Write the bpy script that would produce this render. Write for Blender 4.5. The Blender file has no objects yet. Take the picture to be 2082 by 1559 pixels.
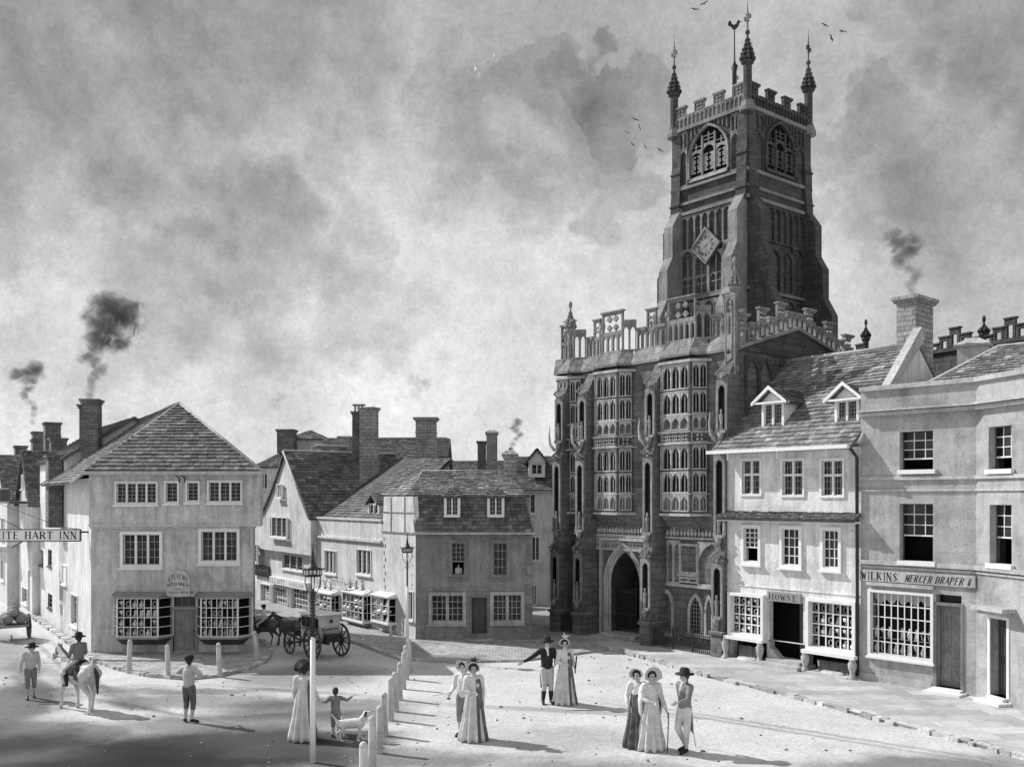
import bpy, math, random
from mathutils import Vector, Matrix
V = Vector
PI = math.pi
random.seed(7)
SC = bpy.context.scene
# ---------------------------------------------------------------- camera
FP, HX, HY, CH = 1950.0, 1041.0, 1010.0, 5.4     # focal length in px of a 2082 px wide picture, horizon, eye height
cam_d = bpy.data.cameras.new('camera'); cam = bpy.data.objects.new('camera', cam_d)
SC.collection.objects.link(cam); SC.camera = cam
cam.location = (0, 0, CH); cam.rotation_euler = (PI/2, 0, 0)
cam_d.sensor_width = 36; cam_d.lens = 36*FP/2082
cam_d.shift_y = (HY-779.5)/2082
cam_d.clip_end = 3000
# ---------------------------------------------------------------- light
SUN_AZ = math.radians(-64)      # where the sun stands, measured from the view direction, negative = left
SUN_EL = math.radians(40)
sd = V((math.sin(SUN_AZ)*math.cos(SUN_EL), math.cos(SUN_AZ)*math.cos(SUN_EL), math.sin(SUN_EL)))
sun_l = bpy.data.lights.new('sun', 'SUN'); sun = bpy.data.objects.new('sun', sun_l)
SC.collection.objects.link(sun); sun.location = (-30, 20, 40)
sun.rotation_euler = sd.to_track_quat('Z', 'Y').to_euler()
sun_l.energy = 5.0; sun_l.angle = math.radians(.6); sun_l.color = (1, .995, .985)
SC.view_settings.view_transform = 'Standard'; SC.view_settings.look = 'None'
SC.view_settings.exposure = -0.05; SC.view_settings.gamma = 1
SC.cycles.max_bounces = 5; SC.cycles.diffuse_bounces = 3; SC.cycles.glossy_bounces = 2
SC.cycles.transparent_max_bounces = 8; SC.cycles.volume_bounces = 1
SC.cycles.volume_step_rate = 2; SC.cycles.use_denoising = True

def world():
    w = bpy.data.worlds.new('World'); SC.world = w; w.use_nodes = True
    nt = w.node_tree; N = nt.nodes; L = nt.links; N.clear()
    out = N.new('ShaderNodeOutputWorld'); bg = N.new('ShaderNodeBackground'); L.new(bg.outputs[0], out.inputs[0])
    sky = N.new('ShaderNodeTexSky'); sky.sky_type = 'NISHITA'; sky.sun_disc = False
    sky.sun_elevation = SUN_EL; sky.sun_rotation = SUN_AZ; sky.dust_density = 2.5; sky.air_density = 1.2
    bw = N.new('ShaderNodeRGBToBW'); L.new(sky.outputs[0], bw.inputs[0])
    tc = N.new('ShaderNodeTexCoord')
    def math_(op, a, b=None, c=None):
        n = N.new('ShaderNodeMath'); n.operation = op
        for i, x in enumerate((a, b, c)):
            if x is None: continue
            if isinstance(x, (int, float)): n.inputs[i].default_value = x
            else: L.new(x, n.inputs[i])
        return n.outputs[0]
    def noise(scale, det, vec, rough=.55, dist=0):
        n = N.new('ShaderNodeTexNoise'); n.inputs['Scale'].default_value = scale; n.inputs['Detail'].default_value = det
        n.inputs['Roughness'].default_value = rough; n.inputs['Distortion'].default_value = dist
        L.new(vec, n.inputs['Vector']); return n
    d = tc.outputs['Generated']
    warp = noise(7, 5, d, .6)
    sub = N.new('ShaderNodeVectorMath'); sub.operation = 'SUBTRACT'; L.new(warp.outputs['Color'], sub.inputs[0]); sub.inputs[1].default_value = (.5, .5, .5)
    sc_ = N.new('ShaderNodeVectorMath'); sc_.operation = 'SCALE'; L.new(sub.outputs[0], sc_.inputs[0]); sc_.inputs['Scale'].default_value = .16
    dw = N.new('ShaderNodeVectorMath'); dw.operation = 'ADD'; L.new(d, dw.inputs[0]); L.new(sc_.outputs[0], dw.inputs[1])
    # cumulus banks standing in given directions of the sky: (direction by picture column and row, radius, darkness, edge)
    banks = [(960, 285, .05, .18, .4), (1060, 250, .06, .15, .6), (1120, 225, .05, .2, .3), (1220, 190, .04, .14, .3), (1180, 300, .07, .2, .7), (1250, 390, .06, .22, .5), (1290, 470, .05, .16, .6), (880, 190, .05, .16, .8), (1000, 380, .07, .18, .9),
             (1850, 220, .05, .22, .3), (1760, 270, .05, .18, .35), (1930, 250, .07, .2, .5), (1700, 330, .05, .2, .35), (1800, 350, .08, .22, .8), (1980, 350, .07, .22, .8), (1720, 400, .05, .16, .4), (2060, 130, .14, .16, .9),
             (430, 480, .12, .34, .9), (560, 560, .10, .3, .8), (330, 560, .09, .28, .9), (700, 620, .08, .22, .8), (740, 500, .07, .2, .8),
             (120, 60, .22, .40, 1.), (420, 40, .17, .30, 1.), (30, 330, .1, .2, 1.), (1250, 200, .05, .3, .3), (1560, 480, .07, .15, .9),
             (2000, 480, .1, .16, 1.), (250, 700, .07, .22, .9), (2040, 20, .12, .3, 1.), (20, 700, .08, .2, 1.), (640, 330, .06, .12, .9)]
    dens = None
    vo = N.new('ShaderNodeTexVoronoi'); vo.feature = 'SMOOTH_F1'; vo.inputs['Scale'].default_value = 15; vo.inputs['Smoothness'].default_value = .25; L.new(dw.outputs[0], vo.inputs['Vector'])
    puff = math_('MULTIPLY', math_('SUBTRACT', vo.outputs['Distance'], .4), .09)
    for (px, py, r, k, e) in banks:
        c = V(((px-HX)/FP, 1, (HY-py)/FP)).normalized()
        dn = N.new('ShaderNodeVectorMath'); dn.operation = 'DISTANCE'; L.new(dw.outputs[0], dn.inputs[0]); dn.inputs[1].default_value = c
        mr = N.new('ShaderNodeMapRange'); mr.interpolation_type = 'SMOOTHSTEP'; L.new(math_('ADD', dn.outputs['Value'], puff), mr.inputs[0])
        mr.inputs[1].default_value = r*1.15; mr.inputs[2].default_value = r*(1.15-e*.7); mr.inputs[3].default_value = 0; mr.inputs[4].default_value = k
        dens = mr.outputs[0] if dens is None else math_('MAXIMUM', math_('MULTIPLY', dens, 1.0), math_('MULTIPLY_ADD', dens, .45, mr.outputs[0]))
    n3 = noise(11, 6, d, .6, .3)
    dens = math_('MULTIPLY', dens, math_('MULTIPLY_ADD', n3.outputs[0], 1.9, .0))
    sx = N.new('ShaderNodeSeparateXYZ'); L.new(d, sx.inputs[0])
    n1 = noise(3.2, 8, d, .62, .4); n2 = noise(60, 3, d, .7)
    base = N.new('ShaderNodeMapRange'); L.new(n1.outputs[0], base.inputs[0])
    base.inputs[1].default_value = .34; base.inputs[2].default_value = .68; base.inputs[3].default_value = 1.2; base.inputs[4].default_value = .72
    t = math_('MULTIPLY', base.outputs[0], math_('SUBTRACT', 1.0, dens))
    fine = math_('MULTIPLY', math_('MULTIPLY_ADD', n2.outputs[0], .5, .75), math_('MULTIPLY_ADD', noise(260, 2, d, .8).outputs[0], .4, .8))
    t = math_('MULTIPLY', t, fine)
    el = N.new('ShaderNodeMapRange'); L.new(sx.outputs[2], el.inputs[0])
    for i, q in enumerate((.02, .42, 1.38, .88)): el.inputs[1+i].default_value = q
    t = math_('MULTIPLY', t, el.outputs[0])
    # an evenly overcast veil under which the sky texture shows through
    v = math_('MULTIPLY_ADD', math_('MINIMUM', bw.outputs[0], 9.0), .25, 5.3)
    v = math_('MULTIPLY', v, t)
    cc = N.new('ShaderNodeCombineColor')
    for i in range(3): L.new(v, cc.inputs[i])
    L.new(cc.outputs[0], bg.inputs[0]); bg.inputs[1].default_value = .10
world()

# ---------------------------------------------------------------- helpers
def G(px, py):
    d = FP*CH/(py-HY); return V(((px-HX)*d/FP, d, 0))
def P(px, py, d): return V(((px-HX)*d/FP, d, CH+(HY-py)*d/FP))
class Fr:
    """a vertical frame: x along a wall from A to B, y into the wall, z up"""
    def __init__(s, A, B):
        s.A = V((A[0], A[1], 0)); u = V((B[0]-A[0], B[1]-A[1], 0)); s.len = u.length
        s.u = u.normalized(); s.i = V((-s.u.y, s.u.x, 0))
    def w(s, p): return s.A + s.u*p[0] + s.i*p[1] + V((0, 0, p[2]))
    def hit(s, px, py, y=0):
        D = V(((px-HX)/FP, 1, 0)); t = (y + s.A.dot(s.i))/D.dot(s.i); q = D*t
        return (q-s.A).dot(s.u), CH+(HY-py)/FP*t
    def rect(s, x0, y0, x1, y1, y=0):
        a = s.hit(x0, y0, y)[0]; b = s.hit(x1, y0, y)[0]; m = (x0+x1)/2
        return (a, b, s.hit(m, y1, y)[1], s.hit(m, y0, y)[1])
    def sub(s, x0, y0, x1, y1): return Fr(s.w((x0, y0, 0)), s.w((x1, y1, 0)))
WF = Fr((0, 0), (1, 0))
def root_of(o):
    while o.parent: o = o.parent
    return o
def link(o): SC.collection.objects.link(o); return o
def thing(name, label, cat, loc=(0, 0, 0), group=None):
    o = link(bpy.data.objects.new(name, None)); o.location = loc; o.empty_display_size = .2
    tag(o, label, cat, group); return o
def tag(o, label=None, cat=None, group=None, kind=None):
    if label: o['label'] = label
    if cat: o['category'] = cat
    if group: o['group'] = group
    if kind: o['kind'] = kind
    return o
class MB:
    def __init__(s, fr=None):
        s.fr = fr or WF; s.v = []; s.f = []; s.uv = []; s.t = []; s.sm = []; s.tone = 1.0
    def face(s, pts, tone=None):
        pts = [V(p) for p in pts]
        n = V((0, 0, 0))
        for i in range(len(pts)):
            a = pts[i]; b = pts[(i+1) % len(pts)]
            n += V(((a.y-b.y)*(a.z+b.z), (a.z-b.z)*(a.x+b.x), (a.x-b.x)*(a.y+b.y)))
        ax = max(range(3), key=lambda k: abs(n[k]))
        k = len(s.v)
        for p in pts:
            s.v.append(s.fr.w(p)); s.uv.append((p.y, p.z) if ax == 0 else (p.x, p.z) if ax == 1 else (p.x, p.y))
        s.f.append(tuple(range(k, k+len(pts)))); s.t.append(s.tone if tone is None else tone); s.sm.append(False)
    def box(s, x0, x1, y0, y1, z0, z1, tone=None):
        if x1 < x0: x0, x1 = x1, x0
        if y1 < y0: y0, y1 = y1, y0
        if z1 < z0: z0, z1 = z1, z0
        a = [(x0, y0, z0), (x1, y0, z0), (x1, y1, z0), (x0, y1, z0), (x0, y0, z1), (x1, y0, z1), (x1, y1, z1), (x0, y1, z1)]
        for q in ((0, 3, 2, 1), (4, 5, 6, 7), (0, 1, 5, 4), (1, 2, 6, 5), (2, 3, 7, 6), (3, 0, 4, 7)): s.face([a[i] for i in q], tone)
    def hexa(s, a, tone=None):
        """eight corners: bottom four counter-clockwise from above, then top four"""
        for q in ((0, 3, 2, 1), (4, 5, 6, 7), (0, 1, 5, 4), (1, 2, 6, 5), (2, 3, 7, 6), (3, 0, 4, 7)): s.face([a[i] for i in q], tone)
    def prism(s, poly, y0, y1, tone=None):
        """poly in x,z (counter-clockwise seen from the front), pushed from y0 to y1"""
        n = len(poly)
        s.face([(p[0], y0, p[1]) for p in poly], tone); s.face([(p[0], y1, p[1]) for p in reversed(poly)], tone)
        for i in range(n):
            a = poly[i]; b = poly[(i+1) % n]
            s.face([(a[0], y0, a[1]), (a[0], y1, a[1]), (b[0], y1, b[1]), (b[0], y0, b[1])], tone)
    def slab(s, poly, z0, z1, tone=None):
        n = len(poly)
        s.face([(p[0], p[1], z1) for p in poly], tone); s.face([(p[0], p[1], z0) for p in reversed(poly)], tone)
        for i in range(n):
            a = poly[i]; b = poly[(i+1) % n]
            s.face([(a[0], a[1], z0), (b[0], b[1], z0), (b[0], b[1], z1), (a[0], a[1], z1)], tone)
    def grid(s, rows, closed=True, smooth=True, tone=None):
        """rows of points joined into a skin; each row a ring"""
        k = len(s.v); n = len(rows[0])
        for r in rows:
            for j, p in enumerate(r):
                s.v.append(s.fr.w(p)); s.uv.append((j/n, p[2]))
        for i in range(len(rows)-1):
            for j in range(n if closed else n-1):
                a = k+i*n+j; b = k+i*n+(j+1) % n
                s.f.append((a, b, b+n, a+n)); s.t.append(s.tone if tone is None else tone); s.sm.append(smooth)
        return k, n
    def tube(s, pts, rad, n=8, caps=True, smooth=True, flat=1.0):
        pts = [V(p) for p in pts]
        if not isinstance(rad, (list, tuple)): rad = [rad]*len(pts)
        rows = []; up = V((0, 0, 1))
        for i, p in enumerate(pts):
            t = (pts[min(i+1, len(pts)-1)]-pts[max(i-1, 0)]).normalized()
            ref = up if abs(t.z) < .9 else V((0, 1, 0))
            a = t.cross(ref).normalized(); b = a.cross(t).normalized()
            rows.append([p + a*math.cos(2*PI*j/n)*rad[i] + b*math.sin(2*PI*j/n)*rad[i]*flat for j in range(n)])
        k, n = s.grid(rows, True, smooth)
        if caps:
            s.f.append(tuple(range(k+n-1, k-1, -1))); s.t.append(s.tone); s.sm.append(False)
            e = k+(len(pts)-1)*n
            s.f.append(tuple(range(e, e+n))); s.t.append(s.tone); s.sm.append(False)
    def lathe(s, cx, cy, prof, n=12, smooth=True, sq=0, ph=0, fx=1, fy=1):
        """prof: (radius, z). sq=1 for a square section turned 45 degrees"""
        rows = []
        for r, z in prof:
            rows.append([V((cx+fx*r*math.cos(2*PI*j/n+ph), cy+fy*r*math.sin(2*PI*j/n+ph), z)) for j in range(n)])
        k, n = s.grid(rows, True, smooth)
        s.f.append(tuple(range(k+n-1, k-1, -1))); s.t.append(s.tone); s.sm.append(False)
        e = k+(len(prof)-1)*n
        s.f.append(tuple(range(e, e+n))); s.t.append(s.tone); s.sm.append(False)
    def build(s, name, mat, par=None, origin=None):
        if origin is None: origin = root_of(par).location if par else V((0, 0, 0))
        origin = V(origin)
        me = bpy.data.meshes.new(name)
        me.from_pydata([p-origin for p in s.v], [], s.f)
        uvd = []; cd = []
        for f, t in zip(s.f, s.t):
            for vi in f:
                uvd += s.uv[vi]; cd += [t, t, t, 1]
        me.uv_layers.new(name='UVMap'); me.uv_layers['UVMap'].data.foreach_set('uv', uvd)
        me.color_attributes.new('tone', 'FLOAT_COLOR', 'CORNER'); me.color_attributes['tone'].data.foreach_set('color', cd)
        me.polygons.foreach_set('use_smooth', s.sm)
        me.materials.append(mat); me.update()
        o = link(bpy.data.objects.new(name, me))
        if par: o.parent = par
        else: o.location = origin
        return o

# ---------------------------------------------------------------- materials
MATS = {}
def M(name, v, var=.18, scale=1.3, rough=.9, bump=.25, bscale=30, streak=0, brick=None, tone=True, fine=.12, spec=.3, metal=0, dirt=0, bc=(1.22, .78)):
    m = bpy.data.materials.new(name); m.use_nodes = True; nt = m.node_tree; N = nt.nodes; L = nt.links
    b = N['Principled BSDF']; b.inputs['Roughness'].default_value = rough; b.inputs['Specular IOR Level'].default_value = spec
    b.inputs['Metallic'].default_value = metal
    tc = N.new('ShaderNodeTexCoord')
    def nz(scale, det, sx=1, sz=1, rg=.6):
        n = N.new('ShaderNodeTexNoise'); n.inputs['Scale'].default_value = scale; n.inputs['Detail'].default_value = det; n.inputs['Roughness'].default_value = rg
        mp = N.new('ShaderNodeMapping'); mp.inputs['Scale'].default_value = (sx, sx, sz); L.new(tc.outputs['Object'], mp.inputs[0]); L.new(mp.outputs[0], n.inputs['Vector'])
        return n.outputs[0]
    def mp(x, lo, hi, a, c):
        r = N.new('ShaderNodeMapRange'); L.new(x, r.inputs[0])
        for i, q in enumerate((lo, hi, a, c)): r.inputs[1+i].default_value = q
        return r.outputs[0]
    def mul(a, c):
        n = N.new('ShaderNodeMath'); n.operation = 'MULTIPLY'
        for i, x in enumerate((a, c)):
            if isinstance(x, (int, float)): n.inputs[i].default_value = x
            else: L.new(x, n.inputs[i])
        return n.outputs[0]
    fn = nz(bscale, 4)
    val = mul(mul(mp(nz(scale, 6), .3, .7, v*(1-var), v*(1+var)), mp(fn, .3, .7, 1-fine*1.3, 1+fine*1.3)), mp(nz(scale*5+1, 5, 1, .7, .7), .32, .68, 1-var*.7, 1+var*.7))
    hgt = fn
    if streak: val = mul(val, mp(nz(5, 4, 1, .12), .45, .75, 1, 1-streak))
    if dirt: val = mul(val, mp(nz(.7, 7, 1, 1, .7), .5, .68, 1, 1-dirt))
    if brick:
        bw_, bh, mort, mv = brick
        br = N.new('ShaderNodeTexBrick'); L.new(tc.outputs['UV'], br.inputs[0])
        br.inputs['Scale'].default_value = 1; br.inputs['Brick Width'].default_value = bw_; br.inputs['Row Height'].default_value = bh
        br.inputs['Mortar Size'].default_value = mort; br.inputs['Color1'].default_value = (bc[0],)*3+(1,); br.inputs['Color2'].default_value = (bc[1],)*3+(1,)
        br.inputs['Mortar'].default_value = (mv,)*3+(1,); br.inputs['Mortar Smooth'].default_value = .4
        rb = N.new('ShaderNodeRGBToBW'); L.new(br.outputs[0], rb.inputs[0]); val = mul(val, rb.outputs[0])
        ad = N.new('ShaderNodeMath'); ad.operation = 'MULTIPLY_ADD'; L.new(br.outputs['Fac'], ad.inputs[0]); ad.inputs[1].default_value = -1.2; L.new(fn, ad.inputs[2]); hgt = ad.outputs[0]
    if tone:
        at = N.new('ShaderNodeAttribute'); at.attribute_name = 'tone'; val = mul(val, at.outputs['Fac'])
    cc = N.new('ShaderNodeCombineColor')
    for i in range(3): L.new(val, cc.inputs[i])
    L.new(cc.outputs[0], b.inputs['Base Color'])
    if bump:
        bp = N.new('ShaderNodeBump'); bp.inputs['Strength'].default_value = bump; bp.inputs['Distance'].default_value = .03
        L.new(hgt, bp.inputs['Height']); L.new(bp.outputs[0], b.inputs['Normal'])
    MATS[name] = m; return m
WHITE = M('white_limewash', .71, .12, .9, streak=.34, bump=.5, bscale=14, fine=.1, dirt=.28)
PLAST = M('grey_render', .54, .18, .8, streak=.38, bump=.5, bscale=16, fine=.14, dirt=.36)
PLASTL = M('pale_render', .62, .12, .9, streak=.3, bump=.4, bscale=16, fine=.08, dirt=.18)
ROUGHC = M('rough_dark_render', .27, .22, 1.2, streak=.3, bump=.9, bscale=22, fine=.3, dirt=.35)
ASH = M('ashlar', .40, .14, .8, streak=.2, bump=.35, bscale=18, brick=(.85, .3, .005, .93), dirt=.4, bc=(1.07, .94))
STONE = M('church_stone', .16, .22, .9, streak=.3, bump=.6, bscale=12, brick=(.6, .24, .012, .6), fine=.18, dirt=.3)
CTRIM = M('church_dressings', .44, .2, 1.1, streak=.3, bump=.5, bscale=16, fine=.2, dirt=.4)
BUTT = M('buttress_stone', .27, .2, 1.0, streak=.35, bump=.6, bscale=12, brick=(.5, .26, .012, .6), fine=.18, dirt=.35)
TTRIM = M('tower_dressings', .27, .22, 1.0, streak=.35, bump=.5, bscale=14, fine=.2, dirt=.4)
STONED = M('tower_stone_shaded_side', .085, .25, .7, streak=.35, bump=.6, bscale=10, brick=(.7, .27, .014, .6), fine=.2, dirt=.3)
TRIM = M('dressed_stone', .46, .16, 1.2, streak=.2, bump=.4, bscale=18, fine=.14, dirt=.25)
TRIMD = M('dark_dressed_stone', .22, .2, 1.0, streak=.25, bump=.5, bscale=16, fine=.18, dirt=.25)
CHIM = M('chimney_stone', .34, .22, 1.5, streak=.2, bump=.7, bscale=18, brick=(.4, .16, .014, .5), fine=.2)
CHIMD = M('dark_chimney_brick', .17, .25, 1.5, streak=.2, bump=.7, bscale=18, brick=(.3, .11, .012, .55), fine=.25)
TILE = M('stone_tiles', .16, .3, .9, rough=.85, bump=.6, bscale=20, fine=.25, dirt=.3)
TILEL = M('lichened_tiles', .235, .3, .9, rough=.85, bump=.6, bscale=20, fine=.25, dirt=.3)
WPAINT = M('white_paint', .78, .05, 2, rough=.6, bump=.08, fine=.04, streak=.1)
GPAINT = M('grey_paint', .28, .12, 2, rough=.6, bump=.1, fine=.08, streak=.2)
DPAINT = M('dark_paint', .07, .2, 3, rough=.5, bump=.1, fine=.1, streak=.2)
LEAD = M('lead_came', .30, .1, 4, rough=.6, bump=0)
IRON = M('black_iron', .03, .2, 5, rough=.5, bump=.1, spec=.4)
INK = M('sign_lettering', .02, .2, 6, rough=.8, bump=0)
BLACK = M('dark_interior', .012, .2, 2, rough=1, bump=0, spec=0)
WOOD = M('weathered_timber', .26, .25, 3, rough=.8, bump=.4, streak=.35)
WOODL = M('bleached_timber', .55, .18, 3, rough=.8, bump=.4, streak=.3)
GOODS = M('pale_wares', .88, .15, 9, rough=.6, bump=.1)
FLOWER = M('leafy_plants', .06, .4, 20, rough=.7, bump=.2)
POT = M('flower_pot_clay', .35, .2, 9, rough=.8)
BIRD = M('bird_plumage', .03, .3, 9, rough=.7)
BIRDW = M('white_bird_plumage', .75, .2, 9, rough=.7)
KERB = M('kerb_stone', .5, .25, 3, bump=.6, bscale=20, fine=.2)
def glass(name, v, rough=.12, tr=0, spec=.3):
    m = bpy.data.materials.new(name); m.use_nodes = True; nt = m.node_tree; N = nt.nodes; L = nt.links
    b = N['Principled BSDF']; b.inputs['Roughness'].default_value = rough; b.inputs['Base Color'].default_value = (v, v, v, 1)
    b.inputs['Specular IOR Level'].default_value = spec
    if tr:
        mx = N.new('ShaderNodeMixShader'); t = N.new('ShaderNodeBsdfTransparent'); t.inputs[0].default_value = (.85,)*3+(1,); mx.inputs[0].default_value = tr
        L.new(b.outputs[0], mx.inputs[1]); L.new(t.outputs[0], mx.inputs[2]); L.new(mx.outputs[0], N['Material Output'].inputs[0])
    else:
        at = N.new('ShaderNodeAttribute'); at.attribute_name = 'tone'
        ml = N.new('ShaderNodeMath'); ml.operation = 'MULTIPLY'; ml.inputs[1].default_value = v; L.new(at.outputs['Fac'], ml.inputs[0])
        cc = N.new('ShaderNodeCombineColor')
        for i in range(3): L.new(ml.outputs[0], cc.inputs[i])
        L.new(cc.outputs[0], b.inputs['Base Color'])
    return m
GLASS = glass('old_window_glass', .016); DGLASS = glass('dark_leaded_glass', .01, .3, 0, .12); SHOPG = glass('shop_window_glass', .03, .1, .86)

# ---------------------------------------------------------------- architectural builders
def wall_holes(mb, x0, x1, z0, z1, holes, y=0, rev=.16, tone=None):
    """front face of a wall with openings cut through it and their reveals; holes: (x0,x1,z0,z1)"""
    xs = sorted(set([x0, x1]+[min(max(h[k], x0), x1) for h in holes for k in (0, 1)]))
    zs = sorted(set([z0, z1]+[min(max(h[k], z0), z1) for h in holes for k in (2, 3)]))
    for i in range(len(xs)-1):
        for j in range(len(zs)-1):
            a, b, c, d = xs[i], xs[i+1], zs[j], zs[j+1]
            if b-a < 1e-5 or d-c < 1e-5: continue
            mx, mz = (a+b)/2, (c+d)/2
            if any(h[0] < mx < h[1] and h[2] < mz < h[3] for h in holes): continue
            mb.face([(a, y, c), (b, y, c), (b, y, d), (a, y, d)], tone)
    for (a, b, c, d) in holes:
        mb.face([(a, y, c), (a, y, d), (a, y+rev, d), (a, y+rev, c)], tone)
        mb.face([(b, y, d), (b, y, c), (b, y+rev, c), (b, y+rev, d)], tone)
        mb.face([(a, y, d), (b, y, d), (b, y+rev, d), (a, y+rev, d)], tone)
        mb.face([(b, y, c), (a, y, c), (a, y+rev, c), (b, y+rev, c)], tone)
def window(par, fr, r, lights=1, cols=2, rows=4, tr=0, sur=.07, proud=.035, sill=True, depth=.1, mf=None, mb_=None, mull=.05, bar=.016, y=0, name='window', sash=False, shop=False, label=None, opened=0):
    x0, x1, z0, z1 = r; mf = mf or WPAINT; mb_ = mb_ or LEAD
    f = MB(fr)
    if sur:
        f.box(x0-sur, x0, y-proud, y+.02, z0-sur, z1+sur); f.box(x1, x1+sur, y-proud, y+.02, z0-sur, z1+sur)
        f.box(x0, x1, y-proud, y+.02, z1, z1+sur); f.box(x0, x1, y-proud, y+.02, z0-sur, z0)
    e = .025; yi = y+depth
    f.box(x0, x0+e, yi-.05, yi, z0, z1); f.box(x1-e, x1, yi-.05, yi, z0, z1); f.box(x0+e, x1-e, yi-.05, yi, z1-e, z1); f.box(x0+e, x1-e, yi-.05, yi, z0, z0+e)
    w = (x1-x0)/lights
    for i in range(1, lights): f.box(x0+w*i-mull/2, x0+w*i+mull/2, y+.01, yi-.002, z0+.002, z1-.002)
    if tr: f.box(x0+.003, x1-.003, y+.02, yi-.004, z0+(z1-z0)*tr-mull/2, z0+(z1-z0)*tr+mull/2)
    o = f.build(name, mf, par)
    if label: o['label'] = label
    g = MB(fr); rnd = random
    bm = MB(fr)
    zt0 = z0+(z1-z0)*opened
    for i in range(lights):
        a, b = x0+w*i, x0+w*(i+1)
        for c in range(1, cols):
            q = a+(b-a)*c/cols; bm.box(q-bar/2, q+bar/2, yi-.034, yi-.012, zt0, z1-.004)
        for k in range(cols):
            for l in range(rows):
                p0, p1 = a+(b-a)*k/cols, a+(b-a)*(k+1)/cols; q0, q1 = zt0+(z1-zt0)*l/rows, zt0+(z1-zt0)*(l+1)/rows
                t = rnd.uniform(-.006, .006); u = rnd.uniform(-.006, .006)
                yy = yi-.01
                g.face([(p0, yy+t, q0), (p1, yy-t+u, q0), (p1, yy-t, q1), (p0, yy+t-u, q1)], rnd.choice((.4, .7, 1, 1.3, 2.6)))
    for l in range(1, rows):
        q = zt0+(z1-zt0)*l/rows; bm.box(x0+.004, x1-.004, yi-.030, yi-.014, q-bar/2, q+bar/2)
    if opened: bm.box(x0+.01, x1-.01, yi-.04, yi-.012, zt0-.02, zt0+.02)
    pn = g.build('pane', SHOPG if shop else GLASS, o)
    if bm.f: bm.build('glazing_bars', mb_, o)
    if opened: k = MB(fr); k.face([(x0-.25, yi+.45, z0-.2), (x1+.25, yi+.45, z0-.2), (x1+.25, yi+.45, zt0+.1), (x0-.25, yi+.45, zt0+.1)]); k.face([(x0-.25, yi, z0-.03), (x1+.25, yi, z0-.03), (x1+.25, yi+.45, z0-.03), (x0-.25, yi+.45, z0-.03)]); k.face([(x0-.25, yi, zt0+.03), (x1+.25, yi, zt0+.03), (x1+.25, yi+.45, zt0+.03), (x0-.25, yi+.45, zt0+.03)]); k.build('dark_opening', BLACK, o)
    if sill:
        s = MB(fr); s.box(x0-sur-.04, x1+sur+.04, y-proud-.06, y+.02, z0-sur-.06, z0-sur-.002); s.build('sill', mf, o)
    return o
def back_wall(mb, r, y): mb.face([(r[0], y, r[2]), (r[1], y, r[2]), (r[1], y, r[3]), (r[0], y, r[3])])
def tiles(par, fr, poly, mat=None, name='roof', course=.17, tw=.2, sheet=True, label=None, mbx=None):
    """lays courses of stone tiles on a flat convex slope; the first edge of poly is the eaves, seen from outside counter-clockwise"""
    pl = [V(p) for p in poly]; e = (pl[1]-pl[0]).normalized()
    n = V((0, 0, 0))
    for i in range(len(pl)):
        a = pl[i]; b = pl[(i+1) % len(pl)]
        n += V(((a.y-b.y)*(a.z+b.z), (a.z-b.z)*(a.x+b.x), (a.x-b.x)*(a.y+b.y)))
    n.normalize(); s = n.cross(e).normalized(); O = pl[0]
    q = [((p-O).dot(e), (p-O).dot(s)) for p in pl]
    mb = mbx or MB(fr)
    mb.face([p+n*.0 for p in pl], .5)
    mb.face([p-n*.08 for p in reversed(pl)], .5)
    for i in range(len(pl)):
        a, b = pl[i], pl[(i+1) % len(pl)]; mb.face([a-n*.08, b-n*.08, b, a], .7)
    vmax = max(b for a, b in q); v = 0.0; ci = 0
    def span(vv):
        xs = []
        for i in range(len(q)):
            (a0, b0), (a1, b1) = q[i], q[(i+1) % len(q)]
            if (b0-vv)*(b1-vv) < 0: xs.append(a0+(a1-a0)*(vv-b0)/(b1-b0))
        return (min(xs), max(xs)) if len(xs) >= 2 else None
    while v < vmax-.03:
        h = min(course*(1.1-.35*v/max(vmax, .1)), vmax-v)
        sp0 = span(v+.003); sp1 = span(v+h-.003)
        if sp0 and sp1:
            lo0, hi0 = sp0; lo1, hi1 = sp1; x = min(lo0, lo1)-random.random()*tw; hi = max(hi0, hi1)
            while x < hi:
                wd = tw*random.uniform(.7, 1.35); x2 = x+wd
                def cl(t, a, b): return min(max(t, a), b)
                a0, b0 = cl(x, lo0, hi0), cl(x2-.012, lo0, hi0); a1, b1 = cl(x, lo1, hi1), cl(x2-.012, lo1, hi1)
                if b0-a0 > .02 or b1-a1 > .02:
                    dz = random.uniform(-.014, .014); li = .038+random.uniform(-.008, .016)
                    p = [O+e*a0+s*(v+dz)+n*li, O+e*b0+s*(v+dz)+n*li, O+e*b1+s*(v+h+.01)+n*.008, O+e*a1+s*(v+h+.01)+n*.008]
                    t = random.uniform(.6, 1.25)*(1.5 if random.random() < .09 else 1)
                    mb.face(p, t)
                    z0_ = [O+e*a0+s*(v+dz)-n*.01, O+e*b0+s*(v+dz)-n*.01]
                    mb.face([z0_[0], z0_[1], p[1], p[0]], t*.8)
                    mb.face([z0_[1], O+e*b1+s*(v+h)-n*.01, p[2], p[1]], t*.8); mb.face([O+e*a1+s*(v+h)-n*.01, z0_[0], p[0], p[3]], t*.8)
                x = x2
        v += h; ci += 1
    if mbx: return None
    o = mb.build(name, mat or TILE, par)
    if label: o['label'] = label
    return o
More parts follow.
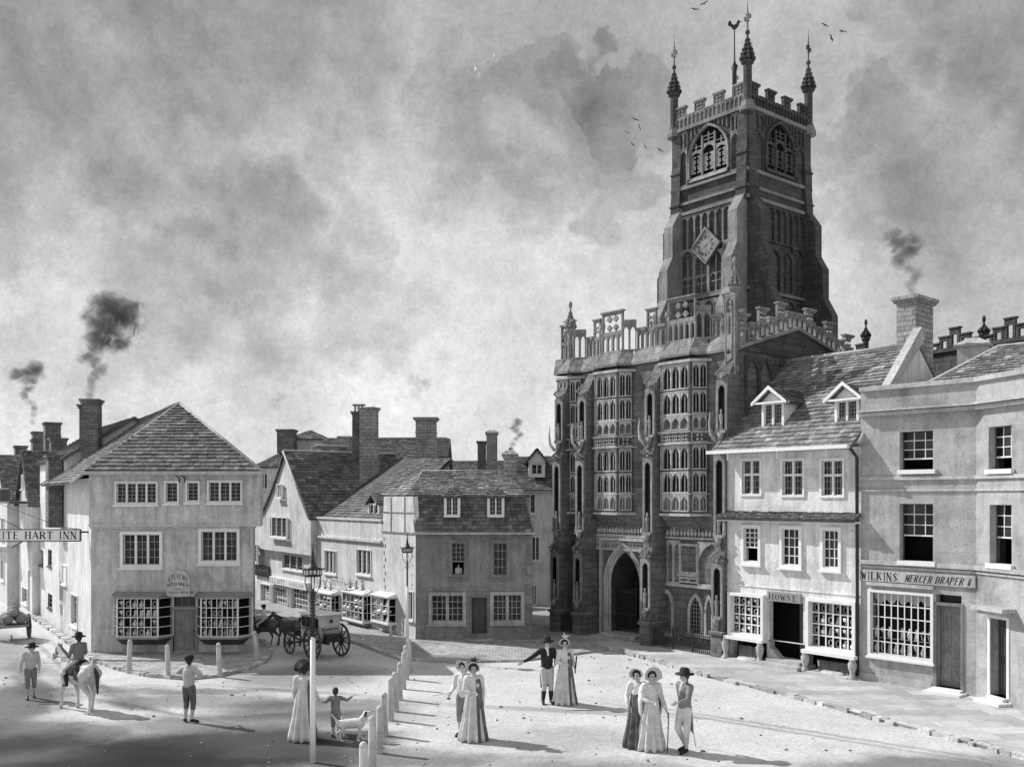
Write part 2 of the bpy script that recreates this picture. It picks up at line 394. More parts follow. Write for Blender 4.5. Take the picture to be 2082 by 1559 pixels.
def chimney(par, fr, cx, cy, w, d, z0, z1, mat=None, cap=.08, bands=1, pots=0, name='chimney', hood=False, flare=0):
    mat = mat or CHIM; c = MB(fr)
    if flare: c.hexa([(cx-w/2-flare, cy-d/2-flare, z0), (cx+w/2+flare, cy-d/2-flare, z0), (cx+w/2+flare, cy+d/2+flare, z0), (cx-w/2-flare, cy+d/2+flare, z0),
                      (cx-w/2, cy-d/2, z0+flare*3), (cx+w/2, cy-d/2, z0+flare*3), (cx+w/2, cy+d/2, z0+flare*3), (cx-w/2, cy+d/2, z0+flare*3)])
    zb = z0+(flare*3 if flare else 0)
    c.box(cx-w/2, cx+w/2, cy-d/2, cy+d/2, zb, z1)
    if bands > 1: c.box(cx-w/2-.03, cx+w/2+.03, cy-d/2-.03, cy+d/2+.03, z1-(z1-z0)*.3, z1-(z1-z0)*.3+.06)
    o = c.build(name, mat, par)
    k = MB(fr); k.box(cx-w/2-cap*.5, cx+w/2+cap*.5, cy-d/2-cap*.5, cy+d/2+cap*.5, z1-.12, z1-.04)
    k.box(cx-w/2-cap, cx+w/2+cap, cy-d/2-cap, cy+d/2+cap, z1-.04, z1+.05)
    if hood: k.hexa([(cx-w/2-cap, cy-d/2-cap, z1+.05), (cx+w/2+cap, cy-d/2-cap, z1+.05), (cx+w/2+cap, cy+d/2+cap, z1+.05), (cx-w/2-cap, cy+d/2+cap, z1+.05),
                     (cx-w*.25, cy-d*.25, z1+.2), (cx+w*.25, cy-d*.25, z1+.2), (cx+w*.25, cy+d*.25, z1+.2), (cx-w*.25, cy+d*.25, z1+.2)])
    k.build('chimney_cap', mat, o)
    for i in range(pots):
        p = MB(fr); x = cx+(i-(pots-1)/2)*w/max(pots, 1)*.9
        p.lathe(x, cy, [(.07, z1+.05), (.08, z1+.1), (.055, z1+.25), (.075, z1+.28), (.06, z1+.3)], 8); p.build('chimney_pot', CHIM, o)
    return o
def door(par, fr, r, y=.12, mat=None, frame=True, panels=True, mf=None, name='door'):
    x0, x1, z0, z1 = r; m = MB(fr); m.box(x0, x1, y, y+.05, z0, z1)
    w = (x1-x0); h = z1-z0
    if panels:
        for (a, b, c, d) in ((.12, .45, .08, .42), (.55, .88, .08, .42), (.12, .45, .5, .9), (.55, .88, .5, .9)):
            m.box(x0+w*a, x0+w*b, y-.015, y-.002, z0+h*c, z0+h*d)
    o = m.build(name, mat or GPAINT, par)
    k = MB(fr); k.lathe(x0+w*.88, y-.03, [(.02, z0+h*.46), (.028, z0+h*.46+.02), (.02, z0+h*.46+.04)], 8); k.build('handle', IRON, o)
    if frame:
        f = MB(fr); f.box(x0-.08, x0, -.03, .1, z0, z1+.08); f.box(x1, x1+.08, -.03, .1, z0, z1+.08); f.box(x0, x1, -.03, .1, z1, z1+.08)
        f.build('door_frame', mf or TRIM, o)
    return o
# stroke lettering with thick and thin strokes and serifs
LT = {'A': [(0, 0, .5, 1, 0), (.5, 1, 1, 0, 1), (.2, .35, .8, .35, 0)], 'B': [(.12, 0, .12, 1, 1), (.12, 1, .7, .95, 0), (.78, .93, .78, .58, 1), (.12, .52, .75, .52, 0), (.85, .48, .85, .06, 1), (.12, 0, .8, .03, 0)],
 'C': [(.9, .8, .6, 1, 0), (.6, 1, .25, .9, 0), (.18, .88, .18, .12, 1), (.2, .1, .6, 0, 0), (.6, 0, .92, .2, 0)], 'D': [(.12, 0, .12, 1, 1), (.12, 1, .65, .97, 0), (.82, .88, .82, .12, 1), (.12, 0, .68, .03, 0)],
 'E': [(.15, 0, .15, 1, 1), (.15, 1, .88, 1, 0), (.15, .52, .7, .52, 0), (.15, 0, .9, 0, 0)], 'H': [(.12, 0, .12, 1, 1), (.88, 0, .88, 1, 1), (.12, .5, .88, .5, 0)],
 'I': [(.5, 0, .5, 1, 1)], 'K': [(.12, 0, .12, 1, 1), (.12, .42, .88, 1, 0), (.35, .6, .92, 0, 1)], 'L': [(.15, 0, .15, 1, 1), (.15, 0, .88, 0, 0), (.88, 0, .88, .2, 0)],
 'M': [(.08, 0, .08, 1, 0), (.08, 1, .5, .2, 1), (.5, .2, .92, 1, 0), (.92, 0, .92, 1, 1)], 'N': [(.1, 0, .1, 1, 0), (.1, 1, .9, 0, 1), (.9, 0, .9, 1, 0)],
 'O': [(.15, .25, .15, .75, 1), (.15, .78, .5, 1, 0), (.5, 1, .85, .78, 0), (.85, .25, .85, .75, 1), (.15, .22, .5, 0, 0), (.5, 0, .85, .22, 0)],
 'P': [(.15, 0, .15, 1, 1), (.15, 1, .72, .97, 0), (.82, .9, .82, .6, 1), (.15, .5, .75, .52, 0)], 'R': [(.12, 0, .12, 1, 1), (.12, 1, .7, .97, 0), (.8, .9, .8, .62, 1), (.12, .52, .75, .54, 0), (.5, .52, .92, 0, 1)],
 'S': [(.85, .82, .5, 1, 0), (.5, 1, .17, .8, 0), (.18, .8, .82, .24, 1), (.82, .22, .5, 0, 0), (.5, 0, .12, .18, 0)], 'T': [(.5, 0, .5, 1, 1), (.05, 1, .95, 1, 0), (.05, 1, .05, .82, 0), (.95, 1, .95, .82, 0)],
 'U': [(.12, .2, .12, 1, 1), (.12, .18, .5, 0, 0), (.5, 0, .88, .18, 0), (.88, .2, .88, 1, 0)], 'V': [(.05, 1, .5, 0, 1), (.5, 0, .95, 1, 0)], 'W': [(0, 1, .28, 0, 1), (.28, 0, .5, .8, 0), (.5, .8, .74, 0, 1), (.74, 0, 1, 1, 0)],
 'X': [(.08, 1, .92, 0, 1), (.92, 1, .08, 0, 0)], 'Y': [(.05, 1, .5, .5, 1), (.95, 1, .5, .5, 0), (.5, 0, .5, .5, 1)], '&': [(.2, .75, .75, 0, 1), (.2, .75, .5, 1, 0), (.5, 1, .65, .75, 0), (.65, .75, .15, .3, 0), (.15, .3, .35, 0, 0), (.35, 0, .9, .4, 0)],
 'F': [(.15, 0, .15, 1, 1), (.15, 1, .88, 1, 0), (.15, .52, .7, .52, 0)], 'G': [(.9, .8, .6, 1, 0), (.6, 1, .25, .9, 0), (.18, .88, .18, .12, 1), (.2, .1, .6, 0, 0), (.85, 0, .85, .45, 1)]}
def lettering(mb, txt, x0, x1, z0, z1, y, slant=0, arch=0):
    """arch>0 bends the line upward over its middle"""
    n = sum(.6 if c in ' I' else 1 for c in txt); step = (x1-x0)/n; x = x0; H = z1-z0; th, tn = H*.19, H*.07
    xm, half = (x0+x1)/2, (x1-x0)/2
    def m(px, pz):
        zz = z0+pz; xx = px+slant*pz
        if arch: zz += arch*(1-((px-xm)/half)**2)
        return (xx, y, zz)
    for c in txt:
        wd = step*(.6 if c in ' I' else 1); cw = wd*.74
        for (a, b, c2, d, k) in LT.get(c, []):
            if c == 'I': a = c2 = .5
            p = V((x+a*cw, b*H)); q = V((x+c2*cw, d*H)); t = (q-p); L_ = t.length; t = t/L_; nn = V((-t.y, t.x))*(min(th, cw*.3) if k else min(tn, cw*.14))/2
            p2, q2 = p-t*tn*.3, q+t*tn*.3
            mb.face([m(*(p2-nn)), m(*(q2-nn)), m(*(q2+nn)), m(*(p2+nn))][::1 if t.x >= 0 else 1])
            if abs(t.x) < .05 and (k or c in 'NMU'):
                for e in (p, q):
                    if abs(e.y) < .01 or abs(e.y-H) < .01:
                        s_ = cw*.22; h_ = tn*.55
                        mb.face([m(e.x-s_, e.y-h_), m(e.x+s_, e.y-h_), m(e.x+s_, e.y+h_), m(e.x-s_, e.y+h_)])
        x += wd
# ================================================================ ground
def sheet(name, pts, z, mat, skirt=0, kind='structure', n=1):
    mb = MB(); mb.face([(p[0], p[1], z) for p in pts])
    if skirt:
        for i in range(len(pts)):
            a, b = pts[i], pts[(i+1) % len(pts)]; mb.face([(a[0], a[1], z-skirt), (b[0], b[1], z-skirt), (b[0], b[1], z), (a[0], a[1], z)])
    o = mb.build(name, mat); tag(o, kind=kind); return o
def road_mat():
    m = M('packed_earth_road', .57, .12, .5, rough=.95, bump=.5, bscale=9, fine=.11, dirt=.12, tone=False)
    nt = m.node_tree; N = nt.nodes; L = nt.links; b = N['Principled BSDF']
    src = b.inputs['Base Color'].links[0].from_socket
    tc = N.new('ShaderNodeTexCoord')
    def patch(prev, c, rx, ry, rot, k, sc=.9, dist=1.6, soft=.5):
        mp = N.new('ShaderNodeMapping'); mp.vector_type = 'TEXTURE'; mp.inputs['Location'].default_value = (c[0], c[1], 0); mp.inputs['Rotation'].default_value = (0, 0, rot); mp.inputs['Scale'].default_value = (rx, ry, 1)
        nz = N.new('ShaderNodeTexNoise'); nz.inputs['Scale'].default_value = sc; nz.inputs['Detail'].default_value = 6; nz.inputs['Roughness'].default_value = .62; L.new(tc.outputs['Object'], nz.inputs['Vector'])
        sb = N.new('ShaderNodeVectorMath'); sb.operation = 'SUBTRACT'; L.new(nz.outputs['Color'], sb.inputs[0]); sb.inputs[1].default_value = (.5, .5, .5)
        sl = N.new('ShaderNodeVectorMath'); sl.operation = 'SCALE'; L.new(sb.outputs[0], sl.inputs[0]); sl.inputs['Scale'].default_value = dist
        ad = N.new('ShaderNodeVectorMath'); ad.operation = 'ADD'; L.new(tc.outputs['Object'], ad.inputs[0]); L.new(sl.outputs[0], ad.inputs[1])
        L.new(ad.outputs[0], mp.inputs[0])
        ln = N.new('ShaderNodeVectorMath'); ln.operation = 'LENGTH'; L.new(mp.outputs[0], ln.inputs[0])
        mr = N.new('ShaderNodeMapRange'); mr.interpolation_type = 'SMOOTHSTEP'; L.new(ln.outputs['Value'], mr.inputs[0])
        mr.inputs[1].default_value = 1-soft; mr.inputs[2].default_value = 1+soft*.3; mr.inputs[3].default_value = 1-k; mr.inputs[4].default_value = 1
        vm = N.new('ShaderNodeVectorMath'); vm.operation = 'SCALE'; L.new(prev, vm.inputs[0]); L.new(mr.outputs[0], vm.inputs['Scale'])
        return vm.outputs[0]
    # pebbles and hoof-pocked grit
    vo = N.new('ShaderNodeTexVoronoi'); vo.inputs['Scale'].default_value = 14; L.new(tc.outputs['Object'], vo.inputs['Vector'])
    mr = N.new('ShaderNodeMapRange'); L.new(vo.outputs['Distance'], mr.inputs[0])
    for i, q in enumerate((.05, .5, 1.05, .94)): mr.inputs[1+i].default_value = q
    sv = N.new('ShaderNodeVectorMath'); sv.operation = 'SCALE'; L.new(src, sv.inputs[0]); L.new(mr.outputs[0], sv.inputs['Scale']); src = sv.outputs[0]
    bp = N.new('ShaderNodeBump'); bp.inputs['Strength'].default_value = .22; bp.inputs['Distance'].default_value = .03; L.new(vo.outputs['Distance'], bp.inputs['Height']); bp.invert = True
    old = b.inputs['Normal'].links[0].from_socket; L.new(old, bp.inputs['Normal']); L.new(bp.outputs[0], b.inputs['Normal'])
    # foreground and corner shade painted into the road colour, with some mud and wheel tracks
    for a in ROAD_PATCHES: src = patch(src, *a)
    L.new(src, b.inputs['Base Color']); return m
def gp(px, py): g = G(px, py); return (g.x, g.y)
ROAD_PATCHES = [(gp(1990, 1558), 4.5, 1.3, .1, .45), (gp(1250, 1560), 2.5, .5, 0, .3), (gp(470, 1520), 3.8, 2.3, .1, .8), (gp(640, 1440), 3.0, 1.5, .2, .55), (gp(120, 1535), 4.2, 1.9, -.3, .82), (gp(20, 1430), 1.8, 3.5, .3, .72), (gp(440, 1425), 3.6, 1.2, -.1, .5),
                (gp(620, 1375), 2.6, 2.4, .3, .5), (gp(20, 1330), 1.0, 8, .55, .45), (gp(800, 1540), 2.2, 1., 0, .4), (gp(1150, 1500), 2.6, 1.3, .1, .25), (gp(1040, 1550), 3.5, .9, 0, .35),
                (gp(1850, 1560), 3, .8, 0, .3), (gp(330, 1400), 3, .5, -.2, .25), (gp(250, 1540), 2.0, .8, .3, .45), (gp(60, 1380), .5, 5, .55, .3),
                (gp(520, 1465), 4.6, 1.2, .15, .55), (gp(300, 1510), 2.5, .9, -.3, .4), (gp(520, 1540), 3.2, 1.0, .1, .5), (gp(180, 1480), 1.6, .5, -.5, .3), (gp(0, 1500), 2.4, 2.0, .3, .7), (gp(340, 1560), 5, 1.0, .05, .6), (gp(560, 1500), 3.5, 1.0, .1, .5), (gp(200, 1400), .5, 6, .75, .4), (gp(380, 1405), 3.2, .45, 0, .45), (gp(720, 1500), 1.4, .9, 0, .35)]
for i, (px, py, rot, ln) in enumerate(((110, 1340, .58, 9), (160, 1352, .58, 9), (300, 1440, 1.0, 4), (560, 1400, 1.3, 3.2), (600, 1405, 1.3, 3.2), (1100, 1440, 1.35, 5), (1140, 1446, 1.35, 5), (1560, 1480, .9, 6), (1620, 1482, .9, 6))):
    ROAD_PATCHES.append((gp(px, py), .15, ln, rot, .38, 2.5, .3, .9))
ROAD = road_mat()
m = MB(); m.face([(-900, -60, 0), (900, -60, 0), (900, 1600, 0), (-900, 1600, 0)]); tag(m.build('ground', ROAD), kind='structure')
PAVE = M('paving_setts', .42, .2, 1.1, rough=.9, bump=.6, bscale=14, brick=(.22, .16, .012, .6), fine=.16, dirt=.25)
PAVEL = M('paving_flags', .46, .14, .8, rough=.9, bump=.4, bscale=14, brick=(.9, .6, .008, .75), fine=.1, dirt=.2)
def kerb(name, pts, w=.16, h=.1, step=.42, jag=.05):
    mb = MB(); pts = [V((p[0], p[1], 0)) for p in pts]
    for a, b in zip(pts, pts[1:]):
        L_ = (b-a).length; t = (b-a)/L_; nn = V((-t.y, t.x, 0)); x = 0
        while x < L_-.02:
            l = min(step*random.uniform(.6, 1.3), L_-x); j = random.uniform(-jag, jag); hh = h+random.uniform(-.012, .02)
            p = a+t*(x+.012); q = a+t*(x+l-.006)
            lo = [p+nn*(j), q+nn*(j+random.uniform(-.02, .02)), q+nn*w, p+nn*w]
            mb.hexa([c+V((0, 0, -.02)) for c in lo]+[c+V((0, 0, hh)) for c in lo], random.uniform(.6, 1.25)); x += l
    return tag(mb.build(name, KERB), kind='structure')
# pavement before the shops on the right
KR = [gp(*p) for p in ((1240, 1322), (1310, 1340), (1440, 1378), (1600, 1416), (1800, 1470), (1980, 1517), (2090, 1548), (2300, 1610))]
m = MB(); inn = [(a+7, b+9) for a, b in KR]
for i in range(len(KR)-1): m.face([KR[i]+(.08,), KR[i+1]+(.08,), inn[i+1]+(.08,), inn[i]+(.08,)])
m.face([gp(1180, 1300)+(.08,), KR[0]+(.08,), inn[0]+(.08,), (4, 60, .08)]); tag(m.build('pavement', PAVEL), kind='structure')
kerb('kerb', KR, jag=.07, step=.36)
# pavement in front of the grey cottage and along its side street
KM = [gp(*p) for p in ((560, 1253), (705, 1303), (812, 1342), (917, 1348), (1060, 1345), (1240, 1322))]
sheet('pavement', KM+[gp(1180, 1300), (4, 60), (-40, 62)], .076, PAVE, .1); kerb('kerb', KM[:3], step=.5, jag=.02, w=.14)
# island pavement round the watchmaker's corner
KS = [gp(*p) for p in ((60, 1253), (190, 1346), (245, 1364), (300, 1376), (380, 1383), (450, 1376), (515, 1360), (548, 1341), (556, 1322), (540, 1306), (500, 1280))]
sheet('pavement', KS+[(-11, 46), (-26, 60)], .078, PAVE, .1); kerb('kerb', KS, step=.3, jag=.06)

def litter():
    mb = MB()
    for i in range(650):
        x = random.uniform(-16, 14); y = random.uniform(17, 34); r = random.choice((.012, .018, .025, .04))*random.uniform(.7, 1.3)
        if x > 3 and y > 33-(x-3)*.9: continue
        if random.random() < .35: y = 33-(x-3)*1.05-random.random()*.7 if x > 3.5 else y
        n = 5; mb.lathe(x, y, [(r*.8, -.005), (r, r*.3), (r*.6, r*.8), (r*.1, r)], n, False, ph=random.random()*3, fx=random.uniform(.8, 1.5), fy=random.uniform(.7, 1.2))
        k = random.uniform(.25, .95)
        for j in range(len(mb.t)-17, len(mb.t)): mb.t[j] = k
    tag(mb.build('loose_stones', KERB), 'small loose stones and clods scattered over the open road', 'stones', None, 'stuff')
litter()
# ================================================================ shop fittings
def wares(fr, x0, x1, z0, z1, y, cols, rows, label, group='goods on show in the shop windows', dens=.92, mat=None):
    mb = MB(fr); cw, ch = (x1-x0)/cols, (z1-z0)/rows
    for l in range(rows):
        mb.box(x0, x1, y+.0, y+.1, z0+ch*l+.004, z0+ch*l+.018, .5)
        for k in range(cols):
            if random.random() > dens: continue
            cx = x0+cw*(k+.5); b = z0+ch*l+.02; h = ch*.72; t = random.random(); tn = random.uniform(.55, 1.25)
            mb.tone = tn
            if t < .3: mb.lathe(cx, y+.05, [(cw*.2, b), (cw*.38, b+h*.3), (cw*.34, b+h*.55), (cw*.12, b+h*.75), (cw*.2, b+h)], 7)
            elif t < .5: mb.lathe(cx, y+.05, [(cw*.1, b), (cw*.08, b+h*.4), (cw*.33, b+h*.6), (cw*.34, b+h*.95)], 7)
            elif t < .75:
                a = random.uniform(-.2, .2); mb.hexa([(cx-cw*.33, y+.03, b), (cx+cw*.2, y+.03, b), (cx+cw*.2, y+.06, b), (cx-cw*.33, y+.06, b), (cx-cw*.15+a*cw, y+.04, b+h), (cx+cw*.3, y+.04, b+h), (cx+cw*.3, y+.07, b+h), (cx-cw*.15, y+.07, b+h)], tn)
            else:
                mb.tube([(cx+cw*.28*math.cos(u), y+.04, b+h*.5+h*.4*math.sin(u)) for u in [2*PI*i/8 for i in range(9)]], cw*.08, 5)
    mb.tone = 1
    o = mb.build('shop_wares', mat or GOODS, None, fr.w(((x0+x1)/2, y, z0))); tag(o, label, 'shop goods', group); return o
def bay(par, fr, x0, x1, z0, z1, proj=.45, cant=.3, cols=(1, 6, 1), rows=4, y=0, dark=None, mf=None, sqs=False, roofd=.12, base=.25, wl=None, mb_=None, bar=.02, tr=0, name='bay_window'):
    """a projecting shop window with glazed sides; x0..x1 measured at the wall"""
    mf = mf or GPAINT; c = .0 if sqs else cant
    pl = [(x0, y), (x0+c, y-proj), (x1-c, y-proj), (x1, y)]
    f = MB(fr)
    def ring(g, za, zb, k=1.):   # plan ring slab grown by g
        q = [(x0-g, y), (x0+c-g*.6, y-proj-g), (x1-c+g*.6, y-proj-g), (x1+g, y)]
        f.slab(q, za, zb)
    ring(.03, z0-.07, z0-.0); ring(.07, z1, z1+.05); 
    # sloping lid and tapering base
    q = [(x0-.08, y), (x0+c-.06, y-proj-.09), (x1-c+.06, y-proj-.09), (x1+.08, y)]
    f.hexa([(a, b, z1+.05) for a, b in q]+[(q[0][0]+.1, y, z1+.05+roofd), (q[1][0]+.12, y-.03, z1+.05+roofd), (q[2][0]-.12, y-.03, z1+.05+roofd), (q[3][0]-.1, y, z1+.05+roofd)])
    o = f.build(name, mf, par)
    bs = MB(fr); 
    bs.hexa([(x0+.25, y-.0, z0-.07-base), (x0+c+.2, y-.12, z0-.07-base), (x1-c-.2, y-.12, z0-.07-base), (x1-.25, y-.0, z0-.07-base), (x0, y, z0-.07), (x0+c, y-proj, z0-.07), (x1-c, y-proj, z0-.07), (x1, y, z0-.07)])
    bs.build('window_base', dark or DPAINT, o)
    bars = MB(fr); gl = MB(fr)
    for k in range(3):
        s = fr.sub(*pl[k], *pl[k+1]); L_ = s.len; n = cols[k]
        bars.fr = s; gl.fr = s
        for e in (0, L_): bars.box(e-.02, e+.02, -.015, .03, z0, z1)
        bars.box(.02, L_-.02, -.01, .03, z0, z0+.03); bars.box(.02, L_-.02, -.01, .03, z1-.03, z1)
        for i in range(1, n): bars.box(L_*i/n-bar/2, L_*i/n+bar/2, 0, .026, z0+.03, z1-.03)
        for l in range(1, rows): bars.box(.02, L_-.02, .003, .023, z0+(z1-z0)*l/rows-bar/2, z0+(z1-z0)*l/rows+bar/2)
        for i in range(n):
            for l in range(rows):
                t = random.uniform(-.004, .004); p0, p1 = L_*i/n, L_*(i+1)/n; q0, q1 = z0+(z1-z0)*l/rows, z0+(z1-z0)*(l+1)/rows
                gl.face([(p0, .012+t, q0), (p1, .012-t, q0), (p1, .012-t, q1), (p0, .012+t, q1)])
    bars.build('glazing_bars', mb_ or WPAINT, o); gl.build('pane', SHOPG, o)
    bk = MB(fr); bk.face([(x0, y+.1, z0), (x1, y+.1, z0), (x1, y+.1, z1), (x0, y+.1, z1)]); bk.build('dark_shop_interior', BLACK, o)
    if wl: wares(fr, x0+c+.02, x1-c-.02, z0+.01, z1-.02, y-proj+.04, cols[1], rows, wl)
    return o
def plinth_stones(mb, x0, x1, z0, z1, y, n):
    for i in range(n):
        for l in range(2):
            a = x0+(x1-x0)*i/n; b = x0+(x1-x0)*(i+1)/n; s = .5*(b-a) if l else 0
            mb.box(a+.01, b-.01, y-.012-random.random()*.01, y+.01, z0+(z1-z0)*l/2+.01, z0+(z1-z0)*(l+1)/2-.01, random.uniform(.8, 1.25))

# ================================================================ the watchmaker's corner house
def corner_house():
    A, B = G(185, 1330), G(515, 1330); S = Fr(A, B); W = S.len
    t = thing('corner_house', 'three storey rendered corner shop with hipped roof and a rounded sign over its door', 'house', A)
    dl = V((-.551, .835, 0)); dr = V((-.30, 1, 0)).normalized()
    zE = 6.25; zJ = 4.42
    up = [S.rect(*q) for q in ((241, 982, 321, 1022), (341, 981, 364, 1020), (384, 981, 406, 1018), (428, 980, 492, 1019))]
    mid = [S.rect(*q) for q in ((251, 1086, 325, 1148), (410, 1080, 482, 1140))]
    dr_ = S.rect(352, 1238, 398, 1330); dr_ = (dr_[0], dr_[1], .1, dr_[3])
    b1 = (S.hit(232, 1300)[0], S.hit(352, 1300)[0]); b2 = (S.hit(400, 1300)[0], S.hit(512, 1300)[0]); bz0, bz1 = S.hit(300, 1290)[1], S.hit(300, 1212)[1]
    w = MB(S)
    wall_holes(w, 0, W, 0, zJ, [dr_, (dr_[0], dr_[1], dr_[3]+.08, bz1), (b1[0]+.1, b1[1]-.1, bz0, bz1), (b2[0]+.05, b2[1]-.1, bz0, bz1)]+mid, 0)
    W2 = W+.28
    w.face([(0, 0, zJ), (W2, 0, zJ), (W2, -.16, zJ), (0, -.16, zJ)])
    wall_holes(w, 0, W2, zJ, zE, up, -.16)
    # jettied moulding
    w.box(-.02, W2+.02, -.2, 0, zJ-.02, zJ+.05); w.box(-.01, W+.1, -.1, 0, zJ-.1, zJ-.022)
    A3, B3 = V((A.x, A.y, 0)), V((B.x+.28, B.y, 0)); Lb = 8.3
    C3, D3 = B3+dr*7, A3+dl*7
    # side walls: the sunny street wall on the left, the right return, the back
    FL = Fr(D3, A3)
    lw = [FL.rect(146, 1210, 158, 1270), FL.rect(128, 1150, 136, 1185)]
    ld = [FL.rect(128, 1232, 134, 1320), FL.rect(116, 1233, 122, 1310)]
    ld = [(a, b, .1, d) for a, b, c, d in ld]
    wm = w; w = MB(FL); wall_holes(w, 0, 7, 0, zE-.2, lw+ld)
    w.build('street_wall', WHITE, t); w = wm; w.fr = WF
    for a, b in ((B3, C3), (C3, D3)): w.face([(a.x, a.y, zJ if a is B3 else 0), (b.x, b.y, zJ if a is B3 else 0), (b.x, b.y, zE), (a.x, a.y, zE)])
    B4 = V((B.x, B.y, 0)); C4 = B4+dr*7; w.face([(B4.x, B4.y, 0), (C4.x, C4.y, 0), (C4.x, C4.y, zJ), (B4.x, B4.y, zJ)])
    w.fr = S; w.face([(W2, -.16, zJ), (W2, .2, zJ), (W2, .2, zE), (W2, -.16, zE)]); w.face([(0, -.16, zJ), (0, 0, zJ), (0, 0, zE), (0, -.16, zE)])
    w.build('wall', PLAST, t)
    st = MB(S); plinth_stones(st, S.hit(262, 1300)[0], dr_[0]-.3, .08, .62, 0, 4); st.build('stone_plinth', TRIM, t); st = MB(S); plinth_stones(st, dr_[1]+.12, W-.05, .08, .62, 0, 4); st.build('stone_plinth', TRIM, t)
    for i, r in enumerate(up): window(t, S, r, (4, 1, 1, 3)[i], 2, 5, y=-.16, sur=.06, mf=WPAINT, bar=.018, mull=.06)
    for r in mid: window(t, S, r, 3, 2, 4, sur=.1, proud=.06, mf=WPAINT, mull=.07, bar=.02)
    for r in lw: window(t, FL, r, 1, 2, 4, sur=.05, mf=WPAINT)
    for r in ld: door(t, FL, r, mat=DPAINT, frame=False)
    door(t, S, dr_, y=.1, mat=WOOD, mf=GPAINT); window(t, S, (dr_[0], dr_[1], dr_[3]+.08, bz1), 1, 3, 1, sur=0, sill=False, mf=GPAINT, name='fanlight')
    bay(t, S, b1[0], b1[1], bz0, bz1, .55, .32, (1, 6, 1), 4, wl='pale wares in rows behind the left bay of the rounded sign shop', bar=.024)
    bay(t, S, b2[0], b2[1], bz0, bz1, .55, .32, (1, 7, 1), 4, wl='pale wares in rows behind the right bay of the rounded sign shop', bar=.024)
    # roof: hipped end to the market, ridge running back along the street
    ov = .28; zo = zE+.05
    E0 = V((A.x-.48, A.y-.5, zo-.42)); E1 = V((B3.x+.12, B.y-.5, zo)); AP = V((-12.27, 35.4, 8.85))
    E0f = V((A.x-.0, A.y-.5, zo))
    RB = AP+V((-.551, .835, 0))*6.2; EL = E0+dl*7.2; ER = E1+dr*6.5
    RB = V((RB.x, RB.y, AP.z-.12))
    ro = tiles(t, WF, [E0f, E1, AP], TILE, course=.2, tw=.24)
    tm = MB(); tiles(t, WF, [E1, ER, RB], mbx=tm); tiles(t, WF, [E1, RB, AP], mbx=tm); tm.build('roof', TILE, t)
    tm = MB(); tiles(t, WF, [EL, E0, AP], mbx=tm); tiles(t, WF, [EL, AP, RB], mbx=tm); tm.build('roof', TILEL, t)
    k = MB(); k.tube([E0, AP], .06, 6); k.tube([E1, AP], .06, 6); k.tube([AP, RB], .07, 6)
    k.build('ridge_tiles', TRIM, ro)
    g = MB(S); g.box(-.05, W2+.14, -.58, -.44, zE-.1, zE+.02); g.box(-.02, W2+.0, -.46, -.16, zE-.04, zE+.0)
    g.fr = WF; g.tube([E0+V((0, 0, -.04)), E0f+V((0, 0, -.06))], .05, 6); g.build('gutter', TRIM, t)
    g = MB(S); 
    for x in (S.hit(365, 960)[0], S.hit(376, 960)[0]): g.tube([(x, -.42, zE+.02), (x, -.38, zE-.12), (x+.06, -.2, zE-.2), (x+.06, -.19, zE-.36)], .022, 6)
    g.build('gutter_spout', IRON, t)
    # chimney stack rising from the street wall
    c = FL.hit(186, 1000, .5)[0]
    P1 = P(180, 900, 37.4); P2 = P(178, 900, 38.6)
    F2 = Fr((P1.x-.4, P1.y), (P1.x+.4, P1.y+.12))
    chimney(t, F2, .5, 0, .6, .6, 5.6, 9.15, CHIMD, bands=2, name='chimney'); chimney(t, F2, .12, .7, .42, .5, 5.6, 9.0, CHIMD)
    # rounded signboard
    sx = S.hit(375, 1180)[0]; z0, z1 = S.hit(375, 1207)[1], S.hit(375, 1156)[1]; hw = .39
    pts = [(sx-hw+.03, z0), (sx, z0-.04), (sx+hw-.03, z0), (sx+hw, z0+.06)]+[(sx+hw*math.cos(a), z1-hw*.95+hw*.95*math.sin(a)) for a in [PI*i/12 for i in range(13)]]+[(sx-hw, z0+.06)]
    s = MB(S); s.prism(pts, -.62, -.55); so = s.build('signboard', TRIM, t)
    l = MB(S); lettering(l, 'STEVENS', sx-.34, sx+.34, z1-.42, z1-.27, -.623, arch=.15); l.build('lettering', INK, so); l = MB(S); lettering(l, 'WATCH MAKER', sx-.36, sx+.36, z1-.56, z1-.46, -.623, arch=.05); l.build('lettering', INK, so); l = MB(S)
    lettering(l, 'AND', sx-.12, sx+.12, z1-.66, z1-.60, -.623); l.build('lettering', INK, so); l = MB(S); lettering(l, 'SILVER SMITH', sx-.33, sx+.33, z1-.79, z1-.71, -.623); l.build('lettering', INK, so)
    br = MB(S); br.box(sx-.3, sx-.27, -.55, 0, z0+.05, z0+.08); br.box(sx+.27, sx+.3, -.55, 0, z0+.05, z0+.08); br.build('bracket', IRON, so)
    return t
corner_house()

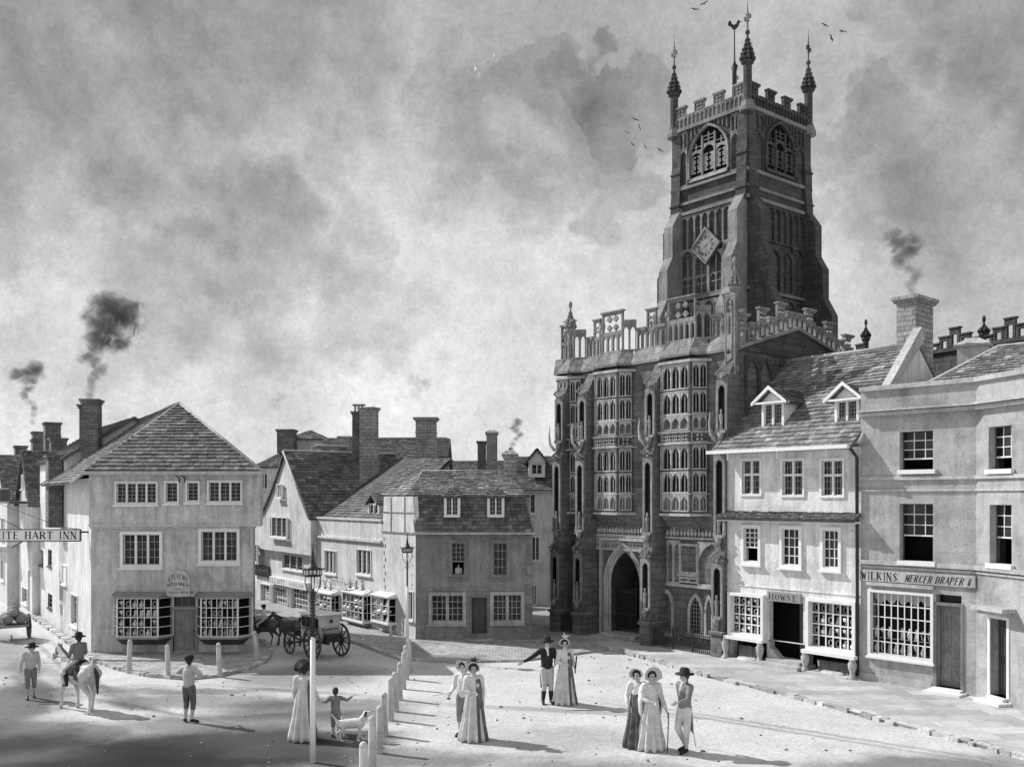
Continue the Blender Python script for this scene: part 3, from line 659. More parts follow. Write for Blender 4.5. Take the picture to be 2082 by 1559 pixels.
# ================================================================ houses up the left-hand street
LD = V((-.551, .835, 0)); LA = G(185, 1330)
def lpt(t, off=0): return LA+LD*t+V((-.835, -.551, 0))*off
def simple_body(mb, fr, W, D, H, holes=(), y=0):
    wall_holes(mb, 0, W, 0, H, list(holes), y)
    mb.face([(0, y, 0), (0, D, 0), (0, D, H), (0, y, H)]); mb.face([(W, y, 0), (W, D, 0), (W, D, H), (W, y, H)]); mb.face([(0, D, 0), (W, D, 0), (W, D, H), (0, D, H)])
def gable_roof(t, fr, W, D, z, rise, ov=.2, mat=None, axis='x', y0=0, dx=(0, 0)):
    """ridge along x (axis x) or along y"""
    if axis == 'x':
        m_ = D/2; r = rise
        tiles(t, fr, [(-ov, y0-ov, z-ov*r/m_), (W+ov, y0-ov, z-ov*r/m_), (W+ov-dx[1], m_, z+r), (-ov+dx[0], m_, z+r)], mat)
        tiles(t, fr, [(W+ov, D+ov, z-ov*r/m_), (-ov, D+ov, z-ov*r/m_), (-ov+dx[0], m_, z+r), (W+ov-dx[1], m_, z+r)], mat)
    else:
        m_ = W/2; r = rise
        tiles(t, fr, [(-ov, D+ov, z-ov*r/m_), (-ov, y0-ov, z-ov*r/m_), (m_, y0-ov, z+r), (m_, D+ov, z+r)], mat)
        tiles(t, fr, [(W+ov, y0-ov, z-ov*r/m_), (W+ov, D+ov, z-ov*r/m_), (m_, D+ov, z+r), (m_, y0-ov, z+r)], mat)
def left_row():
    # b: tall white house with the long stack, adjoining the corner house
    F = Fr(lpt(12.5), lpt(5.2)); t = thing('town_house', 'white limewashed house with a tall dark stack beside the corner shop', 'house', F.A)
    H = 7.0; hs = [F.rect(*q) for q in ((98, 1118, 105, 1150), (80, 1118, 88, 1148), (64, 1120, 72, 1150), (98, 1208, 106, 1235))]
    ds = [F.rect(66, 1196, 76, 1255), ]; ds = [(a, b, .1, d) for a, b, c, d in ds]
    w = MB(F); simple_body(w, F, F.len, 5, H, hs+ds); w.prism([(0, H), (F.len, H), (F.len, H+.01), (0, H+.01)], 0, 5)
    w.face([(0, 0, H), (0, 5, H), (0, 2.5, H+1.6)]); w.face([(F.len, 0, H), (F.len, 2.5, H+1.6), (F.len, 5, H)]); w.build('wall', WHITE, t)
    for r in hs: window(t, F, r, 1, 2, 3, sur=.02, proud=.01, mf=DPAINT)
    for r in ds: door(t, F, r, mat=DPAINT, frame=False)
    gable_roof(t, F, F.len, 5, H, 1.6, mat=TILE)
    x = F.hit(122, 1000)[0]; chimney(t, F, F.len-1.0, -.3, .8, .5, 4.2, 7.0, CHIMD, name='chimney')
    x = F.hit(98, 900, 2)[0]; chimney(t, F, x, 2.2, .9, .8, 7, 9.6, CHIMD, bands=2); x = F.hit(84, 900, 3)[0]; chimney(t, F, x-1.6, 3, .9, .7, 7, 9.8, CHIMD)
    # sloping pent over the door
    # c: gabled house with hanging bay
    F = Fr(lpt(17.5, .3), lpt(12.6, .3)); t = thing('gabled_house', 'white house with steep front gable and balcony beyond the tall stack', 'house', F.A)
    H = 5.2; W = F.len; hs = [F.rect(16, 1108, 26, 1150), F.rect(46, 1195, 56, 1225)]; ds = [(W*.7, W*.82, .1, 2.0)]
    w = MB(F); simple_body(w, F, W, 5, H, hs+ds); w.face([(0, 0, H), (W, 0, H), (W/2, 0, H+2.4)]); w.build('wall', WHITE, t)
    for r in hs: window(t, F, r, 1, 2, 3, sur=.04)
    window(t, F, (W/2-.25, W/2+.25, H+.6, H+1.2), 2, 1, 2, y=-.12, sur=.04)
    for r in ds: door(t, F, r, mat=DPAINT, frame=False)
    gable_roof(t, F, W, 5, H, 2.4, axis='y')
    k = MB(F); k.box(.3, W-.3, -.9, 0, H-.1, H); 
    for i in range(15): x = .33+(W-.68)*i/14; k.box(x, x+.03, -.88, -.85, H, H+.55)
    k.box(.3, W-.3, -.9, -.84, H+.55, H+.62); k.build('balcony', DPAINT, t)
    k = MB(F); k.hexa([(W*.55, -.8, 3.1), (W*.98, -.8, 3.1), (W*.98, 0, 3.6), (W*.55, 0, 3.6), (W*.55, -.8, 3.18), (W*.98, -.8, 3.18), (W*.98, 0, 3.7), (W*.55, 0, 3.7)]); k.build('pent_roof', TILE, t)
    # d: dark house with shop front, farther along
    F = Fr(lpt(24, .8), lpt(17.7, .8)); W = F.len; t = thing('town_house', 'half seen old house with jettied front far up the left street', 'house', F.A); H = 5.4
    hs = [(W*.15, W*.35, 1.2, 2.2), (W*.55, W*.8, 1.2, 2.2), (W*.2, W*.4, 3.3, 4.3), (W*.6, W*.8, 3.3, 4.3)]
    w = MB(F); simple_body(w, F, W, 5, H, hs); w.face([(0, 0, H), (W, 0, H), (W/2, 0, H+2.2)]); w.box(-.05, W+.05, -.35, 0, 2.7, 2.95); w.build('wall', PLASTL, t)
    for r in hs: window(t, F, r, 2, 2, 3, sur=.05)
    gable_roof(t, F, W, 5, H, 2.2, axis='y'); chimney(t, F, W*.2, 3, .8, .8, 5.5, 8.6, CHIMD)
    for i, (a, b, lab) in enumerate(((25, 33, 'grey house next to last up the left street'), (33.5, 42, 'small far house where the left street ends'))):
        F = Fr(lpt(b, .6), lpt(a, .6)); W = F.len; t = thing('town_house', lab, 'house', F.A); H = 5.6-.2*i
        hs = [(W*q, W*q+.7, z, z+1) for q in (.15, .45, .75) for z in (1.1, 3.4)]
        w = MB(F); simple_body(w, F, W, 5, H, hs); w.face([(W, 0, H), (W, 5, H), (W, 2.5, H+2)]); w.face([(0, 0, H), (0, 5, H), (0, 2.5, H+2)]); w.build('wall', PLASTL, t)
        for r in hs: window(t, F, r, 1, 2, 3, sur=.05)
        gable_roof(t, F, W, 5, H, 2); chimney(t, F, W*.6, 2.5, .8, .7, 6.5, 8.8, CHIMD)
left_row()
def inn_sign():
    d = 33.3; a = P(-30, 1088, d); b = P(163, 1088, d); F = Fr(a, b); z0, z1 = P(0, 1099, d).z, P(0, 1077, d).z
    t = thing('inn_sign', 'long white inn signboard spanning the street, lettered WHITE HART INN', 'sign', (F.A.x, F.A.y, z0))
    m = MB(F); m.box(0, F.len, -.03, .03, z0, z1); bo = m.build('board', WPAINT, t)
    l = MB(F); lettering(l, 'WHITE HART INN', .08, F.len-.06, z0+.07, z1-.06, -.036, slant=.0); l.build('lettering', INK, bo)
    f = MB(F); f.box(-.02, F.len+.02, -.045, .045, z0-.03, z0); f.box(-.02, F.len+.02, -.045, .045, z1, z1+.03); f.box(F.len, F.len+.03, -.045, .045, z0, z1); f.build('sign_frame', DPAINT, bo)
    h = MB(F); h.tube([(F.len, 0, z1+.02), (F.len*.8, .02, z1+.10), (-1.2, .2, z1+1.5)], .012, 5); h.tube([(F.len*.4, 0, z1), (-1.2, .2, z1+1.2)], .012, 5); h.box(-1.2, 0, -.03, .03, z0+.02, z0+.1); h.box(F.len+.03, F.len+.7, -.03, .03, z1-.1, z1-.04); h.build('hanging_iron', IRON, t)
inn_sign()

# ================================================================ the grey mansard cottage and its side
MD = V((-.5624, .8269, 0)); MA = G(845, 1303)
def mansard_house():
    F = Fr(MA, G(1082, 1303)); W = F.len; t = thing('mansard_cottage', 'two storey cottage with grey front, timbered white side and mansard stone roof with two dormers', 'house', MA)
    H = 4.02; r_ = F.rect
    win = [r_(919, 1104, 944, 1168), r_(1004, 1104, 1030, 1168)]
    lo = [r_(878, 1210, 941, 1262), r_(1003, 1209, 1060, 1261)]
    dr_ = r_(959, 1214, 990, 1300); dr_ = (dr_[0], dr_[1], .12, dr_[3])
    w = MB(F); wall_holes(w, 0, W, 0, H, win+lo+[dr_]); w.box(.005, W+.0, -.03, 0, 1.9, 1.99); w.box(-.0, W+.0, -.04, 0, .0, .3)
    w.face([(W, 0, 0), (W, 5, 0), (W, 5, H), (W, 0, H)]); fo = w.build('wall', ROUGHC, t); fo['label'] = 'dark grey roughcast front wall'
    q = MB(F)
    for i in range(10): z = .3+i*.37; q.box(W-.3 if i % 2 else W-.2, W+.02, -.035, .0, z, z+.33, random.uniform(.8, 1.2))
    q.build('quoins', TRIMD, t)
    for r in win: window(t, F, r, 1, 3, 4, sur=.13, proud=.06, mf=TRIMD, mb_=LEAD, bar=.02, opened=.42 if r is win[0] else 0)
    for r in lo: window(t, F, r, 2, 3, 4, sur=.12, proud=.05, mf=CTRIM, mull=.12, mb_=TRIM, bar=.02)
    door(t, F, dr_, mat=DPAINT, mf=TRIMD)
    s = MB(F); c = (dr_[0]+dr_[1])/2; s.lathe(c, 0, [(.55, 0), (.55, .1), (.5, .12)], 16, False); s.build('doorstep', TRIM, t)
    # side wall
    S = Fr(MA+MD*2.75, MA); w = MB(S); sd_ = S.rect(831, 1203, 840, 1258); bw = S.rect(771, 1212, 806, 1262)
    sdr = (sd_[0], sd_[1], sd_[2], sd_[3])
    wall_holes(w, 0, 2.75, 0, H, [sdr, (bw[0]+.1, bw[1]-.1, bw[2], bw[3])])
    # gable of the mansard: lower steep part leaning with the roof
    z2 = 5.42; w.prism([(0, H), (2.75, H), (2.55, z2), (.12, z2)], 0, .2); wo = w.build('side_wall', WHITE, t)
    tb = MB(S)
    for x in (.75, 1.9): tb.box(x-.03, x+.03, -.02, 0, H+.02, z2-.02)
    tb.box(.08, 2.64, -.018, 0, (H+z2)/2+.05, (H+z2)/2+.1); tb.box(0, 2.75, -.03, 0, H-.03, H+.03); tb.build('timber_framing', WOOD, wo)
    q = MB(S)
    for i in range(9): z = 1.5+i*.27; a = .12+.1*(i % 2); q.box(a, a+.05, -.012, 0, z, z+.15, .5)
    for i in range(8): z = 1.0+i*.36; q.box(2.5, 2.54, -.012, 0, z, z+.04, .2)
    q.build('quoin_marks', WOOD, wo)
    window(t, S, sdr, 1, 1, 3, sur=.04)
    bay(t, S, bw[0], bw[1], bw[2], bw[3], .35, .05, (1, 3, 1), 3, mf=WPAINT, wl='pale wares in the square bay on the white side of the mansard cottage', sqs=True, dark=GPAINT)
    # mansard roof
    o = .1; zl = H+.02
    sl = V((MD.x, MD.y))
    P0, P1 = F.w((-.02, -o-.05, zl)), F.w((W+.06, -o-.05, zl))
    Q0 = P(836, 1006, 36.6); Q1 = P(1066, 1016, 36.6); Q0.z = Q1.z = 5.46
    R0 = P(858, 955, 38.1); R1 = P(1029, 965, 38.1); R0.z = R1.z = 6.42
    tiles(t, WF, [P0, P1, Q1, Q0], TILE, course=.16)
    tiles(t, WF, [Q0+V((-.05, -.1, .0)), Q1+V((.05, -.1, .0)), R1, R0], TILEL, course=.15)
    Bq = Q0+MD*2.6; 
    tiles(t, WF, [Bq+V((-.05, 0, 0)), Q0+V((-.06, -.08, 0)), R0], TILEL, course=.15)
    N0 = V((Bq.x+.6, 41.2, 5.4)); tiles(t, WF, [V((Q1.x+.1, 40.6, 5.4)), N0, R0, R1], TILEL)
    tiles(t, WF, [Q1+V((.05, -.1, 0)), V((Q1.x+.1, 40.6, 5.4)), R1], TILEL)
    k = MB(); k.tube([R0, R1], .06, 6); k.tube([Q0, R0], .04, 6); k.build('ridge_tiles', TRIM, t)
    g = MB(F); g.box(-.05, W+.1, -.2, -.12, H-.02, H+.06); g.build('gutter', TRIM, t)
    w = MB(); w.face([(P1.x-.06, P1.y+.1, H), (P1.x-.06, 41, H), (Q1.x, 41, 5.46), (Q1.x, Q1.y, 5.46)]); w.face([(P1.x-.06, 41, 0), (N0.x-1, 41.5, 0), (N0.x-1, 41.5, 5.4), (P1.x-.06, 41, 5.4)]); w.build('rear_wall', PLAST, t)
    for (a, b) in ((907, 931), (995, 1021)):
        D = Fr(V((-8, 35.86)), V((4, 35.86))); r = D.rect(a, 1011, b, 1047)
        x0, x1, z0, z1 = r; d = MB(D); wall_holes(d, x0-.08, x1+.08, z0-.08, z1+.05, [r], 0, .1)
        for x in (x0-.08, x1+.08): d.face([(x, 0, z0-.08), (x, 1.0, z1+.05), (x, 0, z1+.05)])
        do = d.build('dormer', WPAINT, t)
        window(t, D, r, 2, 2, 4, sur=0, sill=False, bar=.018, depth=.08)
        m_ = (x0+x1)/2
        tm = MB(D)
        tiles(t, D, [(x0-.2, 1.3, z1+.03), (x0-.2, -.12, z1+.03), (m_, .2, z1+.36), (m_, 1.4, z1+.36)], mbx=tm, course=.12, tw=.14)
        tiles(t, D, [(x1+.2, -.12, z1+.03), (x1+.2, 1.3, z1+.03), (m_, 1.4, z1+.36), (m_, .2, z1+.36)], mbx=tm, course=.12, tw=.14)
        tiles(t, D, [(x0-.2, -.12, z1+.03), (x1+.2, -.12, z1+.03), (m_, .2, z1+.36)], mbx=tm, course=.12, tw=.14)
        tm.build('dormer_roof', TILE, do)
    c = P(1037, 1000, 38.0); chimney(t, WF, c.x, c.y, .5, .5, 5.2, 7.05, CHIM, pots=1, hood=True)
    return t
mansard_house()
def potted(loc, lab, grp='flower pots on the shop bays'):
    t = thing('flower_pot', lab, 'plant pot', loc, grp); m = MB(); m.fr = WF
    x, y, z = loc; m.lathe(x, y, [(.05, z), (.07, z+.1), (.08, z+.12)], 8); m.build('pot', POT, t)
    m = MB(); 
    for i in range(46):
        a = random.uniform(0, 2*PI); r = random.uniform(0, .11); h = random.uniform(.12, .42); s = random.uniform(.02, .035)
        c = V((x+r*math.cos(a), y+r*math.sin(a), z+h)); u = V((random.uniform(-1, 1), random.uniform(-1, 1), random.uniform(-1, 1))).normalized(); v = u.cross(V((.3, .2, 1))).normalized()
        m.face([c-u*s, c+v*s*.6, c+u*s, c-v*s*.6], random.uniform(.5, 2.4))
    for i in range(4): a = i*1.7; m.tube([(x, y, z+.1), (x+.05*math.cos(a), y+.05*math.sin(a), z+.36)], .006, 4)
    m.build('foliage', FLOWER, t)
def white_shop():
    S = Fr(MA+MD*9.35, MA+MD*2.76); W = S.len; t = thing('white_shop_house', 'low white limewashed shop house with two bays, flower pots and a small hanging board', 'house', S.A)
    H = 4.42; r_ = S.rect
    win = [r_(661, 1120, 684, 1164), r_(726, 1118, 754, 1166)]; b = [r_(652, 1205, 690, 1248), r_(714, 1206, 756, 1258)]
    dr_ = r_(698, 1206, 710, 1282); dr_ = (dr_[0], dr_[1], .12, dr_[3])
    w = MB(S); wall_holes(w, 0, W, 0, H, win+[dr_]+[(q[0]+.08, q[1]-.08, q[2], q[3]) for q in b]); 
    w.box(-.05, W-.02, -.1, 0, 3.56, 3.66); w.box(-.06, W+.0, -.06, .12, H, H+.08)
    w.face([(0, 0, 0), (0, 5, 0), (0, 5, H), (0, 0, H)]); w.face([(W, .1, 3.9), (W, 4, 3.9), (W, 4, H), (W, .1, H)]); w.box(.05, W-.02, -.015, 0, .1, .35); w.build('wall', WHITE, t)
    for r in win: window(t, S, r, 3, 1, 5, sur=.05, mull=.07, bar=.012)
    door(t, S, dr_, mat=GPAINT)
    bay(t, S, *b[0], .4, .06, (2, 5, 2), 3, mf=WPAINT, sqs=True, wl='pale goods in the white shop bay next to the gabled house', dark=GPAINT)
    bay(t, S, *b[1], .4, .06, (2, 5, 2), 3, mf=WPAINT, sqs=True, wl='pale goods in the white shop bay under the small hanging board', dark=GPAINT)
    tiles(t, S, [(.0, .15, H+.0), (W+.4, .15, H+.0), (W-.6, 3.6, 7.0), (1.6, 3.6, 7.2)], TILE)
    tiles(t, S, [(.0, .15, H), (1.6, 3.6, 7.2), (0, 3.8, 7.1)], TILE)
    # dormer
    r = S.rect(752, 1026, 770, 1050, .5); x0, x1, z0, z1 = r; d = MB(S); wall_holes(d, x0-.08, x1+.1, z0-.1, z1+.06, [r], .45, .1)
    for x in (x0-.08, x1+.1): d.face([(x, .45, z0-.1), (x, 1.6, z1+.06), (x, .45, z1+.06)])
    do = d.build('dormer', WPAINT, t); window(t, S, r, 2, 1, 3, y=.45, sur=0, sill=False)
    tm = MB(S); m_ = (x0+x1)/2
    tiles(t, S, [(x0-.2, 2, z1+.05), (x0-.2, .3, z1+.05), (m_, .35, z1+.5), (m_, 2, z1+.5)], mbx=tm); tiles(t, S, [(x1+.2, .3, z1+.05), (x1+.2, 2, z1+.05), (m_, 2, z1+.5), (m_, .35, z1+.5)], mbx=tm)
    tm.build('dormer_roof', TILEL, do)
    # board
    a = S.hit(696, 1185)[0]; c = S.hit(722, 1185)[0]; z0, z1 = S.hit(705, 1188)[1], S.hit(705, 1175)[1]
    m = MB(S); m.box(a, c, -.5, -.46, z0, z1); bo = m.build('hanging_board', WPAINT, t); l = MB(S); lettering(l, 'BUCKLYN', a+.05, c-.05, z0+.12, z1-.03, -.505); l.build('lettering', INK, bo); l = MB(S); lettering(l, 'WINE & TEA', a+.1, c-.1, z0+.02, z0+.09, -.505); l.build('lettering', INK, bo)
    m = MB(S); m.tube([(a+.1, 0, z0+.2), (a+.1, -.46, z0+.2)], .015, 5); m.tube([(c-.1, 0, z0+.1), (c-.1, -.46, z0+.1)], .015, 5); m.build('bracket', IRON, bo)
    k = 0
    for q in b:
        for i in range(3):
            x = q[0]+(q[1]-q[0])*(.2+.3*i); potted(S.w((x, -.22, q[3]+.17)), ('leftmost', 'middle', 'rightmost')[i]+(' pot plant on the bay next to the gabled house' if k == 0 else ' pot plant on the bay under the hanging board'))
        k += 1
white_shop()
def gable_house():
    S = Fr(MA+MD*17.4, MA+MD*9.4); W = S.len; t = thing('gabled_shop_house', 'tall white house with a sweeping pointed gable over long shop windows', 'house', S.A)
    r_ = S.rect; xa = S.hit(592, 1000)[0]; zA = S.hit(592, 920)[1]; xr = S.hit(634, 1000)[0]; H0 = S.hit(634, 1052)[1]; xl = S.hit(524, 1000)[0]
    zj = S.hit(592, 1121)[1]
    win = [r_(567, 1052, 600, 1090), r_(580, 986, 590, 1010)]; lw = [r_(518, 1106, 538, 1140), r_(575, 1129, 616, 1157)]
    sh = [r_(533, 1188, 551, 1232), r_(557, 1194, 587, 1236), r_(594, 1197, 630, 1240)]
    w = MB(S); wall_holes(w, 0, W, 0, zj, [lw[1]]+sh); xj = S.hit(548, 1121)[0]
    w.box(xj, W, -.3, 0, zj-.02, zj+.0)
    # upper wall with the sweeping gable
    xw = [xj-.9, W]; prof = []
    for i in range(9):
        u = i/8; prof.append((xl+(xa-xl)*u**.62 if False else xl+(xa-xl)*u, H0-.4+(zA-H0+.4)*(u**1.7)))
    w.prism([(xl, zj), (W, zj), (W, H0)]+[(xa+(W-xa)*(1-u/6)**1.0, H0+(zA-H0)*((u/6)**1.25)) for u in range(1, 6)]+[(xa, zA)]+prof[::-1][1:], -.3, 0)
    w.face([(0, 0, zj), (xl, 0, zj), (xl, 0, zj+1.2), (0, 0, zj+1.2)])
    w.box(0, W, .0, 3, 0, .02); w.face([(W, 0, 0), (W, 5, 0), (W, 5, H0), (W, 0, H0)]); w.build('wall', WHITE, t)
    for r in win: window(t, S, r, 3 if r is win[0] else 2, 2, 5, y=-.42, sur=.05, depth=.1, bar=.016)
    window(t, S, lw[0], 3, 1, 4, y=-.42, sur=.05); window(t, S, lw[1], 3, 2, 4, sur=.04)
    for i, r in enumerate(sh):
        window(t, S, r, 1, (3, 6, 6)[i], 4, sur=.05, proud=.1, bar=.035, mb_=WPAINT, shop=True, name='shop_window')
        wares(S, r[0], r[1], r[2], r[3], .2, (3, 6, 6)[i], 4, ('dim', 'pale', 'bright')[i]+' wares behind the '+('left', 'middle', 'right')[i]+' shop window of the pointed gable house', dens=.8)
    k = MB(S); k.box(sh[0][0]-.3, W, .3, .34, .5, zj); k.build('dark_shop_interior', BLACK, t)
    a = sh[1][0]; c = sh[2][1]; m = MB(S); m.box(a-.1, c, -.2, 0, sh[1][3]+.15, sh[1][3]+.5); mo = m.build('fascia', WPAINT, t); l = MB(S); lettering(l, 'ELLIOTT', a, a+(c-a)*.45, sh[1][3]+.22, sh[1][3]+.42, -.205); l.build('lettering', INK, mo); l = MB(S); lettering(l, 'SADLER', a+(c-a)*.55, c-.2, sh[1][3]+.24, sh[1][3]+.38, -.205); l.build('lettering', INK, mo)
    a2 = S.hit(517, 1000)[0]; m = MB(S); m.box(a2, sh[0][1]-.1, -.12, 0, sh[0][3]+.4, sh[0][3]+.95); mo = m.build('dark_fascia', DPAINT, t); l = MB(S); lettering(l, 'PEARCE', a2+.3, sh[0][1]-.2, sh[0][3]+.5, sh[0][3]+.8, -.125); l.build('lettering', LEAD, mo)
    # roof slopes: ridge runs straight back
    rl = 5.6
    tiles(t, S, [(W+.1, -.4, H0-.05), (W+.1, rl, H0-.05), (xa, rl, zA+.05), (xa, -.4, zA+.05)], TILE, course=.22, tw=.26)
    n = 8; tm = MB(S)
    for i in range(n):
        u0, u1 = i/n, (i+1)/n
        p = lambda u, y: (xl+(xa-xl)*u, y, H0-.35+(zA-H0+.4)*(u**1.7))
        tiles(t, S, [p(u0, rl), p(u0, -.42), p(u1, -.42), p(u1, rl)], mbx=tm, course=.22, tw=.26)
    tm.build('swept_roof', TILEL, t)
    m = MB(S); m.tube([(xa, -.4, zA+.08), (xa, rl, zA+.08)], .07, 6); m.tube([(xa, -.42, zA+.05), (W+.05, -.42, H0)], .05, 6); m.build('ridge_tiles', TRIM, t)
gable_house()

# ================================================================ roofs and stacks behind the side street
def back_block(name, label, px0, px1, d, zE, zR, depth=5, mat=None, wmat=None, ang=0, hip=0, wins=(), ov=.2):
    a, b = P(px0, HY, d), P(px1, HY, d); a = V((a.x, a.y)); b = V((b.x, b.y+ang)); F = Fr(a, b); W = F.len
    t = thing(name, label, 'house', F.A); w = MB(F); hs = [F.rect(*q) for q in wins]; simple_body(w, F, W, depth, zE, hs)
    if not hip:
        for x in (0, W): w.face([(x, 0, zE), (x, depth, zE), (x, depth/2, zR)])
    w.build('wall', wmat or PLASTL, t)
    for r in hs: window(t, F, r, 2, 2, 3, sur=.05)
    m_ = depth/2
    tiles(t, F, [(-ov, -ov, zE-.1), (W+ov, -ov, zE-.1), (W+ov*(not hip)-hip, m_, zR), (-ov*(not hip)+hip, m_, zR)], mat)
    tiles(t, F, [(W+ov, depth+ov, zE-.1), (-ov, depth+ov, zE-.1), (-ov*(not hip)+hip, m_, zR), (W+ov*(not hip)-hip, m_, zR)], mat)
    if hip:
        tiles(t, F, [(-ov, depth+ov, zE-.1), (-ov, -ov, zE-.1), (hip, m_, zR)], mat); tiles(t, F, [(W+ov, -ov, zE-.1), (W+ov, depth+ov, zE-.1), (W-hip, m_, zR)], mat)
    k = MB(F); k.tube([(hip, m_, zR+.03), (W-hip, m_, zR+.03)], .07, 6); k.build('ridge_tiles', TRIM, t)
    return t, F
def zat(py, d): return CH+(HY-py)/FP*d
def stack(t, F, px, pw, ptop, d, zb, mat=None, dep=None, **k):
    """a stack whose left face starts at picture column px"""
    c = P(px, HY, d); w = pw*d/FP; L_ = F.A
    R = Fr((c.x, c.y), (c.x+w, c.y+.0)); chimney(t, R, w/2, (dep or w)/2, w, dep or w, zb, zat(ptop, d), mat, **k)
d = 56
t, F = back_block('town_house', 'hip roofed old house with square roof turret behind the pointed gable', 522, 690, d, zat(945, d), zat(900, d), 6, TILE, WHITE, hip=1.6, wins=((531, 963, 543, 993),))
stack(t, F, 563, 33, 874, 57, 8, CHIMD)
c = MB(); a = P(592, 905, 58); 
c.box(a.x, a.x+2.0, a.y, a.y+1.6, 7, zat(892, 58)); co = c.build('roof_turret', PLASTL, t)
tm = MB(); z = zat(892, 58); x0, x1, y0, y1 = a.x-.2, a.x+2.2, a.y-.2, a.y+1.8; ap = ((x0+x1)/2, (y0+y1)/2, zat(873, 58))
for e in (((x0, y0, z), (x1, y0, z)), ((x1, y0, z), (x1, y1, z)), ((x0, y1, z), (x0, y0, z)), ((x1, y1, z), (x0, y1, z))): tiles(t, WF, [e[0], e[1], ap], mbx=tm)
tm.build('turret_roof', TILEL, co)
d = 52
t, F = back_block('town_house', 'long steep roofed house behind the white shop with tall twin stacks', 640, 900, d, zat(985, d), zat(884, d), 7, TILE, PLASTL)
stack(t, F, 716, 20, 838, 47, 4.4, CHIMD, dep=.5); 
k = MB(); c = P(720, HY, 47)
for i in range(3): x = c.x+.02+i*.17; k.tube([(x, c.y+.2, zat(838, 47)), (x, c.y+.2, zat(824, 47))], .05, 6)
k.box(c.x-.1, c.x+.5, c.y+.05, c.y+.4, zat(824, 47), zat(821, 47)); k.build('chimney_pots', CHIM, t)
c = P(731, HY, 46); R = Fr((c.x, c.y), (c.x+.75, c.y-.25)); chimney(t, R, .35, .3, .72, .6, 4.6, zat(830, 46), CHIM, bands=2, flare=.0)
stack(t, F, 688, 22, 888, 53, 6.5, CHIM)
stack(t, F, 845, 40, 850, 51, 7, CHIM, bands=2, cap=.14); stack(t, F, 889, 22, 893, 54, 6, CHIM)
d = 60
d = 49
t, F = back_block('town_house', 'narrow steep lichened roof wedged between the pointed gable and the twin stacks', 655, 722, d, zat(1000, d), zat(902, d), 5, TILEL, PLASTL, ang=.6)
d = 60
t, F = back_block('town_house', 'low broad roofed house beyond the mansard cottage with slender paired stacks', 880, 1030, d, zat(975, d), zat(935, d), 6, TILE, PLASTL)
stack(t, F, 971, 17, 898, 58, 6, CHIMD, dep=.5); stack(t, F, 989, 22, 880, 57, 6, CHIM, hood=True, dep=.6)
d = 47
t, F = back_block('town_house', 'narrow white house with a dormer squeezed between the mansard cottage and the church', 1046, 1152, d, zat(992, d), zat(925, d), 6, TILE, WHITE,
                  wins=((1068, 1005, 1088, 1042), (1082, 1092, 1096, 1138), (1082, 1190, 1090, 1228)), ang=0)
W = F.len; r = F.rect(1081, 944, 1102, 964, .6); x0, x1, z0, z1 = r
dm = MB(F); wall_holes(dm, x0-.15, x1+.15, z0-.15, z1+.1, [r], .5, .1); dm.face([(x0-.3, .45, z1+.1), (x1+.3, .45, z1+.1), ((x0+x1)/2, .45, z1+.75)])
for x in (x0-.15, x1+.15): dm.face([(x, .5, z0-.15), (x, 2, z1+.1), (x, .5, z1+.1)])
do = dm.build('dormer', WPAINT, t); window(t, F, r, 2, 1, 2, y=.5, sur=0, sill=False)
tm = MB(F); m_ = (x0+x1)/2; tiles(t, F, [(x0-.35, 2.4, z1+.05), (x0-.35, .3, z1+.05), (m_, .3, z1+.8), (m_, 2.4, z1+.8)], mbx=tm); tiles(t, F, [(x1+.35, .3, z1+.05), (x1+.35, 2.4, z1+.05), (m_, 2.4, z1+.8), (m_, .3, z1+.8)], mbx=tm); tm.build('dormer_roof', TILE, do)
m = MB(F); m.box(0, W, -.18, 0, zat(1000, d), zat(996, d)); m.build('gutter', TRIM, t)
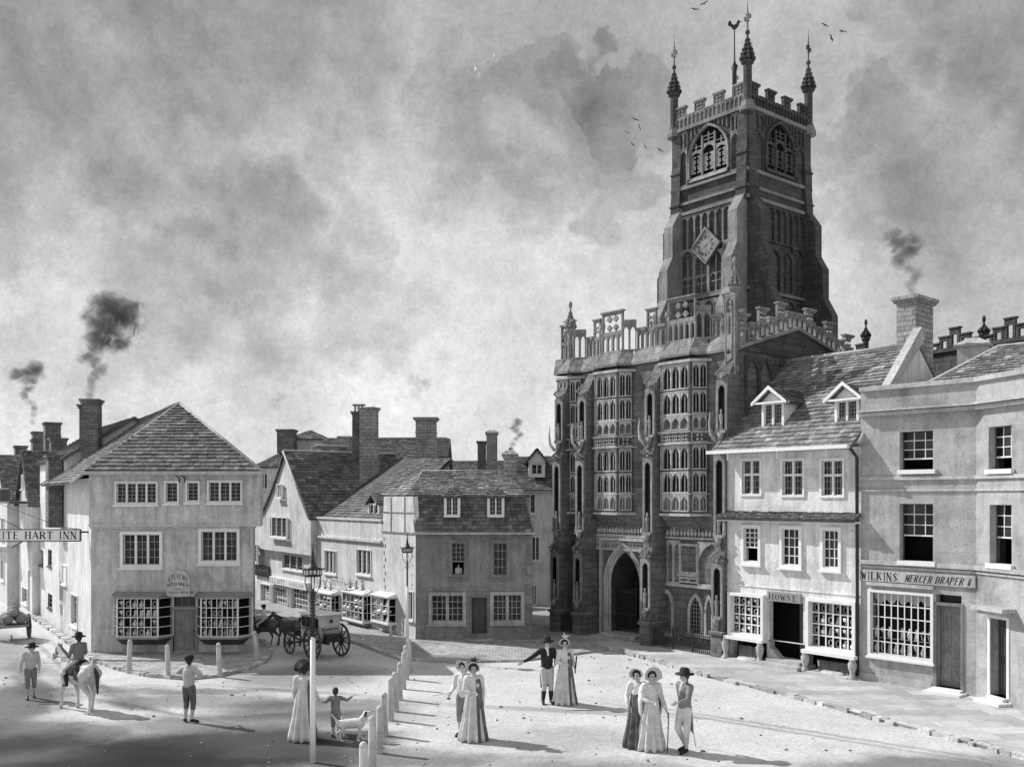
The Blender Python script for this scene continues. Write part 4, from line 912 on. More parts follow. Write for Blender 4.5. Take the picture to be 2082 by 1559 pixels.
# ================================================================ the white shop house on the right
RA, RB_ = G(1478, 1340), G(1750, 1386)
def right_white_house():
    F = Fr(RA, RB_); W = F.len; t = thing('jettied_shop_house', 'tall white three storey shop house with two gabled dormers and shop windows on turned legs', 'house', F.A)
    H = 6.95; r_ = F.rect
    up = [r_(1510, 936, 1546, 1004), r_(1592, 936, 1633, 1006), r_(1672, 936, 1714, 1007)]
    mid = [r_(1514, 1073, 1543, 1141), r_(1592, 1075, 1626, 1148), r_(1675, 1078, 1706, 1153)]
    dd = r_(1564, 1222, 1633, 1335); dd = (dd[0], dd[1], .1, dd[3]); sw = [r_(1490, 1212, 1552, 1288), r_(1649, 1225, 1738, 1318)]
    w = MB(F); wall_holes(w, 0, W, sw[0][2]-.1, H, up+mid+sw+[(dd[0], dd[1], sw[0][2]-.1, dd[3])], rev=.2)
    for a, b in ((0, .12), (W-.12, W)): w.box(a, b, .02, .4, 0, sw[0][2]-.102)
    w.face([(0, 0, 0), (0, 4.2, 0), (0, 4.2, H), (0, 0, H)]); w.face([(W, 4.2, 0), (W, 0, 0), (W, 0, H), (W, 4.2, H)])
    w.face([(W, 0, H), (W, 6.4, H), (W, 3.2, H+3.1)]); w.face([(0, 0, H), (0, 6.4, H), (0, 3.2, H+3.1)])
    w.box(.02, W-.02, -.03, 0, sw[0][3]+.02, sw[0][3]+.06); w.box(.02, W-.02, -.03, 0, sw[0][3]+.33, sw[0][3]+.36)
    w.build('wall', WHITE, t)
    for r in up: window(t, F, r, 2, 3, 5, tr=.58, sur=.07, proud=.05, mull=.07, bar=.016, sill=False)
    for i, r in enumerate(mid): window(t, F, r, 1, 3, 4, sur=.1, proud=.07, bar=.026, mb_=WPAINT, depth=.06, opened=.42 if i == 0 else 0)
    # tiled pent between the storeys, with deep shadow
    z = F.hit(1478, 1048)[1]; tm = MB(F); tiles(t, F, [(-.12, -.42, z-.06), (W+.02, -.42, z-.06), (W+.02, .0, z+.14), (-.12, .0, z+.14)], mbx=tm, course=.11, tw=.14); tm.build('pent_roof', TILE, t)
    b = MB(F); b.box(-.1, W, -.36, .0, z-.16, z-.1); b.build('pent_soffit', WPAINT, t)
    # shop fronts
    for i, r in enumerate(sw):
        o = window(t, F, r, 1, (5, 6)[i], 4, sur=.1, proud=.16, bar=.04, mb_=WPAINT, shop=True, name='shop_window', sill=False, depth=.06)
        b = MB(F); b.box(r[0]-.16, r[1]+.16, -.3, .3, r[2]-.2, r[2]-.1); b.build('window_board', WPAINT, o)
        wares(F, r[0], r[1], r[2], r[3], .065, (5, 6)[i], 4, ('pale wares filling the left', 'pale rounded wares filling the right')[i]+' shop window of the house on turned legs', dens=.97)
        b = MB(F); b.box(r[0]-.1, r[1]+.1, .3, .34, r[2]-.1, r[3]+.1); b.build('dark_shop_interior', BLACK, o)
        for px in ((1483, 1553), (1645, 1741))[i]:
            x = F.hit(px, 1300)[0]; m = MB(F); zz = r[2]-.2
            m.lathe(x, -.2, [(.12, 0), (.14, .12), (.09, .2), (.07, .26), (.12, zz*.6), (.13, zz*.8), (.08, zz*.93), (.12, zz)], 12); m.build('turned_leg', TRIM, t)
        # cellar flap leaning under each window
        x0, x1 = r[0]+.3, r[1]-.15; zz = r[2]-.55
        m = MB(F); 
        m.hexa([(x0, -.05, .15), (x1, -.05, .15), (x1, .0, .15), (x0, .0, .15), (x0-.3, .3, zz+.1), (x1-.2, .3, zz+.1), (x1-.2, .35, zz+.1), (x0-.3, .35, zz+.1)])
        for k in range(4): q = x0+(x1-x0)*(k+.1)/3.3; m.hexa([(q, -.09, .15), (q+.06, -.09, .15), (q+.06, -.05, .15), (q, -.05, .15), (q-.28, .26, zz+.1), (q-.22, .26, zz+.1), (q-.22, .3, zz+.1), (q-.28, .3, zz+.1)])
        fo = m.build('cellar_flap', WOOD, t)
        m = MB(F); m.slab([(x0-.25, -.35), (x1+.1, -.35), (x1+.25, -.05), (x0-.1, -.05)], .085, .13); m.lathe((x0+x1)/2, -.12, [(.4, .09), (.36, .16), (.3, .2)], 14, fx=1.1, fy=.5); m.build('cellar_sill', WOODL, fo)
    k = MB(F); k.face([(dd[0]-1.9, .8, 0), (dd[1]+2, .8, 0), (dd[1]+2, .8, dd[3]+.1), (dd[0]-1.9, .8, dd[3]+.1)]); k.face([(dd[0], .2, dd[3]+.05), (dd[1], .2, dd[3]+.05), (dd[1], .8, dd[3]+.05), (dd[0], .8, dd[3]+.05)]); k.build('dark_shop_interior', BLACK, t)
    door(t, F, (dd[0]+(dd[1]-dd[0])*.62, dd[1], .15, dd[3]-.05), y=.5, mat=DPAINT, frame=False)
    m = MB(F); pr = [(dd[0]-.02, sw[0][2]-.15), (dd[0], sw[0][2]-.35), (dd[0]+.1, .55), (dd[0]+.3, .35), (dd[0]+.6, .22), (dd[0]+.75, .1), (dd[0]-.1, .1), (dd[0]-.12, sw[0][2]-.15)]
    m.prism([(a, b) for a, b in reversed(pr)], .02, .3); m.build('curved_counter_panel', WOODL, t)
    m = MB(F); m.box(dd[0]-.1, dd[1]+.1, -.45, .5, .08, .2); m.box(dd[0], dd[1], -.2, .5, .2, .3); m.build('doorstep', TRIM, t)
    m = MB(F); m.box(dd[0]+.02, dd[1]-.02, -.12, -.04, dd[3]-.02, dd[3]+.28); so = m.build('shop_sign', GPAINT, t); l = MB(F); lettering(l, 'HOWSE', dd[0]+.08, dd[1]-.08, dd[3]+.04, dd[3]+.21, -.123); l.build('lettering', INK, so)
    # roof
    tiles(t, F, [(-.3, -.5, H-.1), (W+.0, -.5, H-.1), (W+.0, 3.2, H+3.2), (-.1, 3.2, H+3.2)], TILEL, course=.2, tw=.22)
    tiles(t, F, [(W, 6.6, H), (-.1, 6.6, H), (-.1, 3.2, H+3.2), (W, 3.2, H+3.2)], TILE)
    k = MB(F); k.tube([(-.1, 3.2, H+3.24), (W-.2, 3.2, H+3.24)], .07, 6); k.build('ridge_tiles', TRIM, t)
    k = MB(F); k.box(-.34, W-.02, -.66, -.54, H-.14, H-.03); k.box(-.2, W-.02, -.54, 0, H-.14, H-.1)
    for px in (1500, 1600, 1700): x = F.hit(px, 920)[0]; k.box(x, x+.04, -.56, -.5, H-.35, H-.1)
    k.build('gutter', WPAINT, t)
    # parapet gable against the neighbour
    k = MB(F); k.hexa([(W-.18, -.3, H), (W+.1, -.3, H), (W+.1, -.1, H), (W-.18, -.1, H), (W-.18, 3.2, H+3.75), (W+.1, 3.2, H+3.75), (W+.1, 3.4, H+3.4), (W-.18, 3.4, H+3.4)]); k.build('coping', TRIM, t)
    m = MB(F); x = W-.06; m.tube([(x, -.5, H-.1), (x, -.1, H-.4), (x, -.07, .2)], .05, 8); m.build('drain_pipe', IRON, t)
    for (a, b, c, d, ap) in ((1553, 821, 1589, 868, 790), (1702, 815, 1741, 862, 784)):
        y = .42; x0, x1, z0, z1 = F.rect(a, b, c, d, y); g = .09
        m = MB(F); wall_holes(m, x0-g, x1+g, z0-g, z1+g*.6, [(x0, x1, z0, z1)], y, .1); m.face([(x0-g-.1, y-.02, z1+g*.5), (x1+g+.1, y-.02, z1+g*.5), ((x0+x1)/2, y-.02, z1+.5)])
        for x in (x0-g, x1+g): m.face([(x, y, z0-g), (x, y+1.7, z1+g), (x, y, z1+g)])
        do = m.build('dormer', WPAINT, t); window(t, F, (x0, x1, z0, z1), 2, 3, 6, y=y, sur=0, sill=False, mull=.07, bar=.014)
        tm = MB(F); q = (x0+x1)/2; za, zb = z1+.02, z1+.52
        tiles(t, F, [(x0-.3, y+2., za), (x0-.3, y-.2, za), (q, y-.2, zb), (q, y+2, zb)], mbx=tm, course=.14, tw=.16)
        tiles(t, F, [(x1+.3, y-.2, za), (x1+.3, y+2., za), (q, y+2, zb), (q, y-.2, zb)], mbx=tm, course=.14, tw=.16); tm.build('dormer_roof', TILE, do)
        bb = MB(F); bb.hexa([(x0-.34, y-.24, za-.06), (x0-.3, y-.2, za-.06), (q, y-.2, zb-.06), (q, y-.24, zb-.06), (x0-.34, y-.24, za+.04), (x0-.3, y-.2, za+.04), (q, y-.2, zb+.06), (q, y-.24, zb+.06)])
        bb.hexa([(q, y-.24, zb-.06), (q, y-.2, zb-.06), (x1+.3, y-.2, za-.06), (x1+.34, y-.24, za-.06), (q, y-.24, zb+.06), (q, y-.2, zb+.06), (x1+.3, y-.2, za+.04), (x1+.34, y-.24, za+.04)])
        bb.box(x0-.3, x1+.3, y-.22, y, z1+.0, z1+.06); bb.build('bargeboard', WPAINT, do)
    return F
HF = right_white_house()
def stone_shop():
    A = RB_; B = G(1985, 1422); C = G(2130, 1464); C = B+(C-B).normalized()*5.5; F = Fr(A, B); E = Fr(B, C); W = F.len
    t = thing('ashlar_shop_house', 'grey ashlar house with stone parapet and bent front over a wide draper shop window', 'house', F.A)
    H = 8.5; r_ = F.rect; q_ = E.rect
    up = [r_(1829, 876, 1897, 956), r_(1829, 1024, 1897, 1142)]; ur = [q_(2010, 866, 2057, 955), q_(2012, 1026, 2057, 1148)]
    sw = r_(1771, 1207, 1893, 1334); dd = r_(1903, 1209, 1955, 1390); dd = (dd[0], dd[1], .2, dd[3]); d2 = q_(2014, 1258, 2048, 1414); d2 = (d2[0], d2[1], .25, d2[3])
    w = MB(F); wall_holes(w, 0, W, 0, H, up+[sw, dd], rev=.3); w.fr = E; wall_holes(w, 0, E.len, 0, H, ur+[d2], rev=.3)
    w.face([(E.len, 0, 0), (E.len, 5, 0), (E.len, 5, H), (E.len, 0, H)]); e2 = E.w((E.len, 5, 0)); a2 = F.w((0, 7, 0)); w.fr = WF; w.face([(e2.x, e2.y, 0), (a2.x, a2.y, 0), (a2.x, a2.y, H), (e2.x, e2.y, H)])
    w.fr = F; w.face([(0, 0, 6), (0, 7, 6), (0, 7, H), (0, 0, H)])
    w.build('wall', ASH, t)
    m = MB(F)
    for fr, L_, e in ((F, W, 0), (E, E.len, 0)):
        m.fr = fr
        zz = [5.4+.0, ]
        for (z, h, p) in ((7.72, .1, .16), (7.84, .06, .26), (8.46, .13, .1), (5.88, .1, .07), (5.56, .06, .05), (3.46, .12, .1), (3.36, .06, .05)): m.box(0, L_, -p, 0, z, z+h); m.build('string_course', TRIM, t); m = MB(fr)
    m.fr = F; m.box(0, W, -.06, 0, 2.98, 3.3); m.box(sw[0]-.1, dd[0]-.02, -.12, 0, 2.86, 2.95)
    so = m.build('fascia', TRIM, t)
    l = MB(F); lettering(l, 'WILKINS', .06, W*.36, 3.02, 3.24, -.064); l.build('lettering', INK, so); l = MB(F); lettering(l, 'MERCER DRAPER &', W*.41, W*.97, 3.03, 3.22, -.064, slant=.35); l.build('lettering', INK, so)
    for i, (fr, rs) in enumerate(((F, up), (E, ur))):
        for k, r in enumerate(rs):
            x0, x1, z0, z1 = r; op = (0.45 if (k == 1) else .3)
            window(t, fr, r, 1, 3, 3, sur=0, sill=False, depth=.26, mf=DPAINT, mb_=WPAINT, bar=.022, opened=op)
            s = MB(fr); s.box(x0-.02, x1+.1, -.12, .25, z0-.1, z0+.02); s.build('sill', WPAINT, t)
    o = window(t, F, sw, 1, 9, 5, sur=.08, proud=.06, bar=.028, mb_=WPAINT, shop=True, name='shop_window', depth=.08)
    wares(F, sw[0], sw[1], sw[2], sw[2]+(sw[3]-sw[2])*.5, .12, 9, 2, 'folded linens in the lower half of the wide draper window'); 
    m = MB(F); n = 18
    for i in range(n):
        x = sw[0]+(sw[1]-sw[0])*i/n; x1 = sw[0]+(sw[1]-sw[0])*(i+1)/n; d = .32+.2*math.sin(i*1.1)
        m.face([(x, .22, sw[3]-.02), (x1, .25, sw[3]-.02), (x1, .25, sw[3]-.15-.2*abs(math.sin((i+1)*.9))), (x, .22, sw[3]-.15-.2*abs(math.sin(i*.9)))])
    c = m.build('draped_cloth', GOODS, None, F.w((sw[0], .22, sw[3]))); tag(c, 'scalloped white cloth hung along the top of the wide draper window', 'cloth')
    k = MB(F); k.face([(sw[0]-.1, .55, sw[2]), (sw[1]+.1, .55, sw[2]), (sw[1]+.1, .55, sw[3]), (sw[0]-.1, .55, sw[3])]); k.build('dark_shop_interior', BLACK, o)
    door(t, F, (dd[0]+.02, dd[1]-.02, dd[2], dd[3]-.3), y=.25, mat=WOOD, mf=TRIMD); k = MB(F); k.box(dd[0], dd[1], .26, .3, dd[3]-.3, dd[3]); k.build('fanlight', GLASS, t)
    door(t, E, d2, y=.25, mat=DPAINT, mf=WPAINT)
    m = MB(E); m.box(d2[0]-.25, d2[1]+.3, -.42, 0, d2[3]+.22, d2[3]+.32); m.box(d2[0]-.15, d2[1]+.2, -.3, 0, d2[3]+.12, d2[3]+.22); m.build('door_hood', TRIM, t)
    m = MB(F); m.box(dd[0]-.15, dd[1]+.15, -.5, .25, .08, .14); m.box(dd[0]-.05, dd[1]+.05, -.22, .25, .14, .2); m.fr = E; m.box(d2[0]-.15, d2[1]+.15, -.4, .25, .08, .16); m.box(d2[0], d2[1], -.15, .25, .16, .25); m.build('doorstep', WPAINT, t)
    pl = MB(F); pl.box(.0, dd[0]-.12, -.04, 0, 0, .3); pl.build('stone_plinth', TRIM, t)
    # hipped roof behind the parapet
    y0 = .7; z0 = 8.0; zr = CH+(HY-728)/FP*30.5
    x0, x1 = .2, 6.2
    a, b, c, d = (x0, y0, z0), (x1, y0, z0), (x1, 6, z0), (x0, 6, z0); r0, r1 = (2.6, 3.2, zr), (3.9, 3.2, zr)
    tiles(t, F, [a, b, r1, r0], TILEL); tiles(t, F, [d, a, r0], TILEL); tiles(t, F, [b, c, r1], TILE); tiles(t, F, [c, d, r0, r1], TILE)
    k = MB(F); k.tube([a, r0, r1, b], .07, 6); k.build('ridge_tiles', TRIM, t)
    R = Fr(P(1946, HY, 31.5), P(2010, HY, 31)); k = MB(R); k.box(0, .9, 0, .8, 9, zat(706, 31.5)); k.box(-.1, 1, -.1, .9, zat(706, 31.5), zat(702, 31.5)); ko = k.build('roof_turret', PLASTL, t)
    k = MB(R); z = zat(702, 31.5); k.hexa([(-.12, -.12, z), (1.02, -.12, z), (1.02, .92, z), (-.12, .92, z), (.3, .3, z+.25), (.6, .3, z+.25), (.6, .5, z+.25), (.3, .5, z+.25)]); k.build('turret_roof', TRIM, ko)
    # the big stack: lit end towards the market, shaded flank
    cA = P(1823, HY, 31.0); cB = P(1846, HY, 30.6); R = Fr(cA, cB)
    R2 = Fr(cB, P(1897, HY, 31.9)); w2 = (P(1846, HY, 30.6)-cA).length; L2 = R2.len
    S2 = Fr(cA, cA+F.u*1); 
    k = MB(); fl = lambda g, z: [V((cA.x-F.i.x*0, cA.y, z))+(-F.u*g-F.i*g), V((cA.x, cA.y, z))+F.u*(.62+g)-F.i*g, V((cA.x, cA.y, z))+F.u*(.62+g)+F.i*(1.25+g), V((cA.x, cA.y, z))-F.u*g+F.i*(1.25+g)]
    zt = zat(618, 31)
    k.hexa(fl(0, 8.2)+fl(0, zt)); k.hexa(fl(.06, 9.6)+fl(.02, 9.7)); ko = k.build('chimney', CHIM, t)
    k = MB(); k.hexa(fl(.06, zt)+fl(.1, zt+.1)); k.hexa(fl(.14, zt+.1)+fl(.14, zt+.2)); k.hexa(fl(.1, zt+.2)+[p+(V((cA.x, cA.y, zt))+F.u*.31+F.i*.62-p)*.35+V((0, 0, .1)) for p in fl(.1, zt+.2)]); k.build('chimney_cap', CHIM, ko)
    return F
WK = stone_shop()

# ================================================================ the parish church: south porch, nave and tower
PA = V((6.98-.634*8.6, 31.72+.773*8.6, 0)); PB = V((6.98, 31.72, 0))
PF = Fr(PA, PB); PW = PF.len
CHURCH = thing('parish_church', 'dark gothic stone church with tall pinnacled clock tower and three storey battlemented porch', 'church', PF.w((0, .9, 0)))
def arch_pts(x0, x1, zs, zt, n=5):
    """points of a pointed arch from left spring over the apex to right spring"""
    w = (x1-x0)/2; xm = (x0+x1)/2; h = zt-zs; out = []; R = (w*w+h*h)/(2*w)
    for i in range(n+1):
        a = i/n
        if h >= w: th = math.asin(min(1, h/R))*a; out.append((x0+R-R*math.cos(th), zs+R*math.sin(th)))
        else: x = 1-math.cos(a*PI/2); z = math.sin(a*PI/2); out.append((x0+w*(x*.8+a*.2), zs+h*(z*.8+a*.2)))
    out[0] = (x0, zs); out[n] = (xm, zt)
    return out+[(2*xm-p[0], p[1]) for p in reversed(out[:-1])]
def arch_head(mb, x0, x1, zs, zt, ztop, y0, y1, n=4, tone=None):
    """the spandrel piece above a pointed opening, a solid plate from y0 (front) to y1"""
    p = arch_pts(x0, x1, zs, zt, n)
    for a, b in zip(p, p[1:]):
        mb.face([(a[0], y0, a[1]), (b[0], y0, b[1]), (b[0], y0, ztop), (a[0], y0, ztop)], tone)
        mb.face([(a[0], y0, a[1]), (a[0], y1, a[1]), (b[0], y1, b[1]), (b[0], y0, b[1])], tone)
def arcade(mb, x0, x1, z0, z1, n, y0, y1, m=.07, rail=.06, hh=None, open_back=False):
    """a row of pointed panels: mullions, heads and sill"""
    w = (x1-x0)/n; hh = hh or min(w*.85, (z1-z0)*.5)
    mb.box(x0, x1, y0, y1, z0, z0+rail); mb.box(x0, x1, y0, y1, z1-rail, z1)
    for i in range(n+1):
        a = max(x0, x0+w*i-m/2); b = min(x1, x0+w*i+m/2); mb.box(a, b, y0+.002, y1-.002, z0+rail, z1-rail)
    for i in range(n):
        a, b = x0+w*i+m/2, x0+w*(i+1)-m/2; arch_head(mb, a, b, z1-rail-hh, z1-rail-.02, z1-rail, y0+.012, y1-.012)
        if open_back: pass
def foil_band(mb, x0, x1, z0, z1, y0, y1):
    """quatrefoil band: diamonds with crossed leaves between two rails"""
    h = z1-z0; mb.box(x0, x1, y0, y1, z0, z0+h*.12); mb.box(x0, x1, y0, y1, z1-h*.12, z1); n = max(1, int((x1-x0)/(h*.85))); w = (x1-x0)/n
    for i in range(n):
        cx, cz = x0+w*(i+.5), (z0+z1)/2; r = min(w, h)*.46; q = r*.34
        mb.box(x0+w*i-.015, x0+w*i+.015, y0, y1, z0, z1)
        for a in range(4):
            c, s = math.cos(a*PI/2+PI/4), math.sin(a*PI/2+PI/4); X, Z = cx+c*r*.62, cz+s*r*.62
            mb.prism([(X-q, Z), (X, Z-q), (X+q, Z), (X, Z+q)], y0, y1)
def crocket_spire(name, fr, x, y, z0, zs, zt, r, par, mat=TRIMD, cross=True, ch=None):
    """shaft, crocketed spirelet and finial"""
    m = MB(fr); m.lathe(x, y, [(r*1.25, z0), (r*1.25, z0+.15), (r, z0+.3), (r, zs-.1), (r*1.5, zs), (r*1.6, zs+.08)], 8, False, ph=PI/8)
    m.lathe(x, y, [(r*1.15, zs+.08), (r*.2, zt-.25), (r*.1, zt)], 8, False, ph=PI/8); o = m.build(name, mat, par)
    c = MB(fr); n = 5
    for l in range(n):
        zz = zs+.1+(zt-zs-.5)*l/n; rr = r*1.15*(1-.85*l/n); s = r*(.62-.07*l)
        for k in range(8 if l < 3 else 4):
            a = k*PI/4*(1 if l < 3 else 2); cx, cy = x+math.cos(a)*(rr+s*.5), y+math.sin(a)*(rr+s*.5)
            c.lathe(cx, cy, [(s*.25, zz), (s*.75, zz+s*.7), (s*.7, zz+s*1.3), (s*.15, zz+s*1.9)], 5)
    c.lathe(x, y, [(r*.15, zt-.3), (r*.55, zt-.2), (r*.5, zt-.08), (r*.12, zt)], 8)
    c.build('crockets', mat, o)
    if cross:
        h = ch or r*5; f = MB(fr); f.box(x-.03, x+.03, y-.03, y+.03, zt-.05, zt+h); cz = zt+h*.62; q = h*.2
        for dx, dz in ((1, 0), (-1, 0), (0, 1), (0, -1)):
            a = (dx*q, dz*q); pz = (-dz, dx)
            f.prism([(x+dx*.02+pz[0]*.03, cz+dz*.02+pz[1]*.03), (x+dx*q+pz[0]*q*.55, cz+dz*q+pz[1]*q*.55), (x+dx*q-pz[0]*q*.55, cz+dz*q-pz[1]*q*.55), (x+dx*.02-pz[0]*.03, cz+dz*.02-pz[1]*.03)], y-.04, y+.04)
        f.tube([(x, y, zt+h), (x, y, zt+h*1.7)], [.025, .008], 5); f.build('finial_cross', IRON, o)
    return o
def tracery_window(par, fr, x0, x1, tiers, n, y, mat=CTRIM, name='traceried_window', blind=()):
    """tiers: list of (z0, z1); those whose index is in blind are stone panels, others glazed"""
    m = MB(fr); g = MB(fr); b = MB(fr)
    for i, (z0, z1) in enumerate(tiers):
        arcade(m, x0, x1, z0, z1, n, y-.1, y, m=.055, rail=.05)
        for q in range(n if z1-z0 > .5 else 0):
            xx = x0+(x1-x0)*(q+.5)/n; m.box(xx-.012, xx+.012, y-.05, y-.02, z0, z1-.1)
        (b if i in blind else g).face([(x0, y-.02, z0), (x1, y-.02, z0), (x1, y-.02, z1), (x0, y-.02, z1)], 1)
    o = m.build(name, mat, par)
    if g.f: g.build('pane', DGLASS, o)
    if b.f: b.build('panel', STONE, o)
    return o
TIERS = [(4.88, 5.48), (5.53, 6.3), (6.35, 7.22), (7.74, 8.24), (8.29, 9.12), (9.17, 10.08)]
def oriel(cx, hw, proj, n, ns=2, cap=True, px=0):
    """three sided oriel over two storeys, cx centre and hw half front width in the porch frame"""
    yw = .9; c = .42; pl = [(cx-hw-c, yw), (cx-hw, yw-proj), (cx+hw, yw-proj), (cx+hw+c, yw)]
    core = MB(PF); core.slab([pl[0], pl[1], pl[2], pl[3], (pl[3][0], yw+.1), (pl[0][0], yw+.1)], 4.8, 10.15)
    o = core.build('oriel', STONE, CHURCH)
    def grow(g): return [(pl[0][0]-g, yw), (pl[1][0]-g*.5, yw-proj-g), (pl[2][0]+g*.5, yw-proj-g), (pl[3][0]+g, yw)]
    b = MB(PF)
    for z, h, g in ((4.72, .1, .16), (7.24, .06, .2), (7.66, .05, .2), (10.1, .1, .18), (5.49, .04, .12), (8.25, .04, .12)): b.slab(grow(g), z, z+h); b.build('moulding', CTRIM, o); b = MB(PF)
    b.slab(grow(.05), 4.62, 4.7)
    for g0, g1, z0, z1 in ((.05, -.12, 4.62, 4.45), (-.12, -.3, 4.45, 4.28), (-.3, -.5, 4.28, 4.08)):
        q0, q1 = [(p[0], p[1]) for p in grow(g1)], grow(g0)
        b.hexa([(a[0], min(a[1], yw), z1) for a in q0]+[(a[0], a[1], z0) for a in q1])
    b.build('corbel', STONE, o)
    for k in range(3):
        s = PF.sub(*pl[k], *pl[k+1]); b = MB(s); foil_band(b, .02, s.len-.02, 7.3, 7.66, -.15, .0); b.build('quatrefoil_band', CTRIM, o)
    for k in range(3):
        s = PF.sub(*pl[k], *pl[k+1])
        for q in (0, 3): tracery_window(CHURCH, s, .04, s.len-.04, TIERS[q:q+3], n if k == 1 else ns, -.012, blind=(0,))
    return pl
def buttress(fr, x, w, prof, par, mat=STONE, y=0, niche=True, name='buttress', n_=None):
    """prof: list of (z, projection) going up; stands on plane y, w wide, centred x"""
    m = MB(fr); a, b = x-w/2, x+w/2
    for (z0, p0), (z1, p1) in zip(prof, prof[1:]):
        m.hexa([(a, y-p0, z0), (b, y-p0, z0), (b, y+.1, z0), (a, y+.1, z0), (a, y-p1, z1), (b, y-p1, z1), (b, y+.1, z1), (a, y+.1, z1)])
        if p0 != p1 and z1-z0 < .8: m.box(a-.05, b+.05, y-p0-.06, y+.05, z0-.07, z0)
    o = m.build(name, mat, par); return o
def porch():
    yw = .9; H = 10.6; D = 7.0
    xs = lambda px, y=yw: PF.hit(px, 1000, y)[0]
    B = [PF.hit(1120, 1285, 0)[0], PF.hit(1174, 1285, 0)[0], PF.hit(1312, 1285, 0)[0], PF.hit(1463, 1285, 0)[0]]
    B[0] = .25; B[3] = PW-.25
    dx0, dx1 = xs(1243), xs(1302); zs, za = 2.1, 3.32
    # south wall with the doorway cut out
    w = MB(PF); x0, x1 = 0, PW
    arch = arch_pts(dx0, dx1, zs, za, 8)
    w.face([(x0, yw, 0), (dx0, yw, 0), (dx0, yw, H), (x0, yw, H)]); w.face([(dx1, yw, 0), (x1, yw, 0), (x1, yw, H), (dx1, yw, H)])
    for a, b in zip(arch, arch[1:]): w.face([(a[0], yw, a[1]), (b[0], yw, b[1]), (b[0], yw, H), (a[0], yw, H)])
    w.face([(x0, yw, 0), (x0, yw+D, 0), (x0, yw+D, H), (x0, yw, H)]); w.face([(x1, yw, 0), (x1, yw+D, 0), (x1, yw+D, H), (x1, yw, H)]); w.face([(x0, yw+D, 0), (x1, yw+D, 0), (x1, yw+D, H), (x0, yw+D, H)])
    w.face([(x0, yw, H), (x1, yw, H), (x1, yw+D, H), (x0, yw+D, H)])
    for l in range(12): pass
    w.build('porch_wall', STONE, CHURCH)
    # doorway: recessed orders, dark vault, half open iron gate
    m = MB(PF)
    for k in range(3):
        q = arch_pts(dx0-.09*(k+1), dx1+.09*(k+1), zs, za+.12*(k+1), 8); q2 = arch_pts(dx0-.09*k, dx1+.09*k, zs, za+.12*k, 8); yy = yw-.04-.05*k
        for a, b, c, d in zip(q, q[1:], q2, q2[1:]):
            m.hexa([(c[0], yy, c[1]), (d[0], yy, d[1]), (d[0], yw+.02, d[1]), (c[0], yw+.02, c[1]), (a[0], yy-.02, a[1]), (b[0], yy-.02, b[1]), (b[0], yw+.02, b[1]), (a[0], yw+.02, a[1])])
        m.box(dx0-.09*(k+1), dx0-.09*k, yy, yw+.02, .2, zs); m.box(dx1+.09*k, dx1+.09*(k+1), yy, yw+.02, .2, zs)
    m.box(dx0-.5, dx1+.5, yw-.2, yw, za+.42, za+.52); m.box(dx0-.5, dx0-.4, yw-.16, yw, 0, za+.42); m.box(dx1+.4, dx1+.5, yw-.16, yw, 0, za+.42)
    do = m.build('doorway', CTRIM, CHURCH)
    m = MB(PF); pts = arch
    for a, b in zip(arch, arch[1:]): m.face([(a[0], yw, a[1]), (a[0], yw+2.4, a[1]), (b[0], yw+2.4, b[1]), (b[0], yw, b[1])])
    m.face([(dx0, yw, 0), (dx0, yw+2.4, 0), (dx0, yw+2.4, zs), (dx0, yw, zs)]); m.face([(dx1, yw, 0), (dx1, yw+2.4, 0), (dx1, yw+2.4, zs), (dx1, yw, zs)]); m.build('vault', STONED, do)
    m = MB(PF); m.face([(dx0-.1, yw+2.4, 0), (dx1+.1, yw+2.4, 0), (dx1+.1, yw+2.4, za), (dx0-.1, yw+2.4, za)]); m.build('dark_interior', BLACK, do)
    m = MB(PF); gx1 = dx0+(dx1-dx0)*.72; n = 16
    for i in range(n+1): x = dx0+(gx1-dx0)*i/n; m.box(x-.012, x+.012, yw+.25, yw+.275, .3, 1.95)
    for z in (.32, .9, 1.75): m.box(dx0, gx1, yw+.24, yw+.285, z, z+.05)
    m.build('iron_gate', IRON, do)
    m = MB(PF); m.box(dx0-.3, dx1+.35, .1, yw+.5, 0, .12); m.box(dx0-.1, dx1+.15, .45, yw+2.3, .12, .24); m.build('church_step', CTRIM, CHURCH)
    # buttresses with niches and statues
    prof = [(0, .95), (.9, .95), (1.05, .86), (3.3, .86), (3.75, .74), (7.0, .74), (7.35, .62), (9.4, .62), (10.25, .1)]
    for i, x in enumerate(B):
        buttress(PF, x, .46, prof, CHURCH, TRIM if False else STONE, y=yw)
        m = MB(PF); pr = lambda z: .86 if z < 3.4 else .74 if z < 7 else .62
        for z0, z1 in ((1.5, 3.0), (4.2, 6.6), (7.7, 9.1)):
            y = yw-pr(z0); m.box(x-.23, x-.14, y-.06, y+.0, z0-.1, z1+.2); m.box(x+.14, x+.23, y-.06, y+.0, z0-.1, z1+.2); arch_head(m, x-.14, x+.14, z1-.15, z1+.05, z1+.2, y-.06, y)
            m.box(x-.2, x+.2, y-.12, y, z0-.16, z0-.06); m.lathe(x, y-.08, [(.05, z0-.45), (.14, z0-.16)], 6)
            # canopy with leafy finial
            for k in range(7): a = k*.9; s = .05+.02*(k % 2); m.lathe(x+.19*math.cos(a)*(1-k*.08), y-.12-.06*math.sin(a), [(s*.4, z1+.15+k*.07), (s, z1+.19+k*.07), (s*.3, z1+.26+k*.07)], 5)
        m.box(x-.27, x+.27, yw-.98, yw, .82, .94); no = m.build('niche', TTRIM, CHURCH)
        m = MB(PF)
